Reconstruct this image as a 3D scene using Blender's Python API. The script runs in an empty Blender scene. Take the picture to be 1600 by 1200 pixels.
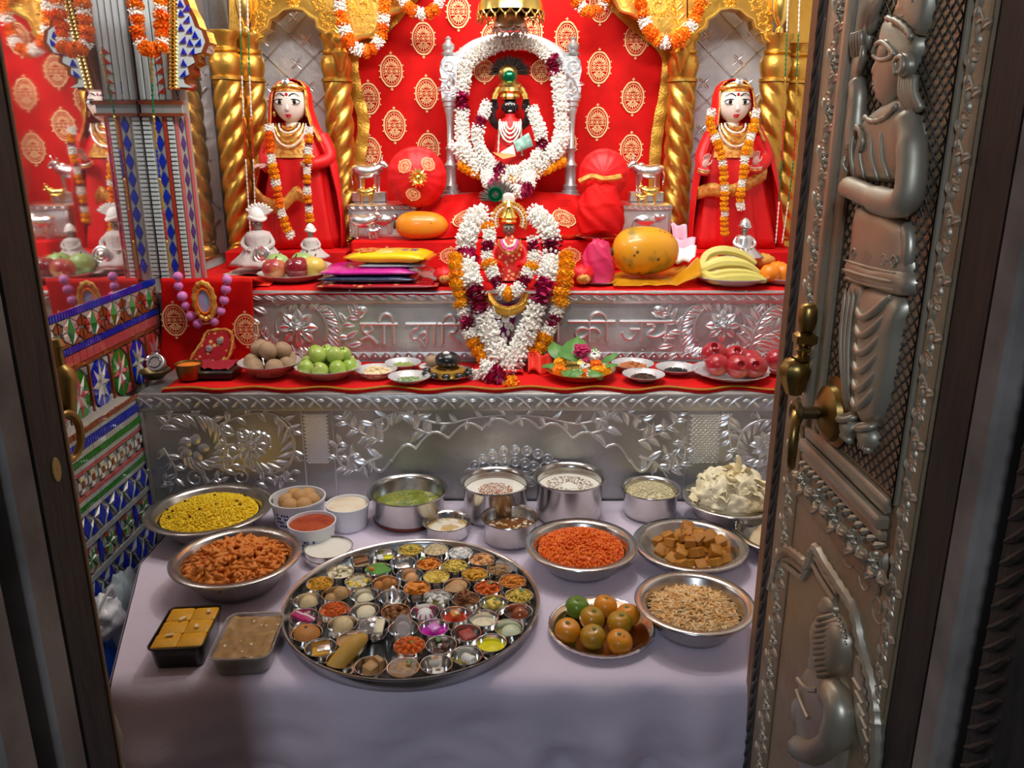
import bpy, math, random
from mathutils import Vector, Matrix, noise
R = random.Random(7)
PI = math.pi
SC = bpy.context.scene
COL = SC.collection

# ---------------------------------------------------------------- camera
F_PX, PITCH, EYE = 1250.0, math.radians(16.5), 1.5
cam_d = bpy.data.cameras.new('camera'); cam = bpy.data.objects.new('camera', cam_d); COL.objects.link(cam)
cam_d.sensor_width = 36; cam_d.lens = F_PX / 1600 * 36; cam_d.clip_start = 0.02
cam.location = (0, 0, EYE); cam.rotation_euler = (PI / 2 - PITCH, 0, 0)
SC.camera = cam

# ---------------------------------------------------------------- world and lamps
w = bpy.data.worlds.new('world'); SC.world = w; w.use_nodes = True
w.node_tree.nodes['Background'].inputs[0].default_value = (0.62, 0.72, 0.9, 1)
w.node_tree.nodes['Background'].inputs[1].default_value = 0.06

def area(name, loc, target, size, power, col, sy=None):
    d = bpy.data.lights.new(name, 'AREA'); d.energy = power; d.color = col; d.size = size
    d.shape = 'RECTANGLE'; d.size_y = sy or size
    o = bpy.data.objects.new(name, d); COL.objects.link(o); o.location = loc
    o.rotation_euler = (Vector(target) - Vector(loc)).to_track_quat('-Z', 'Y').to_euler()
    return o
area('shrine_lamp_front', (0.0, 1.62, 2.40), (0.0, 2.9, 1.85), 1.1, 20, (1.0, 0.975, 0.935), 0.10)
area('shrine_lamp_table', (0.26, 1.98, 2.60), (0.2, 1.75, 0.6), 0.12, 4.4, (1.0, 0.98, 0.96), 0.12)
area('shrine_lamp_back', (0.0, 2.30, 2.60), (0.0, 2.8, 1.3), 0.9, 5, (1.0, 0.94, 0.84), 0.12)
area('corridor_lamp', (-0.35, -1.3, 2.5), (0.0, 1.2, 0.6), 0.3, 15.0, (0.74, 0.85, 1.0))

vs = SC.view_settings
vs.view_transform = 'Standard'; vs.look = 'None'; vs.gamma = 1.0; vs.use_curve_mapping = False
vs.exposure = 0.2

# ---------------------------------------------------------------- projection helpers (pixel of the photograph -> point of the place)
_c, _s = math.cos(PITCH), math.sin(PITCH)
def _ray(x, y):
    u = (x - 800) / F_PX; v = (600 - y) / F_PX
    return u, _c + v * _s, -_s + v * _c
def P(x, y, Y):
    r = _ray(x, y); t = Y / r[1]; return Vector((r[0] * t, Y, EYE + r[2] * t))
def PZ(x, y, Z):
    r = _ray(x, y); t = (Z - EYE) / r[2]; return Vector((r[0] * t, r[1] * t, Z))
def PX(x, y, X):
    r = _ray(x, y); t = X / r[0]; return Vector((X, r[1] * t, EYE + r[2] * t))
def mpp(Y, y=500):
    return Y / _ray(800, y)[1] / F_PX       # metres per pixel at depth Y

# ---------------------------------------------------------------- mesh builder
def V(*a): return Vector(a)
def T(x=0, y=0, z=0): return Matrix.Translation((x, y, z))
def RX(a): return Matrix.Rotation(a, 4, 'X')
def RY(a): return Matrix.Rotation(a, 4, 'Y')
def RZ(a): return Matrix.Rotation(a, 4, 'Z')
def SCL(x, y=None, z=None):
    if y is None: y = z = x
    return Matrix.Diagonal((x, y, z, 1))
def lerp(a, b, t): return a + (b - a) * t
def smooth_path(pts, n=6, closed=False):
    pts = [Vector(p) for p in pts]; out = []; m = len(pts)
    rng = range(m if closed else m - 1)
    for i in rng:
        if closed: p0, p1, p2, p3 = pts[(i-1) % m], pts[i], pts[(i+1) % m], pts[(i+2) % m]
        else: p0, p1, p2, p3 = pts[max(i-1, 0)], pts[i], pts[i+1], pts[min(i+2, m-1)]
        for k in range(n):
            t = k / n
            out.append(0.5 * ((2*p1) + (-p0+p2)*t + (2*p0-5*p1+4*p2-p3)*t*t + (-p0+3*p1-3*p2+p3)*t*t*t))
    if not closed: out.append(pts[-1])
    return out
def path_len(p): return sum((p[i+1]-p[i]).length for i in range(len(p)-1))
def resample(p, n):
    L = path_len(p); out = []; acc = 0; i = 0; seg = (p[1]-p[0]).length
    for k in range(n):
        d = L * k / max(1, n-1)
        while i < len(p)-2 and acc + seg < d:
            acc += seg; i += 1; seg = (p[i+1]-p[i]).length
        t = 0 if seg < 1e-9 else min(1, (d-acc)/seg)
        out.append(p[i].lerp(p[i+1], t))
    return out

class MB:
    def __init__(self): self.v = []; self.f = []; self.m = []
    def add(self, vs_, fs, M=None, mi=0):
        o = len(self.v)
        if M is not None: vs_ = [M @ Vector(p) for p in vs_]
        self.v.extend([Vector(p) for p in vs_])
        for f in fs: self.f.append([o + i for i in f]); self.m.append(mi)
        return self
    def box(self, lo, hi, M=None, mi=0, ch=0.0):
        (a, b, c), (d, e, f) = lo, hi
        if ch <= 0:
            vv = [(a,b,c),(d,b,c),(d,e,c),(a,e,c),(a,b,f),(d,b,f),(d,e,f),(a,e,f)]
            ff = [(0,3,2,1),(4,5,6,7),(0,1,5,4),(1,2,6,5),(2,3,7,6),(3,0,4,7)]
            return self.add(vv, ff, M, mi)
        k = ch; rings = []
        for z, i in ((c, k), (c+k, 0), (f-k, 0), (f, k)):
            rings.append([(a+i+k,b+i,z),(d-i-k,b+i,z),(d-i,b+i+k,z),(d-i,e-i-k,z),(d-i-k,e-i,z),(a+i+k,e-i,z),(a+i,e-i-k,z),(a+i,b+i+k,z)])
        vv = [p for r in rings for p in r]; ff = [tuple(range(7,-1,-1)), tuple(range(24,32))]
        for r in range(3):
            for j in range(8):
                j2 = (j+1) % 8; ff.append((r*8+j, r*8+j2, r*8+8+j2, r*8+8+j))
        return self.add(vv, ff, M, mi)
    def loft(self, rings, closed=True, cap0=True, cap1=True, M=None, mi=0, wrap=False):
        n = len(rings[0]); vv = [p for r in rings for p in r]; ff = []
        m = len(rings)
        for i in range(m if wrap else m-1):
            i2 = (i+1) % m
            for j in range(n if closed else n-1):
                j2 = (j+1) % n; ff.append((i*n+j, i*n+j2, i2*n+j2, i2*n+j))
        if closed and cap0 and not wrap: ff.append(tuple(range(n-1, -1, -1)))
        if closed and cap1 and not wrap: ff.append(tuple(range((m-1)*n, m*n)))
        return self.add(vv, ff, M, mi)
    def tube(self, pts, r, n=6, caps=True, M=None, mi=0, closed=False, flat=1.0, up=None):
        pts = [Vector(p) for p in pts]; k = len(pts); rings = []; prev = None
        for i, p in enumerate(pts):
            if closed: d = pts[(i+1) % k] - pts[i-1]
            else: d = pts[min(i+1, k-1)] - pts[max(i-1, 0)]
            if d.length < 1e-9: d = Vector((0,0,1))
            d.normalize()
            if up is not None: a = Vector(up)
            elif prev is None: a = Vector((0,0,1)) if abs(d.z) < 0.9 else Vector((1,0,0))
            else: a = prev
            x = a - d * a.dot(d)
            if x.length < 1e-6: x = d.orthogonal()
            x.normalize(); prev = x; y = d.cross(x)
            rr = r(i/(k-1 if k > 1 else 1)) if callable(r) else (r[i] if isinstance(r, (list, tuple)) else r)
            rings.append([p + x*(math.cos(2*PI*j/n)*rr*flat) + y*(math.sin(2*PI*j/n)*rr) for j in range(n)])
        return self.loft(rings, True, caps, caps, M, mi, wrap=closed)
    def lathe(self, prof, n=32, M=None, mi=0, cap0=False, cap1=False, fn=None):
        rings = []
        for i, (r, z) in enumerate(prof):
            ring = []
            for j in range(n):
                a = 2*PI*j/n; rr = r if fn is None else r * fn(a, i/(len(prof)-1))
                ring.append((rr*math.cos(a), rr*math.sin(a), z))
            rings.append(ring)
        return self.loft(rings, True, cap0, cap1, M, mi)
    def ell(self, c, r, nu=12, nv=8, M=None, mi=0, fn=None):
        if not isinstance(r, (tuple, list)): r = (r, r, r)
        vv = [(c[0], c[1], c[2]-r[2])]; ff = []
        for i in range(1, nv):
            ph = -PI/2 + PI*i/nv
            for j in range(nu):
                a = 2*PI*j/nu; d = Vector((math.cos(ph)*math.cos(a), math.cos(ph)*math.sin(a), math.sin(ph)))
                k = 1.0 if fn is None else fn(d)
                vv.append((c[0]+r[0]*d.x*k, c[1]+r[1]*d.y*k, c[2]+r[2]*d.z*k))
        vv.append((c[0], c[1], c[2]+r[2])); L = len(vv)-1
        for j in range(nu):
            j2 = (j+1) % nu
            ff.append((0, 1+j2, 1+j)); ff.append((L, 1+(nv-2)*nu+j, 1+(nv-2)*nu+j2))
            for i in range(nv-2):
                a = 1+i*nu; ff.append((a+j, a+j2, a+nu+j2, a+nu+j))
        return self.add(vv, ff, M, mi)
    def octa(self, c, d, w, M=None, mi=0):
        """small bud: stretched octahedron from c along d, half-width w"""
        c = Vector(c); d = Vector(d); x = d.orthogonal().normalized()*w; y = d.cross(x).normalized()*w; m = c + d*0.6
        return self.add([c, m+x, m+y, m-x, m-y, c+d], [(0,2,1),(0,3,2),(0,4,3),(0,1,4),(5,1,2),(5,2,3),(5,3,4),(5,4,1)], M, mi)
    def grid(self, fn, nu, nv, M=None, mi=0, closeu=False, flip=False):
        vv = [fn(i/(nu if closeu else nu-1), j/(nv-1)) for j in range(nv) for i in range(nu)]; ff = []
        for j in range(nv-1):
            for i in range(nu if closeu else nu-1):
                i2 = (i+1) % nu; q = (j*nu+i, j*nu+i2, (j+1)*nu+i2, (j+1)*nu+i)
                ff.append(q[::-1] if flip else q)
        return self.add(vv, ff, M, mi)
    def prism(self, poly, d0, d1, M=None, mi=0, top_in=0.0):
        """poly in xy, extruded z d0..d1; top_in shrinks the top toward the centroid"""
        n = len(poly); cx = sum(p[0] for p in poly)/n; cy = sum(p[1] for p in poly)/n
        tp = [(p[0]+(cx-p[0])*top_in, p[1]+(cy-p[1])*top_in, d1) for p in poly]
        vv = [(p[0], p[1], d0) for p in poly] + tp
        ff = [tuple(range(n-1,-1,-1)), tuple(range(n, 2*n))] + [(i, (i+1) % n, n+(i+1) % n, n+i) for i in range(n)]
        return self.add(vv, ff, M, mi)
    def pyramid(self, poly, d0, d1, apex, M=None, mi=0):
        n = len(poly); cx = sum(p[0] for p in poly)/n; cy = sum(p[1] for p in poly)/n
        vv = [(p[0], p[1], d0) for p in poly] + [(p[0], p[1], d1) for p in poly] + [(cx, cy, apex)]
        ff = [tuple(range(n-1,-1,-1))] + [(i, (i+1) % n, n+(i+1) % n, n+i) for i in range(n)] + [(n+i, n+(i+1) % n, 2*n) for i in range(n)]
        return self.add(vv, ff, M, mi)
    def mesh(self, name, mats, sharp=40, smooth=True):
        me = bpy.data.meshes.new(name)
        me.from_pydata([tuple(p) for p in self.v], [], self.f)
        for m in (mats if isinstance(mats, (list, tuple)) else [mats]): me.materials.append(MAT(m) if isinstance(m, str) else m)
        if any(self.m): me.polygons.foreach_set('material_index', self.m)
        if smooth:
            me.polygons.foreach_set('use_smooth', [True]*len(me.polygons))
            if sharp: me.set_sharp_from_angle(angle=math.radians(sharp))
        me.update()
        return me
    def build(self, name, mats, parent=None, world=True, sharp=40, smooth=True, **tags):
        if parent is not None and world:
            inv = wm(parent).inverted(); self.v = [inv @ p for p in self.v]
        o = bpy.data.objects.new(name, self.mesh(name, mats, sharp, smooth)); COL.objects.link(o)
        if parent is not None: o.parent = parent
        tag(o, **tags)
        return o
def wm(o):
    m = o.matrix_basis.copy()
    return wm(o.parent) @ m if o.parent else m
def tag(o, label=None, cat=None, group=None, kind=None):
    if label: o['label'] = label
    if cat: o['category'] = cat
    if group: o['group'] = group
    if kind: o['kind'] = kind
    return o
def thing(name, label, cat, loc=(0,0,0), rz=0, group=None, kind=None):
    o = bpy.data.objects.new(name, None); COL.objects.link(o); o.empty_display_size = 0.02
    o.location = loc; o.rotation_euler = (0, 0, rz)
    return tag(o, label, cat, group, kind)
def inst(mesh, name, parent, M):
    """another object that shares mesh data; M is in the parent's own space"""
    o = bpy.data.objects.new(name, mesh); COL.objects.link(o); o.parent = parent; o.matrix_basis = M
    return o
def frame_from(d, spin=0.0, up=None):
    """rotation whose Z axis is d"""
    q = Vector(d).normalized().to_track_quat('Z', 'Y').to_matrix().to_4x4()
    return q @ RZ(spin)

# ---------------------------------------------------------------- materials
def lin(c):
    c = c/255.0
    return c/12.92 if c <= 0.04045 else ((c+0.055)/1.055)**2.4
def rgb(r, g, b): return (lin(r), lin(g), lin(b), 1)
_M = {}; SPEC = {}
def spec(name, col, rough=0.5, metal=0.0, **k): SPEC[name] = (col, rough, metal, k)
def MAT(name):
    if name in _M: return _M[name]
    col, rough, metal, k = SPEC[name]
    m = bpy.data.materials.new(name); m.use_nodes = True; nt = m.node_tree; N = nt.nodes; L = nt.links
    b = N['Principled BSDF']; c = rgb(*col)
    b.inputs['Base Color'].default_value = c; b.inputs['Roughness'].default_value = rough; b.inputs['Metallic'].default_value = metal
    for key, inp in (('coat','Coat Weight'),('coat_r','Coat Roughness'),('trans','Transmission Weight'),('ior','IOR'),('sss','Subsurface Weight'),('sheen','Sheen Weight'),('alpha','Alpha'),('aniso','Anisotropic'),('spec','Specular IOR Level')):
        if key in k: b.inputs[inp].default_value = k[key]
    if 'sss' in k: b.inputs['Subsurface Radius'].default_value = (0.01,0.006,0.004)
    if 'sheen' in k: b.inputs['Sheen Tint'].default_value = c
    tc = N.new('ShaderNodeTexCoord')
    co = tc.outputs['Object']
    if 'stretch' in k:
        mp = N.new('ShaderNodeMapping'); mp.inputs['Scale'].default_value = k['stretch']; L.new(co, mp.inputs['Vector']); co = mp.outputs['Vector']
    src = None
    if 'var' in k:                       # second colour mixed in by noise: (colour, scale, low, high)
        c2, sc_, lo, hi = k['var']
        n = N.new('ShaderNodeTexNoise'); n.inputs['Scale'].default_value = sc_; n.inputs['Detail'].default_value = 4; L.new(co, n.inputs['Vector'])
        mr = N.new('ShaderNodeMapRange'); mr.inputs[1].default_value = lo; mr.inputs[2].default_value = hi; L.new(n.outputs[0], mr.inputs[0])
        mx = N.new('ShaderNodeMix'); mx.data_type = 'RGBA'; mx.inputs[6].default_value = c; mx.inputs[7].default_value = rgb(*c2); L.new(mr.outputs[0], mx.inputs[0])
        src = mx.outputs[2]
    if 'rnd' in k:                       # per object shift: second colour by Object Info random
        oi = N.new('ShaderNodeObjectInfo'); mx = N.new('ShaderNodeMix'); mx.data_type = 'RGBA'
        if src: L.new(src, mx.inputs[6])
        else: mx.inputs[6].default_value = c
        mx.inputs[7].default_value = rgb(*k['rnd']); L.new(oi.outputs['Random'], mx.inputs[0]); src = mx.outputs[2]
    if 'spots' in k:                     # voronoi dots: (colour, scale, size)
        c3, sc_, sz = k['spots']
        vo = N.new('ShaderNodeTexVoronoi'); vo.inputs['Scale'].default_value = sc_; L.new(co, vo.inputs['Vector'])
        mr = N.new('ShaderNodeMapRange'); mr.inputs[1].default_value = sz; mr.inputs[2].default_value = sz*1.3; mr.inputs[3].default_value = 1; mr.inputs[4].default_value = 0; L.new(vo.outputs['Distance'], mr.inputs[0])
        mx = N.new('ShaderNodeMix'); mx.data_type = 'RGBA'
        if src: L.new(src, mx.inputs[6])
        else: mx.inputs[6].default_value = c
        mx.inputs[7].default_value = rgb(*c3); L.new(mr.outputs[0], mx.inputs[0]); src = mx.outputs[2]
    if src: L.new(src, b.inputs['Base Color'])
    if 'rvar' in k:
        lo, hi, sc_ = k['rvar']
        n = N.new('ShaderNodeTexNoise'); n.inputs['Scale'].default_value = sc_; n.inputs['Detail'].default_value = 5; L.new(co, n.inputs['Vector'])
        mr = N.new('ShaderNodeMapRange'); mr.inputs[1].default_value = 0.3; mr.inputs[2].default_value = 0.7; mr.inputs[3].default_value = lo; mr.inputs[4].default_value = hi
        L.new(n.outputs[0], mr.inputs[0]); L.new(mr.outputs[0], b.inputs['Roughness'])
    if 'bump' in k:                      # (strength, scale, distance[, kind])
        st, sc_, di = k['bump'][:3]; kind = k['bump'][3] if len(k['bump']) > 3 else 'noise'
        if kind == 'noise':
            n = N.new('ShaderNodeTexNoise'); n.inputs['Scale'].default_value = sc_; n.inputs['Detail'].default_value = 6; out = n.outputs[0]
        elif kind == 'cell':
            n = N.new('ShaderNodeTexVoronoi'); n.inputs['Scale'].default_value = sc_; out = n.outputs['Distance']
        else:
            n = N.new('ShaderNodeTexWave'); n.inputs['Scale'].default_value = sc_; n.inputs['Distortion'].default_value = 4; out = n.outputs[1]
        L.new(co, n.inputs['Vector'])
        bp = N.new('ShaderNodeBump'); bp.inputs['Strength'].default_value = st; bp.inputs['Distance'].default_value = di
        L.new(out, bp.inputs['Height']); L.new(bp.outputs[0], b.inputs['Normal'])
    _M[name] = m
    return m
# metals
spec('silver', (212,214,216), 0.38, 0.78, var=((170,171,170), 6, 0.45, 0.75), rvar=(0.34,0.50,9), bump=(0.35,70,0.004))
spec('silver_dull', (190,190,188), 0.40, 0.82, var=((150,149,145), 5, 0.4, 0.7), rvar=(0.36,0.54,7), bump=(0.35,60,0.004))
spec('silver_relief', (226,227,228), 0.36, 0.85, bump=(0.15,90,0.002))
spec('silver_bright', (236,236,236), 0.27, 0.95, bump=(0.3,60,0.003))
spec('niche_silver', (220,224,230), 0.34, 0.5, var=((190,194,200), 8, .45, .7), bump=(0.5,40,0.004))
spec('foil', (232,232,232), 0.34, 0.55, bump=(0.6,45,0.005))
spec('steel', (214,212,208), 0.20, 1.0, rvar=(0.15,0.30,12), var=((186,182,176),8,0.4,0.7))
spec('steel_rim', (226,226,224), 0.14, 1.0)
spec('steel_brushed', (206,202,198), 0.32, 1.0, stretch=(1,1,60), bump=(0.12,30,0.001))
spec('gold', (228,180,84), 0.34, 0.95, var=((190,140,52), 8, 0.45, 0.75), rvar=(0.28,0.44,14), bump=(0.3,55,0.004))
spec('gold_relief', (252,212,112), 0.32, 0.9)
spec('gold_bright', (252,218,120), 0.22, 0.95)
spec('brass', (176,146,84), 0.34, 1.0, var=((110,88,52), 9, 0.4, 0.7))
spec('brass_dark', (128,112,78), 0.42, 1.0, var=((80,70,50), 9, 0.4, 0.7))
spec('copper', (190,120,80), 0.25, 1.0)
spec('door_metal', (178,158,128), 0.48, 0.45, var=((164,116,82), 4.5, 0.52, 0.75), rvar=(0.38,0.56,10), bump=(0.4,80,0.003))
spec('door_relief', (190,182,162), 0.40, 0.6, var=((164,130,98), 6, 0.5, 0.75), rvar=(0.34,0.52,12))
spec('door_dark', (104,98,92), 0.5, 0.5, var=((58,54,50), 12, 0.4, 0.7), bump=(0.4,60,0.003))
# timber, stone
spec('jamb_dark', (58,48,40), 0.6, 0.0, stretch=(6,6,1), var=((34,28,24), 14, 0.35, 0.7), bump=(0.4,30,0.002))
spec('jamb_grey', (150,142,136), 0.75, 0.0, var=((96,88,82), 9, 0.4, 0.7), bump=(0.3,50,0.002))
spec('jamb_edge', (150,112,80), 0.5, 0.3)
spec('plaster', (206,205,202), 0.8)
spec('floor_dark', (88,80,74), 0.6, 0.0, bump=(0.2,20,0.002))
# cloth
spec('velvet', (212,8,4), 0.7, 0.0, spec=0.2, var=((190,4,2), 14, 0.4, 0.7), bump=(0.25,14,0.01))
spec('red_cloth', (220,14,12), 0.7, 0.0, spec=0.25, var=((196,10,16), 10, 0.4, 0.7), bump=(0.35,24,0.01))
spec('red_satin', (224,16,20), 0.5, 0.0, bump=(0.3,16,0.012))
spec('orange_red', (238,50,24), 0.5, 0.0, bump=(0.3,20,0.01))
spec('pink_cloth', (214,40,92), 0.5, 0.0, bump=(0.3,20,0.01))
spec('maroon_cloth', (150,14,40), 0.6)
spec('gold_thread', (250,206,146), 0.5, 0.1, bump=(0.4,300,0.001))
spec('gold_trim', (206,156,58), 0.36, 0.6, bump=(0.7,160,0.003))
spec('white_cloth', (220,206,222), 0.85, 0.0, sheen=0.1, bump=(0.25,9,0.02))
spec('lace', (206,196,192), 0.8, 0.0, bump=(0.5,120,0.004))
spec('white_silk', (244,240,236), 0.6, 0.0, bump=(0.3,60,0.004))
# flowers
spec('marigold', (252,150,10), 0.75, 0.0, rnd=(246,118,4))
spec('marigold_yellow', (255,190,20), 0.75, 0.0, rnd=(250,166,8))
spec('white_flower', (250,247,238), 0.7, 0.0, sss=0.1)
spec('rose_petal', (190,14,90), 0.6, 0.0, rnd=(140,8,58))
spec('leaf', (74,128,52), 0.45, 0.0, var=((110,160,84), 40, 0.4, 0.7))
# glass, plastic
spec('mirror', (226,222,224), 0.04, 0.97, rvar=(0.01,0.055,6), bump=(0.02,6,0.01))
spec('glass_blue', (16,40,170), 0.08, 0.0, coat=1.0)
spec('glass_green', (28,120,30), 0.08, 0.0, coat=1.0)
spec('glass_red', (168,52,40), 0.1, 0.0, coat=1.0)
spec('glass_brown', (130,64,34), 0.1, 0.0, coat=1.0)
spec('glass_pink', (178,76,80), 0.1, 0.0, coat=1.0)
spec('glass_violet', (70,24,110), 0.1, 0.0, coat=1.0)
spec('glass_silver', (222,228,226), 0.16, 0.7)
spec('bar_white', (206,222,222), 0.15, 0.0, coat=1.0)
spec('mosaic_grout', (150,144,136), 0.6, 0.0, bump=(0.4,120,0.002))
spec('clear', (240,245,248), 0.08, 0.0, trans=1.0, ior=1.2)
spec('clear_soft', (232,238,240), 0.25, 0.0, trans=0.85, ior=1.25)
spec('plastic_white', (232,234,238), 0.35, 0.0, coat=0.3)
spec('plastic_black', (14,14,15), 0.3, 0.0, coat=0.4)
spec('plastic_blue', (20,84,196), 0.35, 0.0)
spec('plastic_bag', (206,220,226), 0.3, 0.0, trans=0.45, ior=1.1)
spec('plastic_green', (70,170,100), 0.3, 0.0, trans=0.4, ior=1.1)

# ---- more materials
spec('pearl', (240,232,220), 0.25, 0.1, coat=0.6); spec('bead_green', (20,110,60), 0.2, 0, coat=0.6); spec('bead_red', (190,30,30), 0.2, 0, coat=0.6)
spec('bead_gold', (230,190,80), 0.22, 0.8); spec('bead_blue', (30,50,150), 0.2, 0, coat=0.6)
spec('idol_black', (26,24,28), 0.3, 0, coat=0.5); spec('feather_dark', (34,24,18), 0.6); spec('feather_green', (10,110,70), 0.2, 0.6)
spec('note_green', (176,210,196), 0.6, 0, var=((130,176,160), 60, .4, .6)); spec('note_orange', (222,150,90), 0.6); spec('note_white', (236,228,214), 0.6)
spec('dress_brocade', (206,40,36), 0.5, 0.0, spots=((236,196,120), 90, 0.35)); spec('idol_grey', (150,138,128), 0.35, 0.6); spec('idol_lip', (190,40,40), 0.4); spec('feather_grey', (96,84,78), 0.6); spec('bead_pink', (232,90,170), 0.3)
spec('dress_purple', (150,20,120), 0.4, 0.2)
spec('marble_face', (240,226,214), 0.32, 0.0, sss=0.08, coat=0.2)
spec('marble_pink', (236,186,176), 0.4); spec('paint_red', (190,22,40), 0.4); spec('paint_black', (16,14,16), 0.35); spec('hair_dark', (40,24,18), 0.5)
spec('gold_brocade', (232,178,84), 0.4, 0.35, bump=(0.6,120,0.003), var=((206,120,50), 60, .45, .6))
spec('stem_brown', (70,50,30), 0.7)
spec('apple_green', (156,190,110), 0.35, 0, coat=0.4, var=((186,206,140), 20, .4, .7)); spec('apple_red', (138,22,40), 0.22, 0, coat=0.8, var=((178,60,60), 30, .5, .75)); spec('apple_mixed', (176,56,60), 0.3, 0, coat=0.5, var=((214,150,90), 18, .4, .65)); spec('apple_yellow', (230,196,90), 0.35, 0, coat=0.4)
spec('pack_yellow', (250,206,10), 0.32, 0, coat=0.5, bump=(0.3,16,0.01)); spec('pack_orange', (238,130,20), 0.35, 0, coat=0.4); spec('pack_magenta', (206,20,150), 0.3, 0, coat=0.5, var=((226,90,180), 10,.45,.6)); spec('pack_navy', (34,50,78), 0.2, 0, coat=0.8, bump=(0.4,14,0.01)); spec('pack_grey', (150,160,172), 0.25, 0, coat=0.6, bump=(0.4,20,0.01)); spec('pack_red', (176,22,40), 0.25, 0, coat=0.7, spots=((226,150,90), 40, .25), bump=(0.3,20,0.01))
spec('print_violet', (110,90,170), 0.4); spec('almond', (196,104,38), 0.4); spec('film', (236,232,228), 0.15, 0, trans=0.9, ior=1.15)
spec('papaya', (238,142,30), 0.32, 0, coat=0.3, var=((226,160,50), 14,.45,.7), spots=((120,80,30), 34, .07)); spec('papaya_big', (226,156,30), 0.35, 0, coat=0.3, var=((150,128,46), 15,.52,.64), spots=((120,84,44), 26, .12)); spec('film_yellow', (238,178,40), 0.2, 0, trans=0.5, ior=1.15, bump=(0.5,30,0.01))
spec('paper_pink', (232,180,200), 0.6)
spec('banana', (232,216,130), 0.45, 0, rnd=(204,190,92), var=((206,200,110), 10,.45,.7), spots=((110,84,40), 30, .06)); spec('banana_tip', (80,70,40), 0.6)
spec('orange_fruit', (250,140,20), 0.4, 0, coat=0.2, bump=(0.3,160,0.002))
spec('bread', (226,168,70), 0.6, 0, bump=(0.4,30,0.006), var=((200,130,50), 20,.4,.7))
spec('bead_lilac', (200,110,180), 0.5, 0, rnd=(214,130,196)); spec('pendant_blue', (150,190,220), 0.3, 0, var=((190,150,200), 60,.4,.6))
spec('pouch_red', (170,14,30), 0.5, 0, spots=((226,180,110), 60, .25))
spec('sapota', (172,142,112), 0.8, 0, bump=(0.4,120,0.002), var=((148,116,88), 24,.4,.7)); spec('jujube', (150,182,64), 0.32, 0, coat=0.3, rnd=(184,200,104), var=((166,196,84), 26,.45,.7))
spec('cashew', (236,214,170), 0.5, rnd=(226,196,150)); spec('cardamom', (150,160,84), 0.6); spec('herb', (90,130,60), 0.6, var=((176,190,150), 120,.4,.6)); spec('clove', (52,34,26), 0.7, var=((90,60,40), 200,.4,.6)); spec('pepper', (30,28,28), 0.6); spec('almond_nut', (190,116,60), 0.55, var=((160,90,44), 60,.4,.7))
spec('pomegranate', (176,30,44), 0.3, 0, coat=0.4, var=((206,120,80), 12,.48,.68))
spec('powder_orange', (226,120,20), 0.9, 0, bump=(0.4,160,0.003))
spec('copper_base', (120,70,64), 0.3, 1.0)
spec('soup_green', (112,124,30), 0.25, 0, coat=0.4, var=((160,160,60), 40,.4,.65), bump=(0.3,50,0.004)); spec('milk', (242,236,222), 0.3, 0, coat=0.2); spec('cinnamon', (170,96,48), 0.9); spec('brown_fleck', (150,120,84), 0.9)
spec('curry', (96,60,28), 0.25, 0, coat=0.5, var=((140,80,30), 60,.4,.65), bump=(0.4,60,0.005)); spec('rice_white', (240,234,220), 0.6); spec('kheer_mix', (206,170,110), 0.5, 0, var=((236,226,206), 40,.45,.6), bump=(0.4,60,0.004))
spec('rice_yellow', (248,208,14), 0.55, 0, var=((255,222,50), 60,.4,.6)); spec('raisin', (60,20,14), 0.5); spec('twist', (222,124,40), 0.55, 0, var=((236,150,60), 30,.4,.7)); spec('boondi', (232,96,14), 0.45, 0, var=((250,130,30), 50,.4,.65)); spec('jaggery', (176,110,26), 0.4, 0, rnd=(196,132,44), bump=(0.3,60,0.003)); spec('sev_pale', (244,190,116), 0.6, 0, var=((250,218,164), 70,.4,.65)); spec('fluff', (244,232,196), 0.7, 0, bump=(0.4,30,0.006), var=((236,214,160), 14,.5,.75)); spec('rice_plain', (232,220,180), 0.6)
spec('bread_pale', (226,202,160), 0.7, 0, var=((190,140,84), 30,.5,.7))
spec('plate_copper', (206,176,150), 0.16, 1.0)
spec('clem', (226,140,20), 0.35, 0, coat=0.3, bump=(0.25,220,0.0015), var=((196,130,20), 16,.45,.7)); spec('clem_green', (98,132,30), 0.35, 0, coat=0.3, bump=(0.25,220,0.0015)); spec('clem_mid', (190,134,20), 0.35, 0, coat=0.3, bump=(0.25,220,0.0015), var=((136,132,30), 18,.45,.62)); spec('calyx', (110,120,60), 0.7)
spec('print_navy', (40,56,130), 0.5); spec('ladoo_tan', (196,150,96), 0.7, 0, bump=(0.4,120,0.002)); spec('jam', (156,52,20), 0.5, 0, var=((176,72,30), 40,.4,.6), bump=(0.4,50,0.004)); spec('cream', (236,222,196), 0.55, 0, var=((222,190,150), 16,.5,.7), bump=(0.4,30,0.006))
spec('barfi_yellow', (214,152,16), 0.5, 0, var=((230,172,30), 40,.4,.7), bump=(0.4,80,0.003)); spec('halwa_tan', (160,122,72), 0.65, 0, var=((190,156,110), 30,.5,.7), bump=(0.6,50,0.006), spots=((226,210,170), 60,.14)); spec('silver_leaf', (228,228,226), 0.25, 0.9, bump=(0.5,90,0.003)); spec('box_clear', (214,208,204), 0.2, 0, trans=0.75, ior=1.3, coat=0.4)
spec('liquid_olive', (150,140,70), 0.12, 0, coat=0.7); spec('liquid_cream', (236,226,196), 0.2, 0, coat=0.4); spec('plastic_wrap', (236,230,228), 0.15, 0, trans=0.8, ior=1.15)
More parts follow.
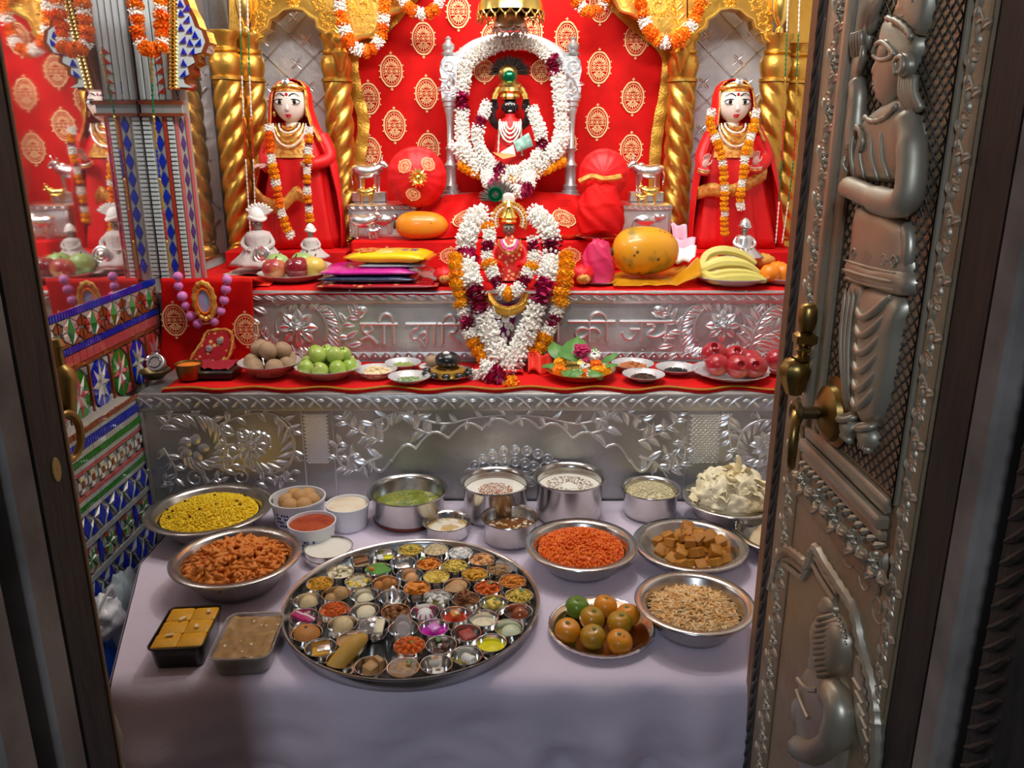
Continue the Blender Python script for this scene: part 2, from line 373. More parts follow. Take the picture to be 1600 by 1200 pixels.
spec('food_red_brown', (150,70,30), 0.2, 0, coat=0.6); spec('food_gold2', (208,164,70), 0.55, 0, bump=(0.3,40,0.005), var=((186,136,50), 18,.4,.7)); spec('food_peach2', (196,128,56), 0.55, 0, bump=(0.3,50,0.005), var=((170,96,34), 20,.4,.7)); spec('food_pale_m', (222,140,220), 0.3, 0, coat=0.4); spec('food_silver', (228,228,226), 0.24, 0.95, bump=(0.6,120,0.003))

# ================================================================ key planes of the place
ZT = 0.64                       # table top
Y1, Z1 = 1.87, 0.922            # lower silver step: front plane, top
Y2, Z2 = 2.159, 1.124           # upper silver step: front plane, top
XM, XD = -0.968, -0.92          # mirror / upper dado plane, lower dado plane
YW = 2.98                       # back wall
def FRONT(Y): return Matrix(((1,0,0,0),(0,0,-1,Y),(0,1,0,0),(0,0,0,1)))     # local x right, y up, z toward the viewer
def LEFTW(X): return Matrix(((0,0,1,X),(1,0,0,0),(0,1,0,0),(0,0,0,1)))      # local x = +Y, y up, z = +X
def RIGHTD(X): return Matrix(((0,0,-1,X),(-1,0,0,0),(0,1,0,0),(0,0,0,1)))   # local x = -Y, y up, z = -X

# ================================================================ room shell
def struct(name, mb, mat, label=None, **k):
    return mb.build(name, mat, kind='structure', label=label, **k)
struct('floor', MB().box((-1.6,-2.2,-0.05),(1.6,YW+0.1,0.0)), 'floor_dark', 'dark stone floor of the shrine')
struct('ceiling', MB().box((-1.2,0.74,2.75),(1.3,YW+0.1,2.8)), 'plaster', 'plain ceiling above the shrine')
wall_back = struct('wall_back', MB().box((-1.2,YW,0),(1.3,YW+0.1,2.75)), 'silver_dull', 'silver sheeted back wall of the shrine')
wall_right = struct('wall_right', MB().box((1.16,0.74,0),(1.3,YW,2.75)), 'plaster', 'plain side wall behind the carved door')
wl = MB().box((-1.2,0.74,0),(XM-0.012,YW,2.75))
wall_left = struct('wall_left', wl, 'plaster', 'side wall with glass mosaic dado and scratched mirror above')
wf = MB().box((-1.2,0.66,0),(-0.62,0.74,2.75)); struct('wall_front_a', wf, 'plaster', 'wall beside the doorway')
struct('wall_front_b', MB().box((0.60,0.66,0),(1.3,0.74,2.75)), 'plaster', 'wall beside the carved door')
struct('wall_front_c', MB().box((-0.62,0.66,2.15),(0.60,0.74,2.75)), 'plaster', 'wall above the doorway')

# ---------------------------------------------------------------- mirror and mosaic on the left wall
Mw, Md = LEFTW(XM), LEFTW(XD)
MB().box((XM-0.012,0.80,1.160),(XM,YW-0.01,2.74)).build('mirror_pane', 'mirror', wall_left, label='scratched mirror sheet above the mosaic dado')
MB().box((XM-0.012,0.80,0.0),(XM-0.004,Y2+0.2,1.160)).build('mosaic_bed', 'mosaic_grout', wall_left)
MB().box((XM-0.011,0.80,0.0),(XD-0.004,Y1,0.915),ch=0.003).build('dado_plinth', 'mosaic_grout', wall_left)
def zu(y): return PX(250, y, XM).z              # heights read at the far corner of each dado field
def zl(y): return PX(215 + (y-615)*0.114, y, XD).z
def strip(name, mat, z0, z1, Mx, a0, a1, pitch=0.012, h=0.004):
    mb = MB(); n = int((a1-a0)/pitch); prof = []
    for i in range(n):
        x = a0 + i*pitch
        prof += [(x, 0.001), (x+0.0015, h), (x+pitch-0.0015, h)]
    prof.append((a1, 0.001))
    rings = [[Vector((x, z0, 0)), Vector((x, z0, k)), Vector((x, z1, k)), Vector((x, z1, 0))] for x, k in prof]
    mb.loft(rings, M=Mx); return mb.build(name, mat, wall_left, sharp=30)
class Piece:
    """tile shapes shared between alike pieces"""
    cache = {}
def tile(name, poly, mat, M, d=0.003, apex=None):
    n = len(poly); cx = sum(p[0] for p in poly)/n; cy = sum(p[1] for p in poly)/n
    key = (name, mat, tuple((round(p[0]-cx,4), round(p[1]-cy,4)) for p in poly))
    me = Piece.cache.get(key)
    if me is None:
        q = [(p[0]-cx, p[1]-cy) for p in poly]
        area2 = sum(q[i][0]*q[(i+1) % n][1]-q[(i+1) % n][0]*q[i][1] for i in range(n))
        if area2 < 0: q = q[::-1]
        mb = MB()
        if apex: mb.pyramid(q, -0.002, d, apex)
        else: mb.prism(q, -0.002, d, top_in=0.06)
        me = mb.mesh(name, mat, sharp=5); Piece.cache[key] = me
    return inst(me, name, wall_left, M @ T(cx, cy, 0))
A0 = 1.58
strip('blue_tile_strip', 'glass_blue', zu(440), zu(431), Mw, A0, Y2, 0.011)
strip('blue_tile_strip', 'glass_blue', zu(487), zu(479), Mw, A0, Y2, 0.011)
strip('pink_tile_strip', 'glass_pink', zu(503), zu(489), Mw, A0, Y2, 0.03)
strip('brown_tile_strip', 'glass_brown', zu(509), zu(504), Mw, A0, Y2, 0.05)
za, zb = zu(478), zu(441); zc = (za+zb)/2; hh = (zb-za)/2 - 0.001; cw = 0.098
for i in range(6):
    cx = Y2 - 0.055 - i*cw; g = 0.013; L_, R_ = cx-cw/2+0.001, cx+cw/2-0.001
    tile('diamond_tile', [(cx-g,zc),(cx,zc-hh*0.92),(cx+g,zc),(cx,zc+hh*0.92)], 'glass_green', Mw, 0.003, 0.012)
    for sx in (-1, 1):
        for sy in (-1, 1):
            tile('facet_tile', [(cx+sx*(g+0.002),zc),(cx+sx*0.002,zc+sy*hh*0.95),(cx+sx*0.026,zc+sy*hh*0.55)], 'glass_silver', Mw, 0.003, 0.006)
            tile('facet_tile', [(cx+sx*(g+0.003),zc+sy*0.001),(cx+sx*0.027,zc+sy*hh*0.53),(cx+sx*0.034,zc+sy*0.001)], 'glass_red' if (i+sx) % 3 else 'glass_silver', Mw, 0.003, 0.005)
            tile('corner_tile', [(cx+sx*0.004,zc+sy*hh),(cx+sx*(cw/2-0.002),zc+sy*hh),(cx+sx*0.028,zc+sy*hh*0.60)], 'glass_silver' if sy > 0 else 'glass_brown', Mw, 0.003)
            tile('side_tile', [(cx+sx*(cw/2-0.002),zc+sy*hh*0.9),(cx+sx*(cw/2-0.002),zc+sy*0.002),(cx+sx*0.031,zc+sy*hh*0.42)], 'glass_brown', Mw, 0.003)
za, zb = zu(583), zu(510); zc = (za+zb)/2; hh = (zb-za)/2
mcol = ['glass_red', 'glass_blue', 'glass_green', 'glass_blue', 'glass_green', 'glass_red']
for i in range(6):
    cx = Y2 - 0.06 - i*cw; rx, ry = 0.040, hh*0.95
    pts = [(cx+rx*math.sin(k*PI/8), zc+ry*math.cos(k*PI/8)) for k in range(16)]
    mid = [(cx+rx*0.42*math.sin(k*PI/8), zc+ry*0.42*math.cos(k*PI/8)) for k in range(16)]
    for k in range(8):
        a, b, c_ = 2*k, (2*k+1) % 16, (2*k+15) % 16
        tile('star_tile', [(cx,zc), mid[c_], pts[a], mid[b]], 'glass_silver' if i % 2 else ('glass_silver' if k % 2 else 'glass_pink'), Mw, 0.003, 0.007)
        tile('star_gap_tile', [mid[b], pts[a], pts[b], pts[(2*k+2) % 16]], mcol[i], Mw, 0.003)
    tile('divider_tile', [(cx-cw/2-0.003,za),(cx-cw/2+0.003,za),(cx-cw/2+0.003,zb),(cx-cw/2-0.003,zb)], 'glass_brown', Mw, 0.006)
    for sy in (-1, 1):
        for sx in (-1, 1):
            tile('corner_tile', [(cx+sx*(cw/2-0.005),zc+sy*hh*0.95),(cx+sx*0.02,zc+sy*hh*0.95),(cx+sx*(cw/2-0.005),zc+sy*hh*0.6)], 'glass_pink' if i < 3 else 'glass_silver', Mw, 0.003)
D0 = 1.52
for nm, mt, ya, yb, pt in (('brown_tile_strip','glass_brown',620,613,0.05),('silver_tile_strip','glass_silver',626,621,0.04),('blue_tile_strip','glass_blue',639,627,0.010),
                           ('silver_tile_strip','glass_silver',648,640,0.06),('green_tile_strip','glass_green',657,649,0.010),('silver_tile_strip','glass_silver',664,658,0.06),
                           ('pink_tile_strip','glass_pink',669,665,0.06),('pink_tile_strip','glass_pink',702,698,0.06),('silver_tile_strip','glass_silver',709,703,0.06),
                           ('green_tile_strip','glass_green',716,710,0.010),('silver_tile_strip','glass_silver',723,717,0.06),('silver_tile_strip','glass_silver',765,758,0.08),
                           ('silver_tile_strip','glass_silver',812,804,0.08),('silver_tile_strip','glass_silver',860,852,0.08)):
    strip(nm, mt, zl(ya), zl(yb), Md, D0, Y1, pt)
za, zb = zl(696), zl(671); zc = (za+zb)/2; hh = (zb-za)/2
for i in range(8):
    cx = Y1-0.025-i*0.044; s = 0.0055
    tile('square_tile', [(cx-s,zc-s*1.3),(cx+s,zc-s*1.3),(cx+s,zc+s*1.3),(cx-s,zc+s*1.3)], 'glass_brown', Md, 0.004)
    for k in range(4):
        a = k*PI/2; q = []
        for (u_, v_) in ((s+0.001, -s*1.2), (0.019, -0.010), (0.019, 0.010), (s+0.001, s*1.2)):
            q.append((cx+u_*math.cos(a)-v_*math.sin(a), zc+(u_*math.sin(a)+v_*math.cos(a))*hh/0.02))
        tile('facet_tile', q, 'glass_silver', Md, 0.002, 0.006)
for (ya, yb) in ((757, 724), (851, 813), (905, 861)):
    za, zb = zl(ya), zl(yb); zc = (za+zb)/2; hh = (zb-za)/2-0.001; p = 0.068
    for i in range(6):
        cx = Y1-0.03-i*p
        tile('diamond_tile', [(cx-0.016,zc),(cx,zc-hh),(cx+0.016,zc),(cx,zc+hh)], 'glass_blue', Md, 0.004)
        for sx in (-1, 1):
            tile('facet_tile', [(cx+sx*0.018,zc),(cx+sx*0.003,zc+hh),(cx+sx*0.032,zc+hh*0.3)], 'glass_silver', Md, 0.002, 0.006)
            tile('facet_tile', [(cx+sx*0.018,zc-0.001),(cx+sx*0.003,zc-hh),(cx+sx*0.032,zc+hh*0.25)], 'glass_silver', Md, 0.002, 0.006)
        tile('triangle_tile', [(cx+0.034-0.010,zc-hh),(cx+0.034+0.010,zc-hh),(cx+0.034,zc-hh*0.15)], 'glass_blue', Md, 0.003)
        tile('triangle_tile', [(cx+0.034-0.010,zc+hh),(cx+0.034+0.010,zc+hh),(cx+0.034,zc+hh*0.45)], 'glass_blue', Md, 0.003)
za, zb = zl(803), zl(766); zc = (za+zb)/2; hh = (zb-za)/2-0.001; p = 0.086
for i in range(5):
    cx = Y1-0.045-i*p
    for k in range(8):
        a0_, a1_, am = k*PI/4, (k+1)*PI/4, (k+0.5)*PI/4
        r_ = 0.030
        q = [(cx,zc),(cx+r_*math.cos(a0_),zc+hh*math.sin(a0_)),(cx+r_*0.55*math.cos(am),zc+hh*0.55*math.sin(am))]
        tile('star_tile', q, ('glass_silver','glass_green')[k % 2], Md, 0.002, 0.006)
        q = [(cx+r_*math.cos(a0_),zc+hh*math.sin(a0_)),(cx+r_*math.cos(a1_),zc+hh*math.sin(a1_)),(cx+r_*0.58*math.cos(am),zc+hh*0.58*math.sin(am))]
        tile('star_gap_tile', q, ('glass_brown','glass_silver')[k % 2], Md, 0.003)
    tile('diamond_tile', [(cx+p/2-0.009,zc),(cx+p/2,zc-hh),(cx+p/2+0.009,zc),(cx+p/2,zc+hh)], 'glass_blue', Md, 0.004)

# ================================================================ relief vocabulary (local plane: x right, y up, z out)
def bump(mb, M, x, y, rx, ry, h, ang=0, n=10, k=5):
    mb.ell((0,0,0), (rx,ry,h), n, k, M @ T(x,y,0) @ RZ(ang))
def leaf_r(mb, M, x, y, ang, L, W, h=0.006, curl=0.25):
    rings = []; n = 6
    for i in range(n+1):
        t = i/n; w_ = W*math.sin(PI*min(1,t*0.92+0.06))**0.8; c_ = curl*L*t*t
        rings.append([Vector((L*t, c_-w_/2, -0.001)), Vector((L*t, c_-w_/4, h*0.8*math.sin(PI*(t*0.9+0.08)))), Vector((L*t, c_, h*0.45*math.sin(PI*(t*0.9+0.08)))),
                      Vector((L*t, c_+w_/4, h*0.9*math.sin(PI*(t*0.9+0.08)))), Vector((L*t, c_+w_/2, -0.001))])
    mb.loft(rings, closed=False, M=M @ T(x,y,0) @ RZ(ang))
def spiral(mb, M, cx, cy, r0, r1, a0, turns, w0, w1, n=28, flat=0.8):
    pts = []; rad = []
    for i in range(n+1):
        t = i/n; r = lerp(r0, r1, t); a = a0+turns*2*PI*t
        pts.append((cx+r*math.cos(a), cy+r*math.sin(a), 0.0)); rad.append(lerp(w0, w1, t)*0.75)
    mb.tube([M @ Vector(p) for p in pts], rad, 6)
    e = pts[-1]; bump(mb, M, e[0], e[1], w1*1.7, w1*1.7, w1*1.6, 0, 8, 5)
def rosette(mb, M, cx, cy, r, n=8, h=0.008):
    for k in range(n):
        a = 2*PI*k/n; leaf_r(mb, M, cx+r*0.25*math.cos(a), cy+r*0.25*math.sin(a), a, r*0.78, r*0.62, h, 0)
    mb.lathe([(r*0.34,0),(r*0.34,h*0.7),(r*0.26,h*1.0),(r*0.2,h*0.75),(r*0.16,h*1.3),(0.0005,h*1.6)], 14, M @ T(cx,cy,0))
def stem_r(mb, M, pts, w0, w1, leaves=0, L=0.04, W=0.02, n=5, h=0.006, side=None, spread=0.7):
    p = smooth_path([Vector((a, b, 0.001)) for a, b in pts], n)
    mb.tube([M @ q for q in p], lambda t: lerp(w0, w1, t)*0.7, 6)
    leaves = int(leaves*1.4); L *= 1.15; W *= 1.35
    for i in range(leaves):
        t = (i+0.5)/leaves; j = min(len(p)-2, int(t*(len(p)-1))); d = p[j+1]-p[j]; a = math.atan2(d.y, d.x)
        s = side if side else (1 if i % 2 else -1)
        leaf_r(mb, M, p[j].x, p[j].y, a+s*spread, L*(1-0.35*t), W*(1-0.3*t), h, s*0.3)
def volute(mb, M, cx, cy, r, a0, sgn, leaves=7, w=0.006, start=None):
    """big acanthus scroll: a curling stem with leaves springing from its outer side"""
    spiral(mb, M, cx, cy, r, r*0.25, a0, sgn*1.15, w, w*0.55, 34)
    n = leaves*2
    for i in range(n):
        t = i/n; rr = lerp(r, r*0.3, t*0.9); a = a0+sgn*2*PI*1.15*t*0.9; k = 1-0.45*t
        x, y = cx+rr*math.cos(a), cy+rr*math.sin(a)
        leaf_r(mb, M, x, y, a+sgn*2.2, r*0.50*k, r*0.24, 0.006, sgn*0.5)
        if i % 2 and t < 0.75: leaf_r(mb, M, x, y, a+sgn*0.75, r*0.34*k, r*0.17, 0.005, -sgn*0.4); spiral(mb, M, x+r*0.30*k*math.cos(a+sgn*0.9), y+r*0.30*k*math.sin(a+sgn*0.9), r*0.09, r*0.03, a, sgn*1.1, 0.0022, 0.0014, 10)

# ================================================================ silver steps
step1 = thing('silver_altar_step', 'lower embossed silver altar step behind the food table', 'altar step', (0.1, Y1, 0))
mb = MB(); mb.box((XD+0.001,Y1,0.0),(1.15,Y2+0.02,Z1),ch=0.003); mb.build('body', 'silver_dull', step1)
def L1(x, y): p = P(x, y, Y1); return p.x, p.z
def L2(x, y): p = P(x, y, Y2); return p.x, p.z
F1, F2 = FRONT(Y1), FRONT(Y2)
def frame_strip(parent, M, a, b, t, name, mat='silver', h=0.006):
    (x0, z0), (x1, z1) = a, b
    mb = MB(); mb.box((min(x0,x1),min(z0,z1),-0.002),(max(x0,x1),max(z0,z1),h),M,ch=0.002); return mb.build(name, mat, parent)
# rope-leaf border along the top
b0, b1 = L1(215, 641)[1], Z1-0.001
bt = frame_strip(step1, F1, (XD+0.002, b0), (1.149, b1), 0, 'top_border', 'silver_dull', 0.006)
hb = b1-b0
me = None
for i in range(44):
    x = XD+0.02+i*0.0465; s = 1 if i < 22 else -1
    if me is None:
        mb = MB(); mb.tube([(-0.026,hb*0.42,0.0),(-0.006,hb*0.20,0.001),(0.010,-hb*0.15,0.001),(0.018,-hb*0.42,0.0)], [0.001,0.0028,0.0028,0.001], 6); leaf_r(mb, Matrix(), -0.02, -hb*0.30, 0.5, 0.026, 0.012, 0.004, 0.3); leaf_r(mb, Matrix(), 0.004, hb*0.1, 0.3, 0.020, 0.012, 0.004, -0.3); me = mb.mesh('border_leaf', 'silver_relief')
    inst(me, 'border_leaf', bt, F1 @ T(x, (b0+b1)/2, 0.005) @ SCL(s,1,1))
for o in [c for c in bt.children]: o.matrix_basis = wm(bt).inverted() @ o.matrix_basis
frame_strip(step1, F1, (XD+0.002, 0.0), (L1(232,700)[0], b0), 0, 'side_border', 'silver_dull', 0.005)
def part(name, mat, parent, fn, **k):
    mb = MB(); fn(mb); return mb.build(name, mat, parent, **k)
S1 = mpp(Y1, 690)
# left field: two scrolls round flowers
def fieldA(mb):
    x, z = L1(308, 700); volute(mb, F1, x, z, 62*S1, 2.6, -1, 9, 0.006)
def fieldB(mb):
    x, z = L1(408, 700); volute(mb, F1, x, z, 58*S1, 1.0, -1, 9, 0.006)
part('scroll_relief', 'silver_relief', step1, fieldA); part('scroll_relief', 'silver_relief', step1, fieldB)
part('rosette', 'silver_relief', step1, lambda mb: rosette(mb, F1, *L1(393, 695), 26*S1, 10))
def flower5(mb):
    x, z = L1(303, 700)
    for k in range(5): bump(mb, F1, x+15*S1*math.cos(k*1.257), z+15*S1*math.sin(k*1.257), 10*S1, 8*S1, 0.006, k*1.257)
part('flower_relief', 'silver_relief', step1, flower5)
def sprigA(mb):
    stem_r(mb, F1, [L1(245,650),L1(290,646),L1(330,655),L1(352,690),L1(348,730)], 0.005, 0.003, 8, 0.034, 0.018)
    stem_r(mb, F1, [L1(345,665),L1(375,650),L1(420,645),L1(455,665),L1(460,710),L1(440,745)], 0.004, 0.003, 10, 0.03, 0.016)
    stem_r(mb, F1, [L1(255,700),L1(275,735),L1(270,760),L1(255,750)], 0.005, 0.003, 8, 0.03, 0.016)
    stem_r(mb, F1, [L1(350,735),L1(365,720),L1(352,700),L1(356,672)], 0.004, 0.003, 9, 0.028, 0.015)
    stem_r(mb, F1, [L1(400,755),L1(425,742),L1(445,752),L1(458,735)], 0.004, 0.003, 8, 0.028, 0.015)
    stem_r(mb, F1, [L1(320,760),L1(340,748),L1(362,764)], 0.004, 0.003, 6, 0.026, 0.015)
    spiral(mb, F1, *L1(305,748), 16*S1, 5*S1, 0, 1.2, 0.005, 0.003)
    spiral(mb, F1, *L1(375,745), 14*S1, 5*S1, 2, -1.2, 0.005, 0.003)
part('sprig_relief', 'silver_relief', step1, sprigA)
# fish-scale fields
def scales(x0, x1):
    def f(mb):
        a, zt_ = L1(x0, 643); b, zb_ = L1(x1, 722); n = 7; wv = (b-a)/n; r = 0
        z = zt_-0.006
        while z > zb_:
            for i in range(n - (r % 2)):
                cx = a+wv*(i+0.5+0.5*(r % 2)); mb.tube([F1 @ Vector((cx+wv*0.46*math.cos(PI+PI*k/6), z+wv*0.42*math.sin(PI+PI*k/6), 0.001)) for k in range(7)], 0.0022, 5)
                bump(mb, F1, cx, z-0.001, wv*0.3, wv*0.25, 0.0035, 0, 7, 4)
            z -= wv*0.55; r += 1
    return f
part('fish_scale_panel', 'silver_relief', step1, scales(473, 516), kind='stuff'); part('fish_scale_panel', 'silver_relief', step1, scales(1078, 1122), kind='stuff')
for x in (471, 519, 1075, 1126):
    frame_strip(step1, F1, (L1(x-1,650)[0], L1(x,778)[1]), (L1(x+1,650)[0], b0), 0, 'field_edge', 'silver', 0.004)
# middle field: cusped arch with acanthus either side
def arch(mb):
    for sgn in (1, -1):
        def q(dx, y): return L1(798+sgn*dx, y)
        pts = []
        for (a, b, y0, y1, sag) in ((0,45,662,670,-12),(45,97,670,685,-16),(97,148,685,700,-17),(148,186,700,722,-15)):
            for k in range(7):
                t = k/6; pts.append(q(lerp(a,b,t), lerp(y0,y1,t)+sag*math.sin(PI*t)))
        mb.tube([F1 @ Vector((x, z, 0.001)) for x, z in pts], 0.004, 6)
        pts2 = [L1(798+sgn*(186+t*34), 718+18*math.sin(t*3)) for t in [k/8 for k in range(9)]]
        mb.tube([F1 @ Vector((x, z, 0.001)) for x, z in pts2], 0.005, 6)
part('cusped_arch_relief', 'silver_relief', step1, arch)
def acan(sgn):
    def f(mb):
        def q(dx, y): return L1(798+sgn*dx, y)
        stem_r(mb, F1, [q(8,648),q(55,652),q(100,662),q(140,655),q(160,645)], 0.004, 0.005, 8, 0.03, 0.015)
        stem_r(mb, F1, [q(125,678),q(150,668),q(150,650),q(175,643),q(205,655),q(225,672)], 0.006, 0.004, 10, 0.042, 0.02)
        spiral(mb, F1, *q(205,662), 16*S1, 5*S1, 1.0, sgn*1.2, 0.005, 0.003)
        stem_r(mb, F1, [q(200,690),q(225,680),q(255,662),q(262,648)], 0.005, 0.003, 8, 0.036, 0.018)
        stem_r(mb, F1, [q(200,712),q(225,722),q(238,735),q(252,728),q(252,712),q(240,708)], 0.007, 0.004, 8, 0.034, 0.018)
        stem_r(mb, F1, [q(250,735),q(268,722),q(272,700),q(266,690)], 0.005, 0.003, 6, 0.03, 0.016)
    return f
part('acanthus_relief', 'silver_relief', step1, acan(1)); part('acanthus_relief', 'silver_relief', step1, acan(-1))
def peacock(mb):
    x0, z0 = L1(805, 760)
    for row, (r, n) in enumerate(((22, 5), (42, 9), (62, 11))):
        for k in range(n):
            a = PI*(0.12+0.76*k/(n-1)); x, z = x0+r*S1*math.cos(a)*1.25, z0+r*S1*math.sin(a)
            mb.lathe([(9*S1,0),(8.6*S1,0.0016),(7.6*S1,0.0022),(6.6*S1,0.0008),(3.6*S1,0.0006),(2.6*S1,0.0018),(0.0004,0.0024)], 12, F1 @ T(x,z,0))
            mb.tube([F1 @ Vector((lerp(x,x0,t), lerp(z,z0,t), 0.0)) for t in (0.1,0.5,0.9)], 0.0014, 5)
part('peacock_fan_relief', 'silver_relief', step1, peacock)
def fieldR(mb):
    x, z = L1(1190, 700); volute(mb, F1, x, z, 52*S1, 0.6, 1, 9, 0.006)
    stem_r(mb, F1, [L1(1142,645),L1(1138,665),L1(1142,700),L1(1150,735)], 0.006, 0.003, 8, 0.034, 0.018)
part('scroll_relief', 'silver_relief', step1, fieldR)
part('rosette', 'silver_relief', step1, lambda mb: rosette(mb, F1, *L1(1196, 695), 24*S1, 10))

# ---------------------------------------------------------------- upper step with raised lettering
step2 = thing('silver_altar_step', 'upper silver altar step with raised lettering and flower scrolls', 'altar step', (0.1, Y2, Z1))
MB().box((XM+0.001,Y2,Z1+0.0005),(1.15,YW-0.001,Z2),ch=0.003).build('body', 'silver', step2)
t0, t1 = L2(800, 474)[1], Z2-0.001
tb = frame_strip(step2, F2, (XM+0.002,t0), (1.149,t1), 0, 'top_border', 'silver', 0.006); hb = t1-t0
me = None
for i in range(60):
    x = XM+0.03+i*0.0345
    if me is None:
        mb = MB(); leaf_r(mb, Matrix(), -0.016, 0.008, -0.5, 0.034, 0.016, 0.006, 0.1); leaf_r(mb, Matrix(), -0.004, -0.008, 0.6, 0.02, 0.010, 0.004, -0.3); me = mb.mesh('border_leaf', 'silver_relief')
    inst(me, 'border_leaf', tb, wm(tb).inverted() @ F2 @ T(x, (t0+t1)/2, 0.005))
bb0, bb1 = Z1+0.004, L2(800, 550)[1]
bb = frame_strip(step2, F2, (XM+0.002,bb0), (1.149,bb1), 0, 'bottom_border', 'silver', 0.003)
me = None
for i in range(66):
    x = XM+0.03+i*0.031
    if me is None:
        mb = MB(); mb.tube([(-0.0155,-0.006,0.001),(-0.006,0.006,0.002),(0,0.010,0.002),(0.006,0.006,0.002),(0.0155,-0.006,0.001)], 0.0026, 6); bump(mb, Matrix(), 0, -0.003, 0.005, 0.005, 0.004); me = mb.mesh('border_lobe', 'silver_relief')
    inst(me, 'border_lobe', bb, wm(bb).inverted() @ F2 @ T(x, lerp(bb0,bb1,0.62), 0.003))
S2 = mpp(Y2, 510)
part('rosette', 'silver_relief', step2, lambda mb: (rosette(mb, F2, *L2(466, 513), 30*S2, 8, 0.010), rosette(mb, F2, *L2(466, 513), 17*S2, 8, 0.014)))
part('rosette', 'silver_relief', step2, lambda mb: (rosette(mb, F2, *L2(1129, 509), 26*S2, 8, 0.010), rosette(mb, F2, *L2(1129, 509), 15*S2, 8, 0.014)))
def up_scroll(cx, sg):
    def f(mb):
        def q(dx, y): return L2(cx+sg*dx, y)
        spiral(mb, F2, *L2(cx, 512), 46*S2, 34*S2, -0.5 if sg > 0 else PI+0.5, sg*0.62, 0.006, 0.004)
        stem_r(mb, F2, [q(60,555),q(66,525),q(60,495),q(40,475),q(5,472),q(-25,480)], 0.006, 0.004, 12, 0.036, 0.018, side=sg)
        stem_r(mb, F2, [q(62,553),q(35,560),q(-5,556),q(-40,540),q(-58,520)], 0.006, 0.004, 11, 0.034, 0.018, side=-sg)
        stem_r(mb, F2, [q(60,530),q(72,505),q(85,488),q(96,478)], 0.005, 0.003, 7, 0.032, 0.017)
        for (dx, y, a) in ((74,528,0.3),(78,540,0.0),(70,552,-0.4),(90,497,0.6),(80,475,1.3)):
            x, z = q(dx, y); leaf_r(mb, F2, x, z, a if sg > 0 else PI-a, 0.040, 0.022, 0.008, 0.2)
        for (dx, y, a) in ((-50,490,2.4),(-60,505,2.8),(-62,525,3.3),(-52,545,3.8),(-30,478,2.0)):
            x, z = q(dx, y); leaf_r(mb, F2, x, z, a if sg > 0 else PI-a, 0.042, 0.022, 0.008, 0.25)
        x, z = q(100, 484); bump(mb, F2, x, z, 9*S2, 7*S2, 0.009)
    return f
part('scroll_relief', 'silver_relief', step2, up_scroll(466, 1)); part('scroll_relief', 'silver_relief', step2, up_scroll(1129, -1))
def up_far(mb):
    stem_r(mb, F2, [L2(1172,545),L2(1180,515),L2(1195,490),L2(1215,475)], 0.007, 0.004, 12, 0.05, 0.022)
    stem_r(mb, F2, [L2(1176,540),L2(1195,525),L2(1220,515)], 0.006, 0.004, 8, 0.05, 0.022)
part('leaf_spray_relief', 'silver_relief', step2, up_far)
def letters(name, strokes):
    def f(mb):
        for s in strokes:
            pts = smooth_path([F2 @ Vector((*L2(*p), 0.0015)) for p in s], 5) if len(s) > 2 else [F2 @ Vector((*L2(*p), 0.0015)) for p in s]
            mb.tube(pts, 0.0052, 6, flat=1.0, up=(0,-1,0))
    return part(name, 'silver_relief', step2, f, label='raised lettering')
letters('lettering', [[(563,506),(622,506)], [(571,506),(566,511),(569,518),(577,519),(582,513),(578,508)], [(569,518),(576,524),(584,530),(590,537)], [(565,531),(572,527),(580,525)], [(600,506),(600,537)], [(615,506),(615,537)], [(592,503),(595,494),(603,490),(611,494),(615,506)]])
letters('lettering', [[(634,506),(682,506)], [(654,506),(653,512),(646,515),(642,522),(646,529),(653,528),(657,523)], [(653,528),(659,534),(663,541)], [(657,522),(664,519),(667,525),(661,530)], [(668,506),(668,536)], [(679,506),(679,536)]])
letters('lettering', [[(684,506),(722,506)], [(692,506),(692,536)], [(692,506),(696,496),(704,492),(711,497),(712,506)], [(708,506),(714,511),(711,518),(703,520),(708,526),(716,533),(720,537)]])
letters('lettering', [[(866,502),(876,502)], [(871,502),(871,534)]])
letters('lettering', [[(887,502),(961,502)], [(920,502),(920,534)], [(920,515),(910,512),(902,515),(899,522),(905,528),(914,525),(920,518)], [(920,513),(930,513),(937,520),(934,529)], [(947,502),(947,533)], [(920,502),(924,493),(934,488),(944,493),(947,502)]])
letters('lettering', [[(968,502),(1048,502)], [(972,519),(977,528),(986,529),(993,521),(993,514)], [(984,514),(1001,514)], [(1001,502),(1001,533)], [(1010,507),(1020,507),(1022,513),(1015,518),(1012,523),(1022,526),(1032,523),(1040,518)], [(1040,502),(1040,533)]])
for (x, y) in ((584,476),(1008,476),(1004,548)):
    part('rivet', 'silver_dull', step2, lambda mb: bump(mb, F2, *L2(x, y), 0.004, 0.004, 0.003))

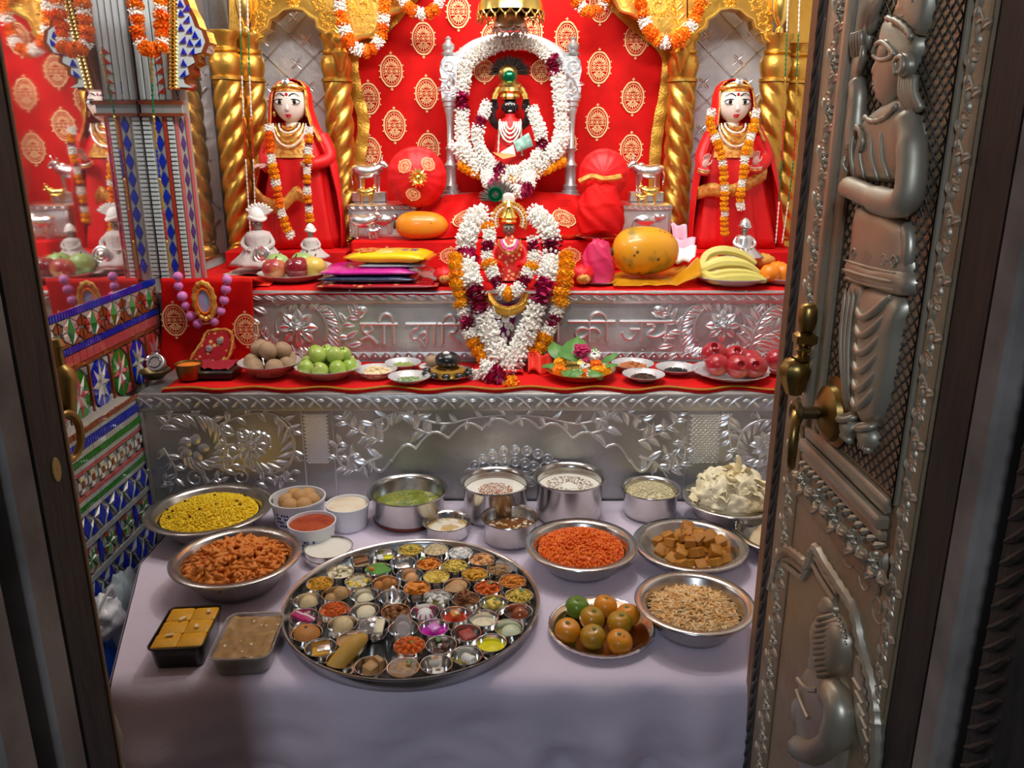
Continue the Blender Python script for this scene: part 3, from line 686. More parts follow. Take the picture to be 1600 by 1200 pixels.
# ================================================================ cloth-covered tiers
def cloth_patch(name, label, mat, fn, nu, nv, parent=None, cat='cloth', thick=0.003, group=None, **k):
    mb = MB(); mb.grid(fn, nu, nv)
    o = mb.build(name, mat, parent, label=label, cat=cat if parent is None else None, group=group, sharp=None, **k)
    m = o.modifiers.new('thickness', 'SOLIDIFY'); m.thickness = thick; m.offset = -1
    return o
def topcloth(u, v):
    x = lerp(XM+0.01, 1.14, u); y = lerp(2.138, 2.93, v); z = Z2+0.006+0.0016*noise.noise((x*9, y*9, 0))
    if v < 0.02: z -= 0.012+0.004*noise.noise((x*14, 0, 3)); y = Y2-0.009
    return (x, y, z)
cloth_patch('altar_cloth', 'plain red cloth spread over the upper silver step', 'red_cloth', topcloth, 90, 16)
def treadcloth(u, v):
    x = lerp(-0.86, 1.0, u); y = lerp(Y1+0.03, Y2-0.012, v); z = Z1+0.006+0.002*noise.noise((x*11, y*11, 1))
    if v < 0.001:
        y = Y1+0.012+0.012*math.sin(x*37)+0.01*noise.noise((x*8, 0, 5)); z = Z1+0.004
    return (x, y, z)
tc_ = cloth_patch('altar_cloth', 'red cloth runner with wavy gold edge on the lower silver step', 'red_cloth', treadcloth, 140, 9)
mb = MB(); mb.tube([V(lerp(-0.86,1.0,i/150), Y1+0.016+0.012*math.sin(lerp(-0.86,1.0,i/150)*37)+0.01*noise.noise((lerp(-0.86,1.0,i/150)*8,0,5)), Z1+0.0095) for i in range(151)], 0.006, 6, flat=0.35, up=(0,0,1))
mb.build('gold_edging', 'gold_trim', tc_)

# embroidered motif: flat thread work, height 1, centred
def motif_polys():
    out = []
    def ring(rx, ry, w_, n=28, sc=0.0):
        for i in range(n):
            a, b = 2*PI*i/n, 2*PI*(i+1)/n
            ka, kb = 1+sc*abs(math.sin(4*a)), 1+sc*abs(math.sin(4*b))
            out.append([(rx*ka*math.cos(a), ry*ka*math.sin(a)), (rx*kb*math.cos(b), ry*kb*math.sin(b)), ((rx-w_)*kb*math.cos(b), (ry-w_)*kb*math.sin(b)), ((rx-w_)*ka*math.cos(a), (ry-w_)*ka*math.sin(a))])
    ring(0.33, 0.405, 0.042, 32, 0.03); ring(0.262, 0.335, 0.016, 28)
    def disc(x, y, r, n=8):
        out.append([(x+r*math.cos(2*PI*i/n), y+r*math.sin(2*PI*i/n)) for i in range(n)])
    def dia(x, y, a, L, W):
        c, s = math.cos(a), math.sin(a); out.append([(x+p*c-q*s, y+p*s+q*c) for p, q in ((0,0),(L*0.55,-W/2),(L,0),(L*0.55,W/2))])
    for sx in (-0.155, 0, 0.155):
        disc(sx, 0, 0.034)
        for k in range(7): dia(sx+0.04*math.cos(k*0.898), 0.04*math.sin(k*0.898), k*0.898, 0.042, 0.034)
    for sy in (-1, 1):
        for k in range(7):
            a = sy*PI/2+(k-3)*0.34; dia(0.07*math.cos(a), sy*0.10+0.03*math.sin(a), a, 0.19-0.012*abs(k-3), 0.042)
        for sx in (-1, 1): dia(sx*0.11, sy*0.085, sy*PI/2-sx*0.95, 0.13, 0.04); dia(sx*0.06, sy*0.07, sy*PI/2-sx*1.25, 0.12, 0.03)
        out.append([(-0.235, sy*0.088-0.008), (0.235, sy*0.088-0.008), (0.235, sy*0.088+0.008), (-0.235, sy*0.088+0.008)])
        dia(0, sy*0.405, sy*PI/2, 0.095, 0.06); dia(0, sy*0.43, sy*PI/2+0.9, 0.06, 0.03); dia(0, sy*0.43, sy*PI/2-0.9, 0.06, 0.03)
    for sx in (-1, 1):
        for k in (-1, 0, 1): dia(sx*0.325, k*0.13, (0 if sx > 0 else PI)+sx*k*0.7, 0.05, 0.05)
    return out
MOTIF = motif_polys()
def motif_mesh(w_, h_, name='embroidered_motif'):
    mb = MB()
    for p in MOTIF:
        q = [(a*w_/0.72, b*h_) for a, b in p]
        n = len(q); s = sum(q[i][0]*q[(i+1) % n][1]-q[(i+1) % n][0]*q[i][1] for i in range(n))
        if s < 0: q = q[::-1]
        mb.add([(a, b, 0.0008) for a, b in q], [tuple(range(n))])
    return mb.mesh(name, 'gold_thread', smooth=False)
def motif_on(parent, fn, w_, h_, name='embroidered_motif'):
    """fn(a,b) maps metres on the cloth to a world point lifted off the surface"""
    mb = MB()
    for p in MOTIF:
        q = [(a*w_/0.72, b*h_) for a, b in p]
        mb.add([fn(a, b) for a, b in q], [tuple(range(len(q)))])
    return mb.build(name, 'gold_thread', parent, smooth=False)

# ---- back curtain
YC = 2.88
curtain = thing('velvet_curtain', 'red velvet back curtain with gold oval motifs behind the throne', 'curtain', (0, YC, 1.3))
def cz(x): return 0.006*math.sin(x*9)+0.004*math.sin(x*23+1)
def curt(u, v):
    x = lerp(-0.60, 0.60, u); z = lerp(1.15, 2.15, v)
    return (x, YC+cz(x), z)
mb = MB(); mb.grid(curt, 60, 12); mb.build('fabric', 'velvet', curtain, sharp=None)
me = motif_mesh(38*mpp(YC,120), 58*mpp(YC,120))
for (x, y) in ((716,18),(661,60),(611,111),(666,146),(616,196),(669,232),(575,154),(577,238),(939,8),(886,58),(994,62),(937,105),(989,152),(934,191),(986,234),(720,105),(722,190),(880,145),(884,225),(770,60),(830,50)):
    p = P(x, y, YC-0.012); inst(me, 'embroidered_motif', curtain, T(p.x, p.y-YC+cz(p.x)+0.008, p.z-1.3) @ RX(PI/2))
# gold trim ribbon down both sides and along the arch
def ribbon(path, width, nm, parent, side=(1,0,0), mat='gold_trim'):
    mb = MB(); n = len(path); sd = Vector(side)
    rings = []
    for i, p in enumerate(path):
        d = (path[min(i+1,n-1)]-path[max(i-1,0)]).normalized(); s_ = d.cross(V(0,1,0)).normalized()
        k = 0.006*math.sin(i*1.7); rings.append([p+s_*(width/2)+V(0,k,0), p+V(0,-0.006+k,0), p-s_*(width/2)+V(0,-k,0)])
    mb.loft(rings, closed=False); return mb.build(nm, mat, parent, sharp=None)
ribbon(resample(smooth_path([P(668,-30,YC-.03),P(620,22,YC-.03),P(585,60,YC-.03),P(552,85,YC-.03),P(556,140,YC-.03),P(568,190,YC-.03),P(563,240,YC-.03),P(560,300,YC-.03)]), 44), 0.040, 'gold_trim', curtain)
ribbon(resample(smooth_path([P(930,-30,YC-.03),P(975,22,YC-.03),P(1010,52,YC-.03),P(1042,85,YC-.03),P(1040,140,YC-.03),P(1030,190,YC-.03),P(1024,240,YC-.03),P(1022,300,YC-.03)]), 44), 0.040, 'gold_trim', curtain)

# ---- quilted silver niche backs
def niche(x0, x1, nm):
    a = P(x0, 200, 2.93).x; b = P(x1, 200, 2.93).x; z0, z1 = 1.13, 2.1
    o = thing('niche_panel', nm, 'panel', ((a+b)/2, 2.93, z0))
    MB().box((a,2.925,z0),(b,2.975,z1)).build('sheet', 'niche_silver', o)
    M = FRONT(2.925); w_ = b-a; p = w_*0.52
    def line(sx, off):
        pts = []
        for k in range(25):
            t = k/24; z = lerp(z0, z1, t); x = off+sx*(z-z0)
            if a+0.004 < x < b-0.004: pts.append(M @ V(x, z, 0.001))
        if len(pts) > 1:
            mb = MB(); mb.tube(pts, 0.004, 6); mb.build('quilt_ridge', 'silver_bright', o)
    for k in range(-9, 3):
        line(1.05, a+k*p); line(-1.05, b-k*p)
    me = None
    for i in range(3):
        for j in range(14):
            if me is None:
                mb = MB()
                for k in range(4): leaf_r(mb, Matrix(), 0, 0, k*PI/2+PI/4, 0.026, 0.014, 0.005, 0)
                me = mb.mesh('quilt_flower', 'silver_relief')
            x = a+p*(i*0.95+0.25*(j % 2))+0.02; z = z0+0.05+j*p*0.5/1.05
            if a+0.02 < x < b-0.02: inst(me, 'quilt_flower', o, wm(o).inverted() @ M @ T(x, z, 0))
niche(396, 530, 'quilted silver niche back with diamond ridges behind statue beside packets')
niche(1068, 1205, 'quilted silver niche back with diamond ridges behind statue beside bananas')

# ---- gold pillars
def pillar_mesh():
    """shaft, capital, base for a pillar of radius 1 unit; built once, real metres"""
    r = 0.0455
    sh = MB(); n = 64; rings = []
    for i in range(n+1):
        t = i/n; z = lerp(1.20, 1.70, t); ring = []
        for j in range(28):
            a = 2*PI*j/28; k = 0.80+0.24*abs(math.sin(2.0*(a-12.0*t)))**0.8
            ring.append(V(r*k*math.cos(a), r*k*math.sin(a), z))
        rings.append(ring)
    sh.loft(rings)
    cap = MB(); cap.lathe([(0.030,1.700),(0.050,1.703),(0.050,1.712),(0.042,1.716),(0.048,1.735),(0.051,1.755),(0.046,1.778),(0.036,1.786),(0.045,1.790),(0.045,1.796),(0.036,1.800),(0.040,1.822),(0.050,1.836),(0.050,1.846)], 24, cap0=True, cap1=True)
    for k in range(8):
        a = k*PI/4; M = RZ(a) @ T(0.047,0,1.752) @ RZ(PI/2) @ RX(PI/2)
        spiral(cap, M, 0, 0, 0.013, 0.004, 0, 1.2, 0.0035, 0.002, 14)
    base = MB(); base.lathe([(0.058,1.125),(0.058,1.145),(0.048,1.150),(0.052,1.165),(0.046,1.18),(0.040,1.186),(0.044,1.195),(0.038,1.202)], 24, cap0=True, cap1=True)
    return sh.mesh('shaft','gold'), cap.mesh('capital','gold'), base.mesh('base','gold')
PM = pillar_mesh()
for x, Y, lb in ((362,2.70,'gold twisted pillar nearest the mosaic column, half behind bead strings'),(398,2.78,'gold twisted pillar beside statue whose garland holds orange marigolds'),(531,2.78,'gold twisted pillar between the packet-side statue and the curtain'),
             (1062,2.78,'gold twisted pillar between the curtain and banana-side statue'),(1203,2.78,'gold twisted pillar behind banana-side statue, toward the carved door'),(1236,2.86,'gold twisted pillar nearest the carved door, behind bead strings')):
    o = thing('gold_pillar', lb, 'pillar', (P(x,200,Y).x, Y, 0), group='gold twisted pillars')
    for me, nm in zip(PM, ('shaft','capital','base')): inst(me, nm, o, SCL(1 if x < 800 else -1,1,1))

# ---- gold arches
def px_poly(pts, Y): return [(P(x,y,Y).x, P(x,y,Y).z) for x, y in pts]
def gold_plate(label, pts, Y, d=0.04, rel=None, name='gold_arch'):
    q = px_poly(pts, Y); n = len(q); s = sum(q[i][0]*q[(i+1) % n][1]-q[(i+1) % n][0]*q[i][1] for i in range(n))
    if s < 0: q = q[::-1]
    o = thing(name, label, 'arch', (q[0][0], Y, q[0][1]))
    MB().prism(q, -d, 0, FRONT(Y)).build('plate', 'gold', o, smooth=False)
    if rel: part('relief', 'gold_relief', o, lambda mb: rel(mb, FRONT(Y), lambda x, y: px_poly([(x,y)], Y)[0]))
    return o
def arch_niche(cx, lb, half):
    L_ = [(-half,67),(-half,-60),(half,-60),(half,67)]
    opn = [(56,67),(50,64),(47,52),(36,45),(33,32),(24,27),(14,17),(0,14),(-14,17),(-24,27),(-33,32),(-36,45),(-47,52),(-50,64),(-56,67)]
    pts = [(cx+a, b) for a, b in L_]+[(cx+a, b) for a, b in opn]
    def rel(mb, M, q):
        mb.tube([M @ V(*q(cx+a, b), 0.001) for a, b in [(a*1.10, b-2) for a, b in opn]], 0.005, 6)
        for sx in (-1, 1):
            volute(mb, M, *q(cx+sx*54, 30), 0.028, 0.5 if sx > 0 else 2.6, sx, 5, 0.004)
            volute(mb, M, *q(cx+sx*40, 5), 0.026, 1.5, -sx, 5, 0.004)
            stem_r(mb, M, [q(cx+sx*58,62),q(cx+sx*56,48),q(cx+sx*60,40)], 0.004, 0.003, 4, 0.022, 0.012)
        rosette(mb, M, *q(cx, 3), 0.022, 8, 0.008)
    return gold_plate(lb, pts, 2.76, 0.05, rel)
arch_niche(458, 'gold scalloped niche arch above statue beside the packets', 66)
arch_niche(1141, 'gold scalloped niche arch above statue beside the bananas', 66)
def big_arch(sg, lb):
    def q0(dx, y): return (798+sg*dx, y)
    pts = [q0(275,67),q0(275,-60),q0(120,-60),q0(135,-25),q0(160,-8),q0(172,14),q0(188,20),q0(205,30),q0(214,52),q0(236,58),q0(250,67)]
    def rel(mb, M, q):
        edge = [q0(120,-60),q0(135,-25),q0(160,-8),q0(172,14),q0(188,20),q0(205,30),q0(214,52),q0(236,58),q0(250,67)]
        mb.tube(smooth_path([M @ V(*q(*e), 0.001) for e in edge], 4), 0.008, 7)
        volute(mb, M, *q(*q0(232,10)), 0.045, 2.2 if sg > 0 else 0.9, -sg, 8, 0.006)
        volute(mb, M, *q(*q0(200,-8)), 0.035, 0.2, sg, 6, 0.005)
        stem_r(mb, M, [q(*q0(266,60)),q(*q0(262,30)),q(*q0(258,0))], 0.004, 0.003, 9, 0.03, 0.014)
        spiral(mb, M, *q(*q0(218,48)), 0.024, 0.007, 0, sg*1.3, 0.006, 0.004)
    return gold_plate(lb, pts, 2.74, 0.06, rel)
big_arch(-1, 'gold bracket of the big throne arch above marigold loop beside packet-side statue')
big_arch(1, 'gold bracket of the big throne arch above marigold loop beside banana-side statue')
# outer facade strips with hanging drops
for xs, lb in (((386,358),'gold facade strip with a long drop beside the mosaic column'),((1232,1275),'gold facade strip with a long drop beside the carved door')):
    a, b = min(xs), max(xs)
    o = gold_plate(lb, [(a,67),(a,-60),(b,-60),(b,67)], 2.80, 0.05, None)
    cx = (384 if xs[0] < 500 else 1218)
    pt = P(cx, 45, 2.73)
    mb = MB(); mb.lathe([(0.004,-0.02),(0.012,-0.012),(0.012,0.0),(0.006,0.006),(0.020,0.03),(0.026,0.07),(0.020,0.13),(0.012,0.2)], 16, T(pt.x, pt.y, pt.z), cap0=True, cap1=True); mb.build('drop', 'gold_bright', o)
for sx in (-1, 1):
    pt = P(798+sx*276, 95, 2.70)
    o = thing('gold_bracket_drop', 'gold turned drop under the arch end by ' + ('packet-side statue' if sx < 0 else 'banana-side statue'), 'ornament', pt)
    MB().lathe([(0.003,-0.035),(0.012,-0.025),(0.017,0.0),(0.024,0.012),(0.026,0.024),(0.018,0.036),(0.022,0.042),(0.030,0.055),(0.030,0.065)], 18, T(pt.x-sx*0.02, pt.y, pt.z), cap0=True, cap1=True).build('turned_drop', 'gold', o)

# ---- mosaic column beside the mirror
cy0 = 2.20
cm_ = thing('mosaic_column', 'glass mosaic column with blue diamonds standing against the mirror', 'column', (-0.91, cy0, Z2))
q = [(-0.966,cy0+0.045),(-0.966,cy0),(-0.884,cy0),(-0.858,cy0+0.03),(-0.858,cy0+0.045)]
MB().prism(q, Z2+0.004, 2.6).build('core', 'mosaic_grout', cm_, smooth=False)
FM = FRONT(cy0)
def col_piece(name, poly, mat, d=0.004, apex=None, M=FM):
    n = len(poly); cx = sum(p_[0] for p_ in poly)/n; cy = sum(p_[1] for p_ in poly)/n
    key = ('c'+name, mat, tuple((round(p_[0]-cx,4), round(p_[1]-cy,4)) for p_ in poly)); me = Piece.cache.get(key)
    if me is None:
        qq = [(p_[0]-cx, p_[1]-cy) for p_ in poly]; mb = MB()
        if apex: mb.pyramid(qq, -0.001, d, apex)
        else: mb.prism(qq, -0.001, d, top_in=0.08)
        me = mb.mesh(name, mat, sharp=5); Piece.cache[key] = me
    return inst(me, name, cm_, wm(cm_).inverted() @ M @ T(cx, cy, 0))
ztop = P(260, 182, cy0).z; nrib = 38; ph = (ztop-1.15)/nrib
for i in range(nrib):
    z = 1.15+i*ph
    for (a, b) in ((-0.965,-0.945),(-0.900,-0.885)):
        col_piece('mirror_bar', [(a,z+0.001),(b,z+0.001),(b,z+ph-0.002),(a,z+ph-0.002)], 'bar_white', 0.006)
for i in range(11):
    z = 1.165+i*0.046; x = -0.925
    col_piece('diamond_tile', [(x-0.010,z+0.022),(x,z),(x+0.010,z+0.022),(x,z+0.044)], 'glass_blue', 0.005)
    for sx in (-1, 1): col_piece('facet_tile', [(x+sx*0.0015,z+0.044),(x+sx*0.012,z+0.023),(x+sx*0.012,z+0.066)][::sx], 'glass_silver', 0.003)
MB().box((-0.911,1.15,0),(-0.902,ztop,0.005),FM).build('red_strip', 'glass_red', cm_)
a = math.atan2(0.03, 0.026); MC = Matrix(((math.cos(a),0,math.sin(a)*1,-0.884),(math.sin(a),0,-math.cos(a),cy0),(0,1,0,0),(0,0,0,1)))
for i in range(11):
    z = 1.165+i*0.046
    col_piece('diamond_tile', [(0.013,z+0.022),(0.020,z),(0.027,z+0.022),(0.020,z+0.044)], 'glass_violet', 0.003, None, MC)
for x in (0.005, 0.034): MB().box((x-0.004,1.15,0),(x+0.004,ztop,0.004),MC).build('pink_strip', 'glass_pink', cm_)
zc1 = P(260,160,cy0).z
MB().box((-0.966,ztop,-0.01),(-0.852,ztop+0.008,0.014),FM).build('brown_band', 'glass_brown', cm_)
MB().box((-0.966,zc1-0.006,-0.01),(-0.852,zc1+0.004,0.014),FM).build('brown_band', 'glass_brown', cm_)
MB().box((-0.962,ztop+0.008,0),(-0.856,zc1-0.006,0.008),FM).build('mirror_band', 'glass_silver', cm_)
for i in range(5): MB().box((-0.962+i*0.017,zc1+0.006,0.0),(-0.948+i*0.017,zc1+0.45,0.007),FM,ch=0.002).build('mirror_flute', 'bar_white', cm_)
for i in range(5):
    z = zc1+0.02+i*0.024; col_piece('triangle_tile', [(-0.915,z),(-0.893,z),(-0.893,z+0.018)], 'glass_red', 0.010)
# bracket of the side arch with blue triangles and gold bead edge
br = px_poly([(262,-60),(262,140),(291,141),(296,134),(294,122),(303,116),(300,105),(312,98),(308,86),(322,82),(328,66),(322,48),(312,42),(306,26),(298,12),(290,-10),(300,-60)], cy0-0.03)
mb = MB(); mb.prism(br, -0.05, 0, FRONT(cy0-0.03)); mb.build('bracket', 'glass_brown', cm_, smooth=False)
MB().prism([(br_[0]-0.012 if i_ > 2 else br_[0]+0.02, br_[1]+(0.006 if i_ < 4 else 0)) for i_, br_ in enumerate(br)], 0, 0.003, FRONT(cy0-0.03)).build('bracket_face', 'bar_white', cm_, smooth=False)
FB = FRONT(cy0-0.034)
k = 0
for (x, y) in ((284,20),(292,30),(284,42),(296,46),(306,54),(286,62),(298,66),(310,66),(288,80),(300,80),(288,98),(286,115),(283,5),(291,12)):
    c0, c1 = px_poly([(x-1,y)], cy0-0.034)[0]; d = 0.0085
    col_piece('triangle_tile', [(c0-d,c1-d),(c0+d,c1-d),(c0+(d if k % 2 else 0),c1+d)], 'glass_blue', 0.003, None, FB); k += 1
for x in (267, 274):
    pts = [P(x, y, cy0-0.036) for y in range(-40, 142, 3)]
    mb = MB(); mb.tube(pts, [0.0055 if i % 2 else 0.0028 for i in range(len(pts))], 7); mb.build('gold_bead_edge', 'gold_bright', cm_)

# ================================================================ centre tiers
tierA = thing('throne_tier', 'low red cloth covered tier under the silver boxes and throne', 'tier', (0, 2.5, Z2))
MB().box((-0.50,2.50,Z2+0.007),(0.50,2.87,1.222),ch=0.006).build('body', 'red_cloth', tierA)
me = motif_mesh(0.075, 0.062)
for x in (605, 705, 890, 980):
    p = P(x, 393, 2.499); inst(me, 'embroidered_motif', tierA, wm(tierA).inverted() @ T(p.x, 2.4985, 1.175) @ RX(PI/2))
for (x, lb) in ((-0.42, 'raised plinth under statue beside the packets'), (0.72, 'raised plinth under statue beside the bananas')):
    xc = P(458 if x < 0 else 1147, 380, 2.62).x
    o = thing('statue_plinth', 'low red ' + lb, 'plinth', (xc, 2.6, Z2))
    MB().box((xc-0.19,2.52,Z2+0.007),(xc+0.19,2.74,1.186),ch=0.004).build('body', 'red_cloth', o)
def silver_box(x0, x1, lb):
    a, b = P(x0,350,2.60).x, P(x1,350,2.60).x
    o = thing('silver_box', lb, 'box', ((a+b)/2, 2.6, 1.2225))
    MB().box((a,2.60,1.2225),(b,2.80,1.322),ch=0.003).build('body', 'silver', o)
    MB().box((a-0.004,2.594,1.307),(b+0.004,2.806,1.324),ch=0.003).build('lid', 'silver_bright', o)
    M = FRONT(2.60)
    for nm, lo, hi in (('edge_strip',(a,1.2235,0),(b,1.232,0.003)),('edge_strip',(a,1.232,0),(a+0.010,1.307,0.003)),('edge_strip',(b-0.010,1.232,0),(b,1.307,0.003))):
        MB().box(lo, hi, M).build(nm, 'silver_bright', o)
    cx = (a+b)/2
    def cow(mb):
        bump(mb, M, cx, 1.276, 0.036, 0.018, 0.014); bump(mb, M, cx+0.040, 1.286, 0.016, 0.012, 0.013); bump(mb, M, cx+0.056, 1.288, 0.010, 0.007, 0.008)
        for dx in (-0.026,-0.016,0.018,0.026): mb.tube([M @ V(cx+dx,1.268,0.002), M @ V(cx+dx,1.236,0.002)], 0.005, 6)
        mb.tube([M @ V(cx-0.034,1.28,0.002), M @ V(cx-0.042,1.262,0.002), M @ V(cx-0.040,1.245,0.002)], 0.003, 5)
    part('cow_relief', 'silver_bright', o, cow)
    for i in range(8):
        x = a+0.016+i*(b-a-0.032)/7
        part('border_leaf', 'silver_bright', o, lambda mb: leaf_r(mb, FRONT(2.594), x-0.008, 1.318, -0.5, 0.018, 0.010, 0.003, 0))
    return o
silver_box(546, 650, 'embossed silver box with cow relief behind the papaya by the packets')
silver_box(968, 1048, 'embossed silver box behind the big papaya wrapped in plastic')

# ================================================================ flowers and garlands
def blossom_meshes():
    out = {}
    rr = random.Random(3)
    def marigold(mat):
        mb = MB(); mb.ell((0,0,0), (0.72,0.72,0.55), 10, 6)
        for ring, (n, el, L) in enumerate(((9,-0.55,0.95),(11,-0.1,1.0),(11,0.3,0.98),(9,0.7,0.95),(6,1.1,0.9))):
            for k in range(n):
                a = 2*PI*(k+0.5*(ring % 2))/n+rr.uniform(-.12,.12); e = el+rr.uniform(-.1,.1)
                d = V(math.cos(a)*math.cos(e), math.sin(a)*math.cos(e), math.sin(e)*0.85); s = V(-math.sin(a), math.cos(a), 0)*0.24; u_ = d.cross(s).normalized()*0.10
                mb.add([d*0.55-s*0.7, d*0.55+s*0.7, d*L+s+u_, d*(L+0.07)-u_, d*L-s+u_], [(0,1,2,3,4)])
        return mb.mesh('marigold', mat, smooth=False)
    out['M'] = (marigold('marigold'), 0.62); out['Y'] = (marigold('marigold_yellow'), 0.62)
    mb = MB(); mb.lathe([(0.3,-0.25),(0.62,-0.15),(0.62,0.15),(0.3,0.25)], 10)
    for ring, (n, z) in enumerate(((11,-0.22),(12,0.0),(11,0.22))):
        for k in range(n):
            a = 2*PI*(k+0.5*(ring % 2))/n+rr.uniform(-.15,.15); e = rr.uniform(-.35,.35)+z*0.8
            d = V(math.cos(a)*math.cos(e), math.sin(a)*math.cos(e), math.sin(e)); L = rr.uniform(0.42,0.6)
            mb.octa(d*0.48+V(0,0,z), d*L, 0.15)
    out['W'] = (mb.mesh('white_blossom', 'white_flower', smooth=False), 0.30)
    mb = MB()
    for ring, (n, r, z) in enumerate(((7,0.9,-0.2),(7,0.95,0.05),(6,0.85,0.25),(4,0.5,0.35))):
        for k in range(n):
            a = 2*PI*(k+0.5*(ring % 2))/n+rr.uniform(-.2,.2); d = V(math.cos(a),math.sin(a),0); s = V(-math.sin(a),math.cos(a),0)*0.42*r; zz = V(0,0,z)
            mb.add([zz*0.5-s*0.4, zz*0.5+s*0.4, zz+d*r*0.6+s+V(0,0,0.1), zz+d*r+s*0.5+V(0,0,rr.uniform(-.2,.25)), zz+d*r*1.02-s*0.5+V(0,0,rr.uniform(-.2,.25)), zz+d*r*0.6-s+V(0,0,0.1)], [(0,1,2,5),(5,2,3,4)])
    mb.ell((0,0,0), (0.55,0.55,0.35), 10, 6)
    out['R'] = (mb.mesh('rose_petals', 'rose_petal', smooth=False), 0.40)
    return out
BL = blossom_meshes(); BNAME = {'M':'marigold','Y':'marigold','W':'white_blossom','R':'rose_petals'}
def garland(label, path, rad, pattern, cat='garland', thread=True, jitter=0.12, group=None):
    """pattern: list of (kind, length share or count) laid along the path, repeated until the end"""
    path = [Vector(p) for p in path]; p = resample(smooth_path(path, 8), 240); L = path_len(p)
    o = thing('flower_garland', label, cat, p[-1], group=group)
    if thread:
        mb = MB(); mb.tube(resample(p, 40), rad*0.25, 5); mb.build('thread', 'white_flower', o)
    seq = None if callable(pattern) else [k for k, n in pattern for _ in range(n)]; d = 0; i = 0
    inv = wm(o).inverted()
    while True:
        k = seq[i % len(seq)] if seq else pattern(d/L); me, th = BL[k]; step = rad*th*2*0.92; c = d+step/2
        if c > L: break
        f = c/L*239; j = min(238, int(f)); pos = p[j].lerp(p[j+1], f-j); tan = (p[min(239,j+3)]-p[max(0,j-3)])
        s = rad*(1+R.uniform(-jitter, jitter)); off = V(R.uniform(-1,1),R.uniform(-1,1),R.uniform(-1,1))*rad*0.08
        tilt = RX(R.uniform(-.5,.5)) if k in 'MY' else RX(R.uniform(-.15,.15))
        inst(me, BNAME[k], o, inv @ T(*(pos+off)) @ frame_from(tan, R.uniform(0,6)) @ tilt @ SCL(s))
        d += step; i += 1
    return o

# ---- marigold loops at the top
garland('orange and white marigold loop hanging under the arch beside packet-side statue', [P(528,-25,2.66),P(532,20,2.66),P(540,50,2.66),P(552,72,2.65),P(570,80,2.65),P(588,70,2.65),P(598,40,2.66),P(604,-25,2.66)], 0.021, [('M',2),('W',2)])
garland('orange and white marigold loop hanging under the arch beside banana-side statue', [P(998,-25,2.66),P(1004,20,2.66),P(1012,45,2.66),P(1030,64,2.65),P(1050,66,2.65),P(1072,50,2.66),P(1088,25,2.66),P(1100,-25,2.66)], 0.021, [('W',2),('M',3)])
garland('short marigold swag at the top of the curtain beside packet-side arch', [P(612,-25,2.70),P(636,8,2.70),P(660,22,2.70),P(682,10,2.70),P(692,-25,2.70)], 0.020, [('M',2),('W',2)])
garland('short marigold swag at the top of the curtain beside banana-side arch', [P(890,-25,2.70),P(905,8,2.70),P(925,20,2.70),P(940,8,2.70),P(950,-25,2.70)], 0.020, [('M',3),('W',1)])
garland('marigold and white loop draped over the mosaic column', [P(211,-30,2.10),P(213,30,2.10),P(218,62,2.10),P(234,78,2.09),P(252,74,2.09),P(252,40,2.10),P(249,-30,2.10)], 0.0185, [('M',3),('W',1)])
def bead_string(label, path, mats, r=0.0032, n=110):
    p = resample(smooth_path([Vector(q) for q in path], 6), n)
    o = thing('bead_string', label, 'bead string', p[-1])
    k = len(mats)
    for i in range(k):
        a, b = i*(n-1)//k, (i+1)*(n-1)//k
        mb = MB(); mb.tube(p[a:b+1], [r if j % 2 else r*0.35 for j in range(a, b+1)], 6); mb.build('beads', mats[i], o, sharp=None)
    return o
for x0, x1, lb in ((374,392,'pearl bead string before gold pillar nearest the mosaic column'),(386,400,'pearl and coloured bead string before pillar beside marigold statue')):
    bead_string(lb, [P(x0,-20,2.55),P(x0+4,120,2.55),P(x0+10,250,2.55),P(x1,375,2.55)], ['pearl','bead_green','pearl','bead_red','pearl','pearl'])
for x0, x1, lb in ((1232,1212,'pearl and green bead string before pillar behind banana-side statue'),(1250,1222,'coloured bead string nearest the carved door')):
    bead_string(lb, [P(x0,-20,2.55),P(x0-5,120,2.55),P(x0-10,250,2.55),P(x1,380,2.55)], ['pearl','bead_green','bead_gold','bead_red','bead_green','pearl'])
bead_string('gold bead string with coloured beads hanging on the mosaic column', [P(236,80,2.16),P(240,180,2.16),P(252,300,2.16),P(266,422,2.16)], ['bead_gold','bead_green','bead_gold','bead_blue','bead_gold','bead_red','bead_gold'], 0.004, 90)

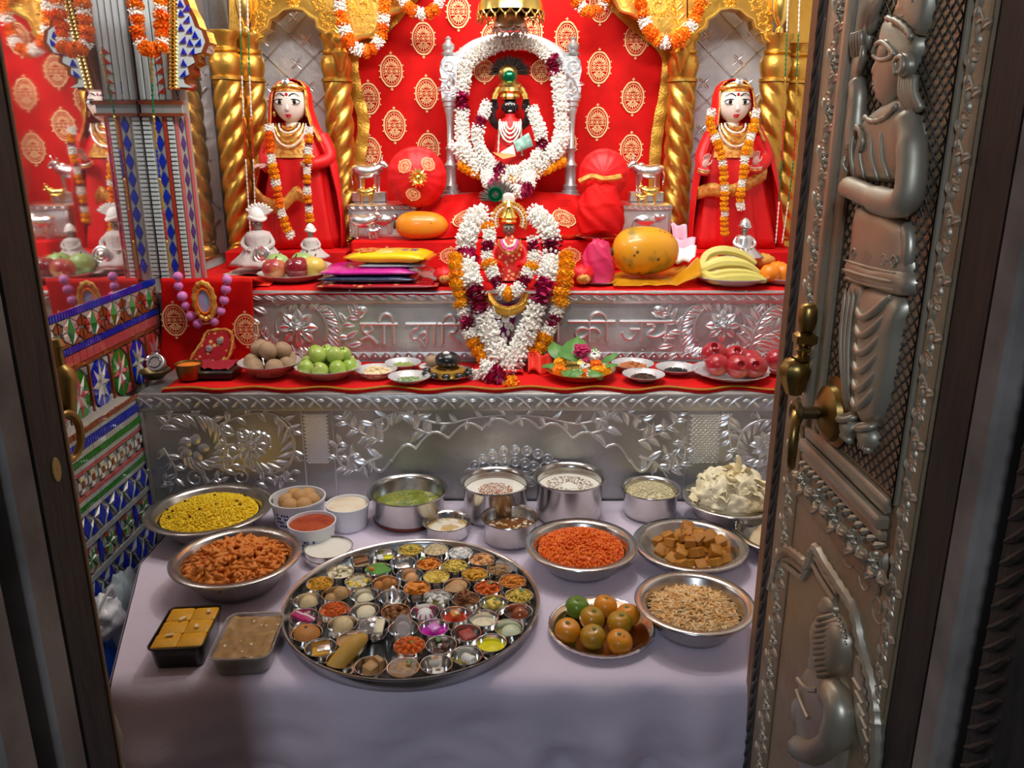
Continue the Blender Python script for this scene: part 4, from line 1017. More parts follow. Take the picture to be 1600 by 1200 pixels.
# ================================================================ throne
YT = 2.72
throne = thing('silver_throne', 'carved silver throne with arched back and red velvet', 'throne', (0, YT, 1.34))
ST = mpp(YT, 180)
def zt_(y): return P(800, y, YT).z
def post(xc, sg):
    X = P(xc, 190, YT).x; mb = MB()
    prof = [(13,306),(13,298),(10,297),(11,290),(8,286),(8,262),(10,258),(7,254),(6,250),(6,235),(8,232),(5,228),(5,195),(6,180),(8,172),(8,168),(10,166),(10,160),(12,158),(12,152)]
    mb.lathe([(r*ST*1.05, zt_(y)) for r, y in prof], 12, T(X, YT, 0), cap0=True, cap1=True); mb.build('post', 'silver', throne)
    M = FRONT(YT-0.018)
    def q(dx, y): p_ = P(xc+sg*dx, y, YT); return (p_.x, p_.z)
    pl = [q(12,156),q(15,140),q(12,128),q(16,110),q(14,95),q(8,86),q(-8,86),q(-13,100),q(-12,125),q(-14,145),q(-10,156)]
    if sg < 0: pl = pl[::-1]
    if sum(pl[i][0]*pl[(i+1)%11][1]-pl[(i+1)%11][0]*pl[i][1] for i in range(11)) < 0: pl = pl[::-1]
    MB().prism(pl, -0.036, 0, M, top_in=0.05).build('scroll_block', 'silver', throne, smooth=False)
    def rel(mb):
        spiral(mb, M, *q(2,102), 0.024, 0.007, 1.5, -sg*1.3, 0.006, 0.004, 20)
        stem_r(mb, M, [q(-8,115),q(4,128),q(8,142),q(-2,152)], 0.006, 0.004, 6, 0.028, 0.016)
    part('scroll_relief', 'silver_bright', throne, rel)
    mb = MB(); mb.lathe([(0.022,zt_(87)),(0.024,zt_(83)),(0.014,zt_(81)),(0.020,zt_(76)),(0.020,zt_(70)),(0.012,zt_(67)),(0.008,zt_(63)),(0.010,zt_(60)),(0.001,zt_(56))], 14, T(X, YT, 0), cap0=True); mb.build('finial', 'silver', throne)
post(703, -1); post(893, 1)
pts = smooth_path([P(718,110,YT),P(722,92,YT),P(742,76,YT),P(770,67,YT),P(800,64,YT),P(830,67,YT),P(856,77,YT),P(876,93,YT),P(880,112,YT)], 5)
mb = MB(); mb.tube(pts, 0.026, 10, flat=0.6, up=(0,1,0)); mb.build('arch_rail', 'silver', throne)
mb = MB(); mb.tube([p+V(0,-0.018,0) for p in pts], [0.006 if i % 2 else 0.003 for i in range(len(pts))], 6); mb.build('bead_rail', 'silver_bright', throne)
q = px_poly([(728,262),(728,110),(738,92),(766,82),(800,78),(834,82),(860,92),(870,110),(870,262)], YT+0.03); MB().prism(q[::-1], -0.02, 0, FRONT(YT+0.02)).build('velvet_back', 'velvet', throne, smooth=False)
me = motif_mesh(36*ST, 40*ST)
for x in (757, 846): p_ = P(x, 111, YT+0.018); inst(me, 'embroidered_motif', throne, wm(throne).inverted() @ T(p_.x, p_.y, p_.z) @ RX(PI/2))
MB().box((P(690,300,YT).x,YT-0.09,1.3405),(P(906,300,YT).x,YT+0.07,1.352),ch=0.004).build('seat', 'silver', throne)
# draped base in front of the throne
base = thing('throne_drape', 'red velvet drape with gold motifs spread below the throne', 'cloth', (0, 2.56, 1.22))
MB().box((-0.215,2.60,1.2225),(0.215,2.84,1.340)).build('plinth', 'red_cloth', base)
def dr(u, v):
    x = lerp(-0.33, 0.33, u); f = 0.018*math.sin(x*22+0.5)+0.010*math.sin(x*51)
    w_ = lerp(0.66, 1.0, 1-v); y = lerp(2.545, 2.620, v**1.6)-f*(1-v*0.6); z = lerp(1.227, 1.372, v)-0.02*abs(u-0.5)*2*v
    return (x*w_, y, z)
mb = MB(); mb.grid(dr, 60, 14); mb.build('fabric', 'velvet', base, sharp=None)
for u0, s in ((0.24, 1), (0.79, -1)):
    motif_on(base, lambda a, b: Vector(dr(u0+a/0.62, 0.42+b/0.16))+V(0,-0.004,0.002), 0.085, 0.075)

# ---- small dark idol on the throne
YI = 2.64
idol = thing('dark_idol', 'small black stone idol with gold crown and pearls seated on the throne', 'idol', (P(797,255,YI).x, YI, 1.353))
SI = mpp(YI, 180)
def PI_(x, y, dy=0): return P(x, y, YI-dy)
mb = MB()
rings = []
for (y, rx, ry) in ((258,30,20),(240,27,18),(220,23,16),(205,21,15),(195,22,13),(188,16,11),(183,8,8),(178,8,8)):
    c = PI_(797, y); rings.append([c+V(math.cos(a)*rx*SI, math.sin(a)*ry*SI, 0) for a in [2*PI*k/20 for k in range(20)]])
mb.loft(rings); mb.build('body', 'red_satin', idol)
c = PI_(797,167); mb = MB(); mb.ell(c, (11.5*SI,11*SI,14*SI), 18, 12)
mb.ell(c+V(0,-11*SI,-1*SI), (2.2*SI,2.5*SI,4*SI), 8, 6)
for sx in (-1, 1): mb.ell(c+V(sx*12*SI,0,-1*SI), (2*SI,3*SI,5*SI), 8, 6)
mb.build('head', 'idol_black', idol)
for sx in (-1, 1):
    MB().ell(c+V(sx*4.5*SI,-9.6*SI,3*SI), (3.2*SI,1.6*SI,1.9*SI), 10, 6).build('eye', 'white_silk', idol)
    MB().ell(c+V(sx*4.5*SI,-11*SI,3*SI), (1.3*SI,0.8*SI,1.4*SI), 8, 6).build('pupil', 'idol_black', idol)
    mb = MB(); mb.tube(smooth_path([PI_(797+sx*17,198),PI_(797+sx*27,188,0.02),PI_(797+sx*28,176,0.03),PI_(797+sx*24,168,0.035)],4), [7*SI]*5+[6*SI]*4+[5*SI]*4, 8); mb.ell(PI_(797+sx*25,166,0.035), (7*SI,6*SI,8*SI), 10, 7)
    for k in range(4): mb.tube([PI_(797+sx*(21+k*2.6),163,0.05), PI_(797+sx*(21+k*2.6),155,0.055)], 1.5*SI, 5)
    mb.build('arm', 'idol_black', idol)
MB().ell(c+V(0,-11*SI,-6.5*SI), (3*SI,1.2*SI,1.3*SI), 8, 6).build('mouth', 'white_silk', idol)
mb = MB(); mb.lathe([(13*SI,zt_(158)),(16*SI,zt_(154)),(15*SI,zt_(150)),(20*SI,zt_(146)),(17*SI,zt_(140)),(18*SI,zt_(136)),(12*SI,zt_(130)),(6*SI,zt_(124)),(1*SI,zt_(119))], 20, T(c.x, YI, 0)); mb.build('crown', 'gold_bright', idol)
for rr_, nb in ((27,22),(23,18)):
    pts = [PI_(797+rr_*math.cos(PI*k/nb), 162-rr_*1.25*math.sin(PI*k/nb), -0.01) for k in range(nb+1)]
    mb = MB(); mb.tube(pts, [3.4*SI if k % 2 else 2*SI for k in range(len(pts))], 6); mb.build('crown_halo', 'gold_relief', idol)
mb = MB(); mb.lathe([(0.0005,0.012),(9*SI,0.011),(14*SI,0.006),(15.5*SI,0.0)], 20, T(*PI_(794,117,0.012)) @ RX(PI/2)); mb.build('crown_disc', 'brass', idol)
mb = MB(); mb.lathe([(0.0005,0.017),(6*SI,0.016),(9*SI,0.012)], 16, T(*PI_(796,120,0.012)) @ RX(PI/2)); mb.build('feather_eye', 'feather_green', idol)
fan = MB()
for k in range(90):
    a = lerp(-0.25, PI+0.25, (k+0.5)/90)+R.uniform(-.03,.03); L = R.uniform(28,35); p0 = PI_(796, 112, -0.004+R.uniform(-.004,.004)); p1 = PI_(796+L*math.cos(a), 112-L*0.82*math.sin(a), -0.012+R.uniform(-.01,.01))
    fan.tube([p0, p0.lerp(p1, .6)+V(0,-.003,0), p1], [0.0018,0.0026,0.0004], 4)
fan.build('feather_fan', 'feather_dark', idol, kind='stuff')
for i, rr_ in enumerate((7, 11, 15, 19)):
    pts = [PI_(797+rr_*0.9*math.cos(PI+PI*k/10), 190+rr_*1.7*math.sin(PI*k/10), 0.036+0.012*math.sin(PI*k/10)) for k in range(11)]
    mb = MB(); mb.tube(pts, [2.0*SI if k % 2 else 1.3*SI for k in range(11)], 6); mb.build('pearl_necklace', 'pearl', idol)
for sx in (-1, 1):
    pts = [PI_(797+sx*(16+k*0.25), 186+k*5.2, 0.03) for k in range(12)]
    mb = MB(); mb.tube(pts, [2.0*SI if k % 2 else 1.2*SI for k in range(12)], 6); mb.build('pearl_strand', 'pearl', idol)
def note(label, pts, Y, mat, name='bank_note'):
    ps = [P(x, y, Y+d) for x, y, d in pts]
    def fn(u, v):
        a = ps[0].lerp(ps[1], u); b = ps[3].lerp(ps[2], u); p_ = a.lerp(b, v); return p_+V(0, 0.006*math.sin(u*PI)*1.0, 0)
    mb = MB(); mb.grid(fn, 6, 4); o = mb.build(name, mat, None, label=label, cat='bank note', sharp=None)
    m = o.modifiers.new('thickness', 'SOLIDIFY'); m.thickness = 0.0008
    return o
note('pale green banknote tucked into the white garland before the dark idol', [(802,222,0),(826,207,0.02),(834,228,0.02),(808,238,0)], 2.565, 'note_green')
note('orange banknote lying on the white garland below the dark idol', [(769,238,0),(800,241,0.01),(806,244,-0.02),(786,249,-0.03)], 2.545, 'note_orange')
note('cream banknote folded beside the green note on the garland', [(782,238,0),(802,226,0.01),(806,243,0),(790,246,-0.01)], 2.558, 'note_white')

# ---- white garlands round the throne and the idol
garland('white garland with maroon bands hung over the throne arch and posts', [P(724,252,2.64),P(722,215,2.65),P(722,170,2.66),P(724,130,2.665),P(727,108,2.665),P(742,88,2.665),P(770,72,2.665),P(800,65,2.665),P(830,70,2.665),P(856,86,2.665),P(868,108,2.665),P(874,150,2.66),P(878,195,2.65),P(874,232,2.64)], 0.0255,
        [('W',11),('R',3),('W',14),('W',12),('R',3),('W',14)])
garland('white garland with maroon bands round the shoulders of the dark idol', [P(762,160,2.60),P(756,178,2.59),P(748,200,2.575),P(748,225,2.57),P(762,250,2.56),P(790,268,2.55),P(822,262,2.55),P(842,240,2.56),P(846,215,2.575),P(838,190,2.585),P(830,168,2.60)], 0.0225,
        [('W',4),('R',2),('W',7)])
garland('white and maroon garland heaped below the dark idol on the throne drape', [P(716,222,2.59),P(728,242,2.575),P(745,258,2.565),P(752,272,2.56),P(775,280,2.55),P(800,282,2.55),P(830,272,2.555),P(850,252,2.565),P(870,232,2.58),P(878,210,2.60)], 0.031, [('W',7),('R',3),('W',9)])
garland('yellow fringe garland curving under the white heap on the throne', [P(716,255,2.57),P(735,268,2.56),P(770,280,2.545),P(815,278,2.545),P(850,268,2.56),P(880,252,2.575)], 0.015, [('Y',1)])
garland('white and maroon garland ends hanging from the throne to the crowned idol', [P(760,268,2.54),P(764,285,2.50),P(790,296,2.46),P(815,300,2.44),P(826,290,2.48),P(824,272,2.53)], 0.022, [('W',5),('R',3)])

# ---- crowned idol in front
Y3 = 2.30; SJ = mpp(Y3, 370)
def PJ(x, y, dy=0): return P(x, y, Y3-dy)
id2 = thing('crowned_idol', 'small gold crowned idol in red dress between the big white garlands', 'idol', (PJ(796,440).x, Y3, Z2))
rings = []
zb = PJ(796,450).z
for (y, rx, ry) in ((455,40,26),(440,36,24),(420,30,20),(400,25,17),(385,22,15),(376,16,11),(370,7,7),(366,6,6)):
    c = PJ(796, y); c.z = max(c.z, Z2+0.012); rings.append([c+V(math.cos(a)*rx*SJ, math.sin(a)*ry*SJ, 0) for a in [2*PI*k/20 for k in range(20)]])
mb = MB(); mb.loft(rings[1:]); mb.build('dress', 'dress_brocade', id2)
c = PJ(795,357); mb = MB(); mb.ell(c, (10*SJ,10*SJ,12.5*SJ), 16, 10); mb.ell(c+V(0,-9.6*SJ,-1*SJ), (1.7*SJ,2*SJ,3*SJ), 6, 5); mb.build('head', 'idol_grey', id2)
for sx in (-1, 1):
    MB().ell(c+V(sx*3.4*SJ,-7.4*SJ,2*SJ), (3*SJ,2.6*SJ,1.7*SJ), 8, 6).build('eye', 'white_silk', id2)
    MB().ell(c+V(sx*3.4*SJ,-10*SJ,2*SJ), (1.3*SJ,.8*SJ,1.4*SJ), 8, 6).build('pupil', 'idol_black', id2)
    MB().tube(smooth_path([PJ(796+sx*18,384),PJ(796+sx*26,400,0.02),PJ(796+sx*20,414,0.045),PJ(796+sx*12,412,0.055)],4), 5*SJ, 8).build('sleeve', 'red_satin', id2)
MB().ell(c+V(0,-9.3*SJ,-6*SJ), (2.8*SJ,1.2*SJ,1.2*SJ), 8, 6).build('mouth', 'idol_lip', id2)
mb = MB(); mb.lathe([(10.5*SJ,c.z+8*SJ),(13*SJ,c.z+11*SJ),(11*SJ,c.z+14*SJ),(14*SJ,c.z+17*SJ),(10*SJ,c.z+25*SJ),(8*SJ,c.z+31*SJ),(9*SJ,c.z+34*SJ),(4*SJ,c.z+42*SJ),(1*SJ,c.z+47*SJ)], 18, T(c.x, c.y, 0)); mb.build('crown', 'gold_bright', id2)
for rr_, m_, tk in ((27,'gold_relief',3.0),(22,'pearl',2.4),(18,'gold_bright',2.2)):
    pts = [PJ(796+rr_*math.cos(a), 345-rr_*1.05*math.sin(a), 0.004) for a in [lerp(-0.5,PI+0.5,k/40) for k in range(41)]]
    mb = MB(); mb.tube(pts, [tk*SJ if k % 2 else tk*0.6*SJ for k in range(41)], 6); mb.build('crown_halo', m_, id2)
mb = MB(); mb.lathe([(0.0006,0.01),(8*SJ,0.009),(11*SJ,0.0)], 16, T(*PJ(794,312,-0.005)) @ RX(PI/2)); mb.build('crown_disc', 'pearl', id2)
fan = MB()
for k in range(70):
    a = lerp(0.5, PI+0.2, (k+0.5)/70)+R.uniform(-.03,.03); L = R.uniform(24,34); p0 = PJ(782, 312, -0.01); p1 = PJ(780+L*math.cos(a), 310-L*math.sin(a), -0.02+R.uniform(-.01,.01))
    fan.tube([p0, p0.lerp(p1,.6), p1], [0.0014,0.002,0.0004], 4)
fan.build('feather_fan', 'feather_grey', id2, kind='stuff')
for rr_ in (10, 6):
    mb = MB(); mb.tube([PJ(774,304,0.004)+V(rr_*SJ*math.cos(2*PI*k/16),-0.004,rr_*SJ*math.sin(2*PI*k/16)) for k in range(16)], 2.0*SJ, 6, closed=True); mb.build('feather_eye', 'feather_green', id2)
for i, rr_ in enumerate((9, 13, 17)):
    pts = [PJ(796+rr_*math.cos(PI+PI*k/10), 374+rr_*1.3*math.sin(PI*k/10), 0.03+0.02*math.sin(PI*k/10)) for k in range(11)]
    mb = MB(); mb.tube(pts, [2.4*SJ if k % 2 else 1.5*SJ for k in range(11)], 6); mb.build('necklace', ('pearl','bead_pink','gold_bright')[i], id2)
# pink-purple hanging ornament below the crowned idol
orn = thing('hanging_pendant', 'purple jewelled pendant hanging inside the big garland loop', 'pendant', P(788,540,2.115))
mb = MB(); mb.grid(lambda u, v: P(lerp(765,812,u)+(1-v)*0-(v)*(u-0.5)*34, lerp(474,535,v)+6*math.sin(u*PI)*v, 2.14-0.02*math.sin(u*PI)+0.004*math.sin(u*19)), 18, 10); mb.build('cloth', 'dress_purple', orn, sharp=None)
for (x, y) in ((772,484),(782,482),(778,492),(790,498),(800,490),(794,508),(780,506)):
    MB().lathe([(0.011,0.0),(0.011,0.003),(0.006,0.005),(0.0005,0.009)], 12, T(*P(x,y,2.112)) @ RX(PI/2)).build('silver_stud', 'silver_bright', orn)
for (x, y) in ((779,515),(786,525),(794,520),(800,512),(790,532)):
    MB().ell(P(x,y,2.118), (0.006,0.006,0.011), 8, 6).build('drop_bead', 'pearl', orn)
mb = MB(); mb.tube(smooth_path([P(762,462,2.15),P(775,480,2.12),P(795,486,2.10),P(815,478,2.12),P(822,462,2.15)],5), 0.014, 8); mb.build('gold_roll', 'gold_trim', orn)

# ---- the great front garlands
garland('big white garland with maroon bands falling in a deep V over the silver lettering', [P(757,334,2.27),P(741,345,2.24),P(730,368,2.215),P(728,400,2.20),P(736,440,2.122),P(750,480,2.10),P(764,520,2.085),P(780,555,2.06),P(792,575,2.045),P(806,556,2.06),P(822,522,2.085),P(838,482,2.10),P(852,442,2.122),P(862,400,2.20),P(860,368,2.215),P(848,345,2.24),P(834,334,2.27)], 0.0325,
        lambda f: 'R' if min(f,1-f) < 0.155 and min(f,1-f) > 0.115 or 0.255 < min(f,1-f) < 0.315 else 'W')
garland('yellow marigold garland outside the big white one, beside the packets', [P(712,398,2.165),P(712,420,2.13),P(716,450,2.11),P(724,485,2.105),P(734,520,2.095),P(748,548,2.08),P(765,566,2.06)], 0.0225, [('Y',6),('W',2),('R',2),('W',2),('Y',6)])
garland('yellow marigold garland outside the big white one, beside the pink pouch', [P(884,394,2.165),P(885,420,2.13),P(880,450,2.11),P(872,482,2.105),P(858,515,2.095),P(842,545,2.08),P(828,560,2.06)], 0.0225, [('Y',6),('W',2),('R',2),('W',2),('Y',6)])
garland('small marigold, white and maroon necklace garland on the crowned idol', [P(762,350,2.215),P(764,372,2.19),P(760,395,2.17),P(768,420,2.15),P(780,448,2.12),P(796,460,2.10),P(814,445,2.12),P(828,422,2.15),P(834,398,2.17),P(832,372,2.19)], 0.020, [('Y',1),('W',3),('R',2),('W',2)])
garland('maroon and marigold tip bunch of the big garland resting on the red runner', [P(752,572,1.975),P(764,580,1.965),P(780,594,1.945),P(798,606,1.93)], 0.030, lambda f: 'W' if f < 0.2 else ('R' if f < 0.62 else 'Y'))
garland('maroon rose tip of the garland beside the flower plate', [P(735,585,1.985),P(745,592,1.98)], 0.018, [('W',2)])

# ================================================================ painted marble statues
def hand(mb, base, d, up, s):
    """open hand: palm and five separate bent fingers; base at the wrist, d toward the fingertips, up = back of the hand"""
    d = Vector(d).normalized(); up = Vector(up); up = (up-d*up.dot(d)).normalized(); sd = d.cross(up)
    M = Matrix(((sd.x,d.x,up.x,base[0]),(sd.y,d.y,up.y,base[1]),(sd.z,d.z,up.z,base[2]),(0,0,0,1)))
    mb.ell((0,0.45*s,0), (0.36*s,0.5*s,0.16*s), 10, 7, M)
    for k, (x, L) in enumerate(((-0.27,0.55),(-0.09,0.66),(0.09,0.62),(0.26,0.48))):
        mb.tube([M @ V(x*s,0.8*s,0), M @ V(x*1.05*s,(0.8+L*0.5)*s,-0.03*s), M @ V(x*1.05*s,(0.8+L*0.85)*s,-0.14*s), M @ V(x*s,(0.8+L)*s,-0.24*s)], [0.095*s,0.09*s,0.08*s,0.05*s], 6)
    mb.tube([M @ V(-0.3*s,0.3*s,0), M @ V(-0.52*s,0.55*s,-0.05*s), M @ V(-0.55*s,0.85*s,-0.12*s)], [0.11*s,0.10*s,0.06*s], 6)
def statue(cx, fdx, label, flip, hands):
    Y = 2.62; S = mpp(Y, 260); sg = -1 if flip else 1
    o = thing('goddess_statue', label, 'statue', (P(cx,388,Y).x, Y, 1.188))
    def q(dx, y, dy=0.0): return P(cx+sg*dx, y, Y-dy)
    rings = []; lev = ((388,62,26),(370,60,26),(340,55,25),(300,49,24),(262,44,22),(240,41,20),(222,38,17),(208,33,14),(199,22,11),(193,11,9),(186,9,8))
    for i, (y, rx, ry) in enumerate(lev):
        c = q(0, y); c.z = max(c.z, 1.189); fo = 0.16*max(0, (y-225)/160)
        t = max(0, (210-y)/24); c.x += sg*fdx*S*min(1, max(0, (240-y)/50))
        rings.append([c+V(math.cos(a)*rx*S*(1+fo*math.sin(a*9+i*0.3)), math.sin(a)*ry*S*(1+fo*1.5*math.sin(a*9+i*0.3)), 0) for a in [2*PI*k/54 for k in range(54)]])
    mb = MB(); mb.loft(rings); mb.build('sari', 'red_satin', o, sharp=None)
    # head
    c = q(fdx, 163, 0.012)
    def hf(d):
        k = 1.0
        if d.z < 0: k *= 1-0.16*d.z*d.z-0.10*max(0, -d.z)*abs(d.x)
        return k
    mb = MB(); mb.ell(c, (24.5*S,22*S,33*S), 28, 20, fn=hf)
    rr = [[c+V(w_*S*math.cos(a), (-19.5-dp+w_*0.5*(-math.sin(a)))*S, dz*S) for a in [PI*k/6 for k in range(7)]] for dz, w_, dp in ((4,1.4,0.8),(-1,1.7,1.8),(-5,2.3,2.8),(-8,3.1,3.2),(-10,2.5,1.6),(-11,1.3,0.4))]
    mb.loft(rr, closed=False)
    mb.tube([c+V(0,4*S,-26*S), c+V(0,4*S,-38*S)], [11*S,12*S], 14)
    for sx in (-1, 1): mb.ell(c+V(sx*24*S,2*S,-2*S), (2.5*S,5*S,8*S), 8, 6)
    mb.build('head', 'marble_face', o, sharp=None)
    for sx in (-1, 1):
        e = c+V(sx*11*S,-18.6*S,2.5*S)
        MB().ell(e, (7.4*S,2.2*S,3.7*S), 14, 8, None).build('eye', 'white_silk', o)
        MB().ell(e+V(0,-1.6*S,0), (3.0*S,1.0*S,3.2*S), 12, 8).build('iris', 'paint_black', o)
        for up in (1, -1):
            mb = MB(); mb.tube([e+V(8.4*S*math.cos(PI*k/8), -0.2*S-2.0*S*math.sin(PI*k/8), up*3.9*S*math.sin(PI*k/8)) for k in range(9)], 0.75*S if up > 0 else 0.4*S, 5); mb.build('eyeliner', 'paint_black', o)
        mb = MB(); mb.tube([c+V(sx*(3.5+15*t)*S, (-20.2+3.6*t*t)*S, (10.5+4.0*math.sin(PI*min(1,t*1.05)))*S) for t in [k/8 for k in range(9)]], lambda t: lerp(1.0,0.5,t)*S, 5); mb.build('eyebrow', 'paint_black', o)
        MB().ell(c+V(sx*25*S,-4*S,-14*S), (3*S,3*S,5*S), 8, 6).build('earring', 'gold_bright', o)
    mb = MB(); mb.ell(c+V(0,-18.4*S,-16*S), (5.2*S,2*S,1.5*S), 12, 6); mb.ell(c+V(0,-17.9*S,-18.4*S), (3.8*S,2.2*S,1.8*S), 12, 6); mb.build('lips', 'paint_red', o)
    MB().ell(c+V(0,-20.4*S,13*S), (2.3*S,1*S,2.8*S), 10, 6).build('bindi', 'paint_red', o)
    # hair line and forehead jewel
    mb = MB(); mb.grid(lambda u, v: c+V(25.5*S*math.cos(lerp(0.12,PI-0.12,u))*math.cos(lerp(0.55,1.1,v)), -23*S*math.sin(lerp(0.12,PI-0.12,u))*math.cos(lerp(0.55,1.1,v)), 34*S*math.sin(lerp(0.55,1.1,v))), 20, 6); mb.build('hair_band', 'gold_brocade', o, sharp=None)
    mb = MB(); mb.tube([c+V(25*S*math.cos(a), -21.5*S*math.sin(a)*0.9, (20+6*math.sin(a))*S) for a in [lerp(0.1,PI-0.1,k/20) for k in range(21)]], [2.6*S if k % 2 else 1.8*S for k in range(21)], 6); mb.build('forehead_band', 'gold_bright', o)
    MB().lathe([(5.5*S,0),(5.5*S,1.5*S),(3.5*S,2.4*S),(3*S,1.6*S),(0.5*S,3*S)], 14, T(*(c+V(0,-19*S,31*S))) @ RX(PI/2-0.4)).build('head_jewel', 'silver_bright', o)
    # veil: cape open at the front
    vl = ((124,2,1.2),(128,17,1.15),(136,26,1.02),(150,31,0.95),(170,33,0.92),(192,37,0.9),(215,46,0.95),(250,58,1.05),(300,66,1.15),(345,70,1.2),(387,73,1.22))
    def veil(u, v):
        f = v*(len(vl)-1); i = min(len(vl)-2, int(f)); t = f-i
        y = lerp(vl[i][0],vl[i+1][0],t); w_ = lerp(vl[i][1],vl[i+1][1],t); op = lerp(vl[i][2],vl[i+1][2],t)
        a = lerp(-PI/2+op, 1.5*PI-op, u); k = 1+0.12*math.sin(a*8+v*5)*max(0, v-0.35)
        cc = q(lerp(fdx, 2, max(0, min(1, (y-170)/80))), y); cc.z = max(cc.z, 1.189)
        dep = w_*0.80 if y < 200 else w_*0.55
        return cc+V(w_*S*math.cos(a)*k, dep*S*math.sin(a)*k+(0.004 if y < 200 else 0.0), 0)
    mb = MB(); mb.grid(veil, 44, 40); vo = mb.build('veil', 'red_satin', o, sharp=None)
    m = vo.modifiers.new('thickness', 'SOLIDIFY'); m.thickness = 0.0025
    for u0, wd in ((0.0, 0.05), (1.0, -0.05)):
        def bd(u, v): p_ = Vector(veil(u0+wd*u, lerp(0.07,0.62,v))); return p_+V((1 if u0 else -1)*0.001, -0.003, 0)
        mb = MB(); mb.grid(bd, 4, 34); b_ = mb.build('veil_border', 'gold_brocade', vo, sharp=None)
        m = b_.modifiers.new('thickness', 'SOLIDIFY'); m.thickness = 0.003
    # brocade blouse panel and necklaces
    def bl(u, v):
        a = lerp(PI*1.18, PI*1.82, u); y = lerp(200, 246, v); w_ = lerp(27, 40, v)
        return q(fdx*(1-v)-2, y)+V(math.cos(a)*w_*S, math.sin(a)*lerp(13,22,v)*S, 0)+V(0,-0.004,0)
    mb = MB(); mb.grid(bl, 14, 8); mb.build('blouse', 'gold_brocade', o, sharp=None)
    for i, (rw, drop) in enumerate(((12,6),(16,14),(21,24),(25,34))):
        pts = [q(fdx, 193, 0.012)+V(rw*S*math.cos(PI+PI*k/12), -14*S*math.sin(PI*k/12)-0.012*min(1,drop/15), -drop*S*math.sin(PI*k/12)) for k in range(13)]
        mb = MB(); mb.tube(pts, [2.0*S if k % 2 else 1.2*S for k in range(13)], 6); mb.build('necklace', 'gold_bright' if i % 2 == 0 else 'pearl', o)
    for hx, hy, d, up, sx in hands:
        w_ = q(hx, hy, 0.075)
        mb = MB(); mb.tube(smooth_path([q(sx*36,214,0.0), q(sx*50,245,0.015), q(lerp(sx*50,hx,0.7),hy+4,0.055), w_],5), lambda t: lerp(13,6.5,t)*S, 10); mb.build('sleeve', 'red_satin', o)
        mb = MB(); d2 = V(sg*d[0], d[1], d[2]); hand(mb, w_, d2, V(sg*up[0], up[1], up[2]), 15*S); mb.build('hand', 'marble_pink', o)
        for k in range(3):
            cc = w_-d2.normalized()*(0.006+0.006*k); fr = frame_from(d2)
            mb = MB(); mb.tube([T(*cc) @ fr @ V(8.5*S*math.cos(2*PI*j/14), 8.5*S*math.sin(2*PI*j/14), 0) for j in range(14)], 1.6*S, 5, closed=True); mb.build('bangle', ('silver_bright','gold_bright','paint_red')[k], o)
    return o
statue(465, -11, 'marble-faced goddess statue in red sari beside the packets, orange marigold garland', False,
       [(-46,258,(-0.9,-0.3,0.0),(0,-0.3,1),-1), (14,252,(0.1,-0.3,0.9),(0,1,0),1)])
statue(1147, 0, 'marble-faced goddess statue in red sari beside the bananas, yellow garland', False,
       [(-46,262,(0.1,-0.2,0.9),(0,1,0),-1), (34,258,(-0.1,-0.2,0.95),(0,1,0),1)])
def sari_hem(cx, pts, label_parent, name='gold_hem'):
    pass
GY = 2.53
garland('orange marigold and white strand on the packet-side statue, nearer the pillar', [P(421,196,GY),P(422,225,GY-.01),P(425,255,GY-.02),P(432,290,GY-.02),P(438,325,GY-.02),P(446,350,GY-.015),P(456,374,GY-.01)], 0.0150, [('W',2),('M',4),('W',3),('Y',3)])
garland('thin yellow and white strand on the packet-side statue, nearer the curtain', [P(484,200,GY),P(482,230,GY-.02),P(480,265,GY-.025),P(480,300,GY-.025),P(483,330,GY-.02),P(484,352,GY-.02)], 0.0125, [('W',3),('Y',2),('R',1)])
garland('yellow and white strand on the banana-side statue, nearer the curtain', [P(1112,172,GY),P(1110,195,GY),P(1118,215,GY-.01),P(1128,245,GY-.02),P(1132,285,GY-.02),P(1132,325,GY-.02),P(1132,365,GY-.01)], 0.0135, [('W',2),('Y',4)])
garland('white and yellow strand on the banana-side statue, nearer the carved door', [P(1182,172,GY),P(1176,205,GY-.01),P(1166,235,GY-.02),P(1162,270,GY-.02),P(1157,305,GY-.02),P(1158,330,GY-.015)], 0.0135, [('W',3),('Y',3)])
# gold bordered sari ends crossing the skirts
def sash(label, pts, width, Y):
    p = resample(smooth_path([P(x,y,Y-d) for x,y,d in pts], 5), 26); mb = MB()
    rings = [[pp+V(0,0.002,width*0.5), pp+V(0,-0.004-0.002*math.sin(i*1.3),width*0.1), pp+V(0,0.0,-width*0.5)] for i, pp in enumerate(p)]
    mb.loft(rings, closed=False); o = mb.build('brocade_scarf', 'gold_brocade', None, sharp=None, label=label, cat='scarf'); m = o.modifiers.new('t','SOLIDIFY'); m.thickness = 0.003
sash('gold brocade sash crossing the skirt of the packet-side statue', [(398,300,0.05),(415,318,0.09),(440,322,0.10),(462,302,0.10),(475,310,0.095)], 0.044, 2.64)
sash('gold brocade sash crossing the skirt of the banana-side statue', [(1090,302,0.06),(1112,296,0.09),(1135,300,0.10),(1165,290,0.095),(1198,270,0.07)], 0.040, 2.64)

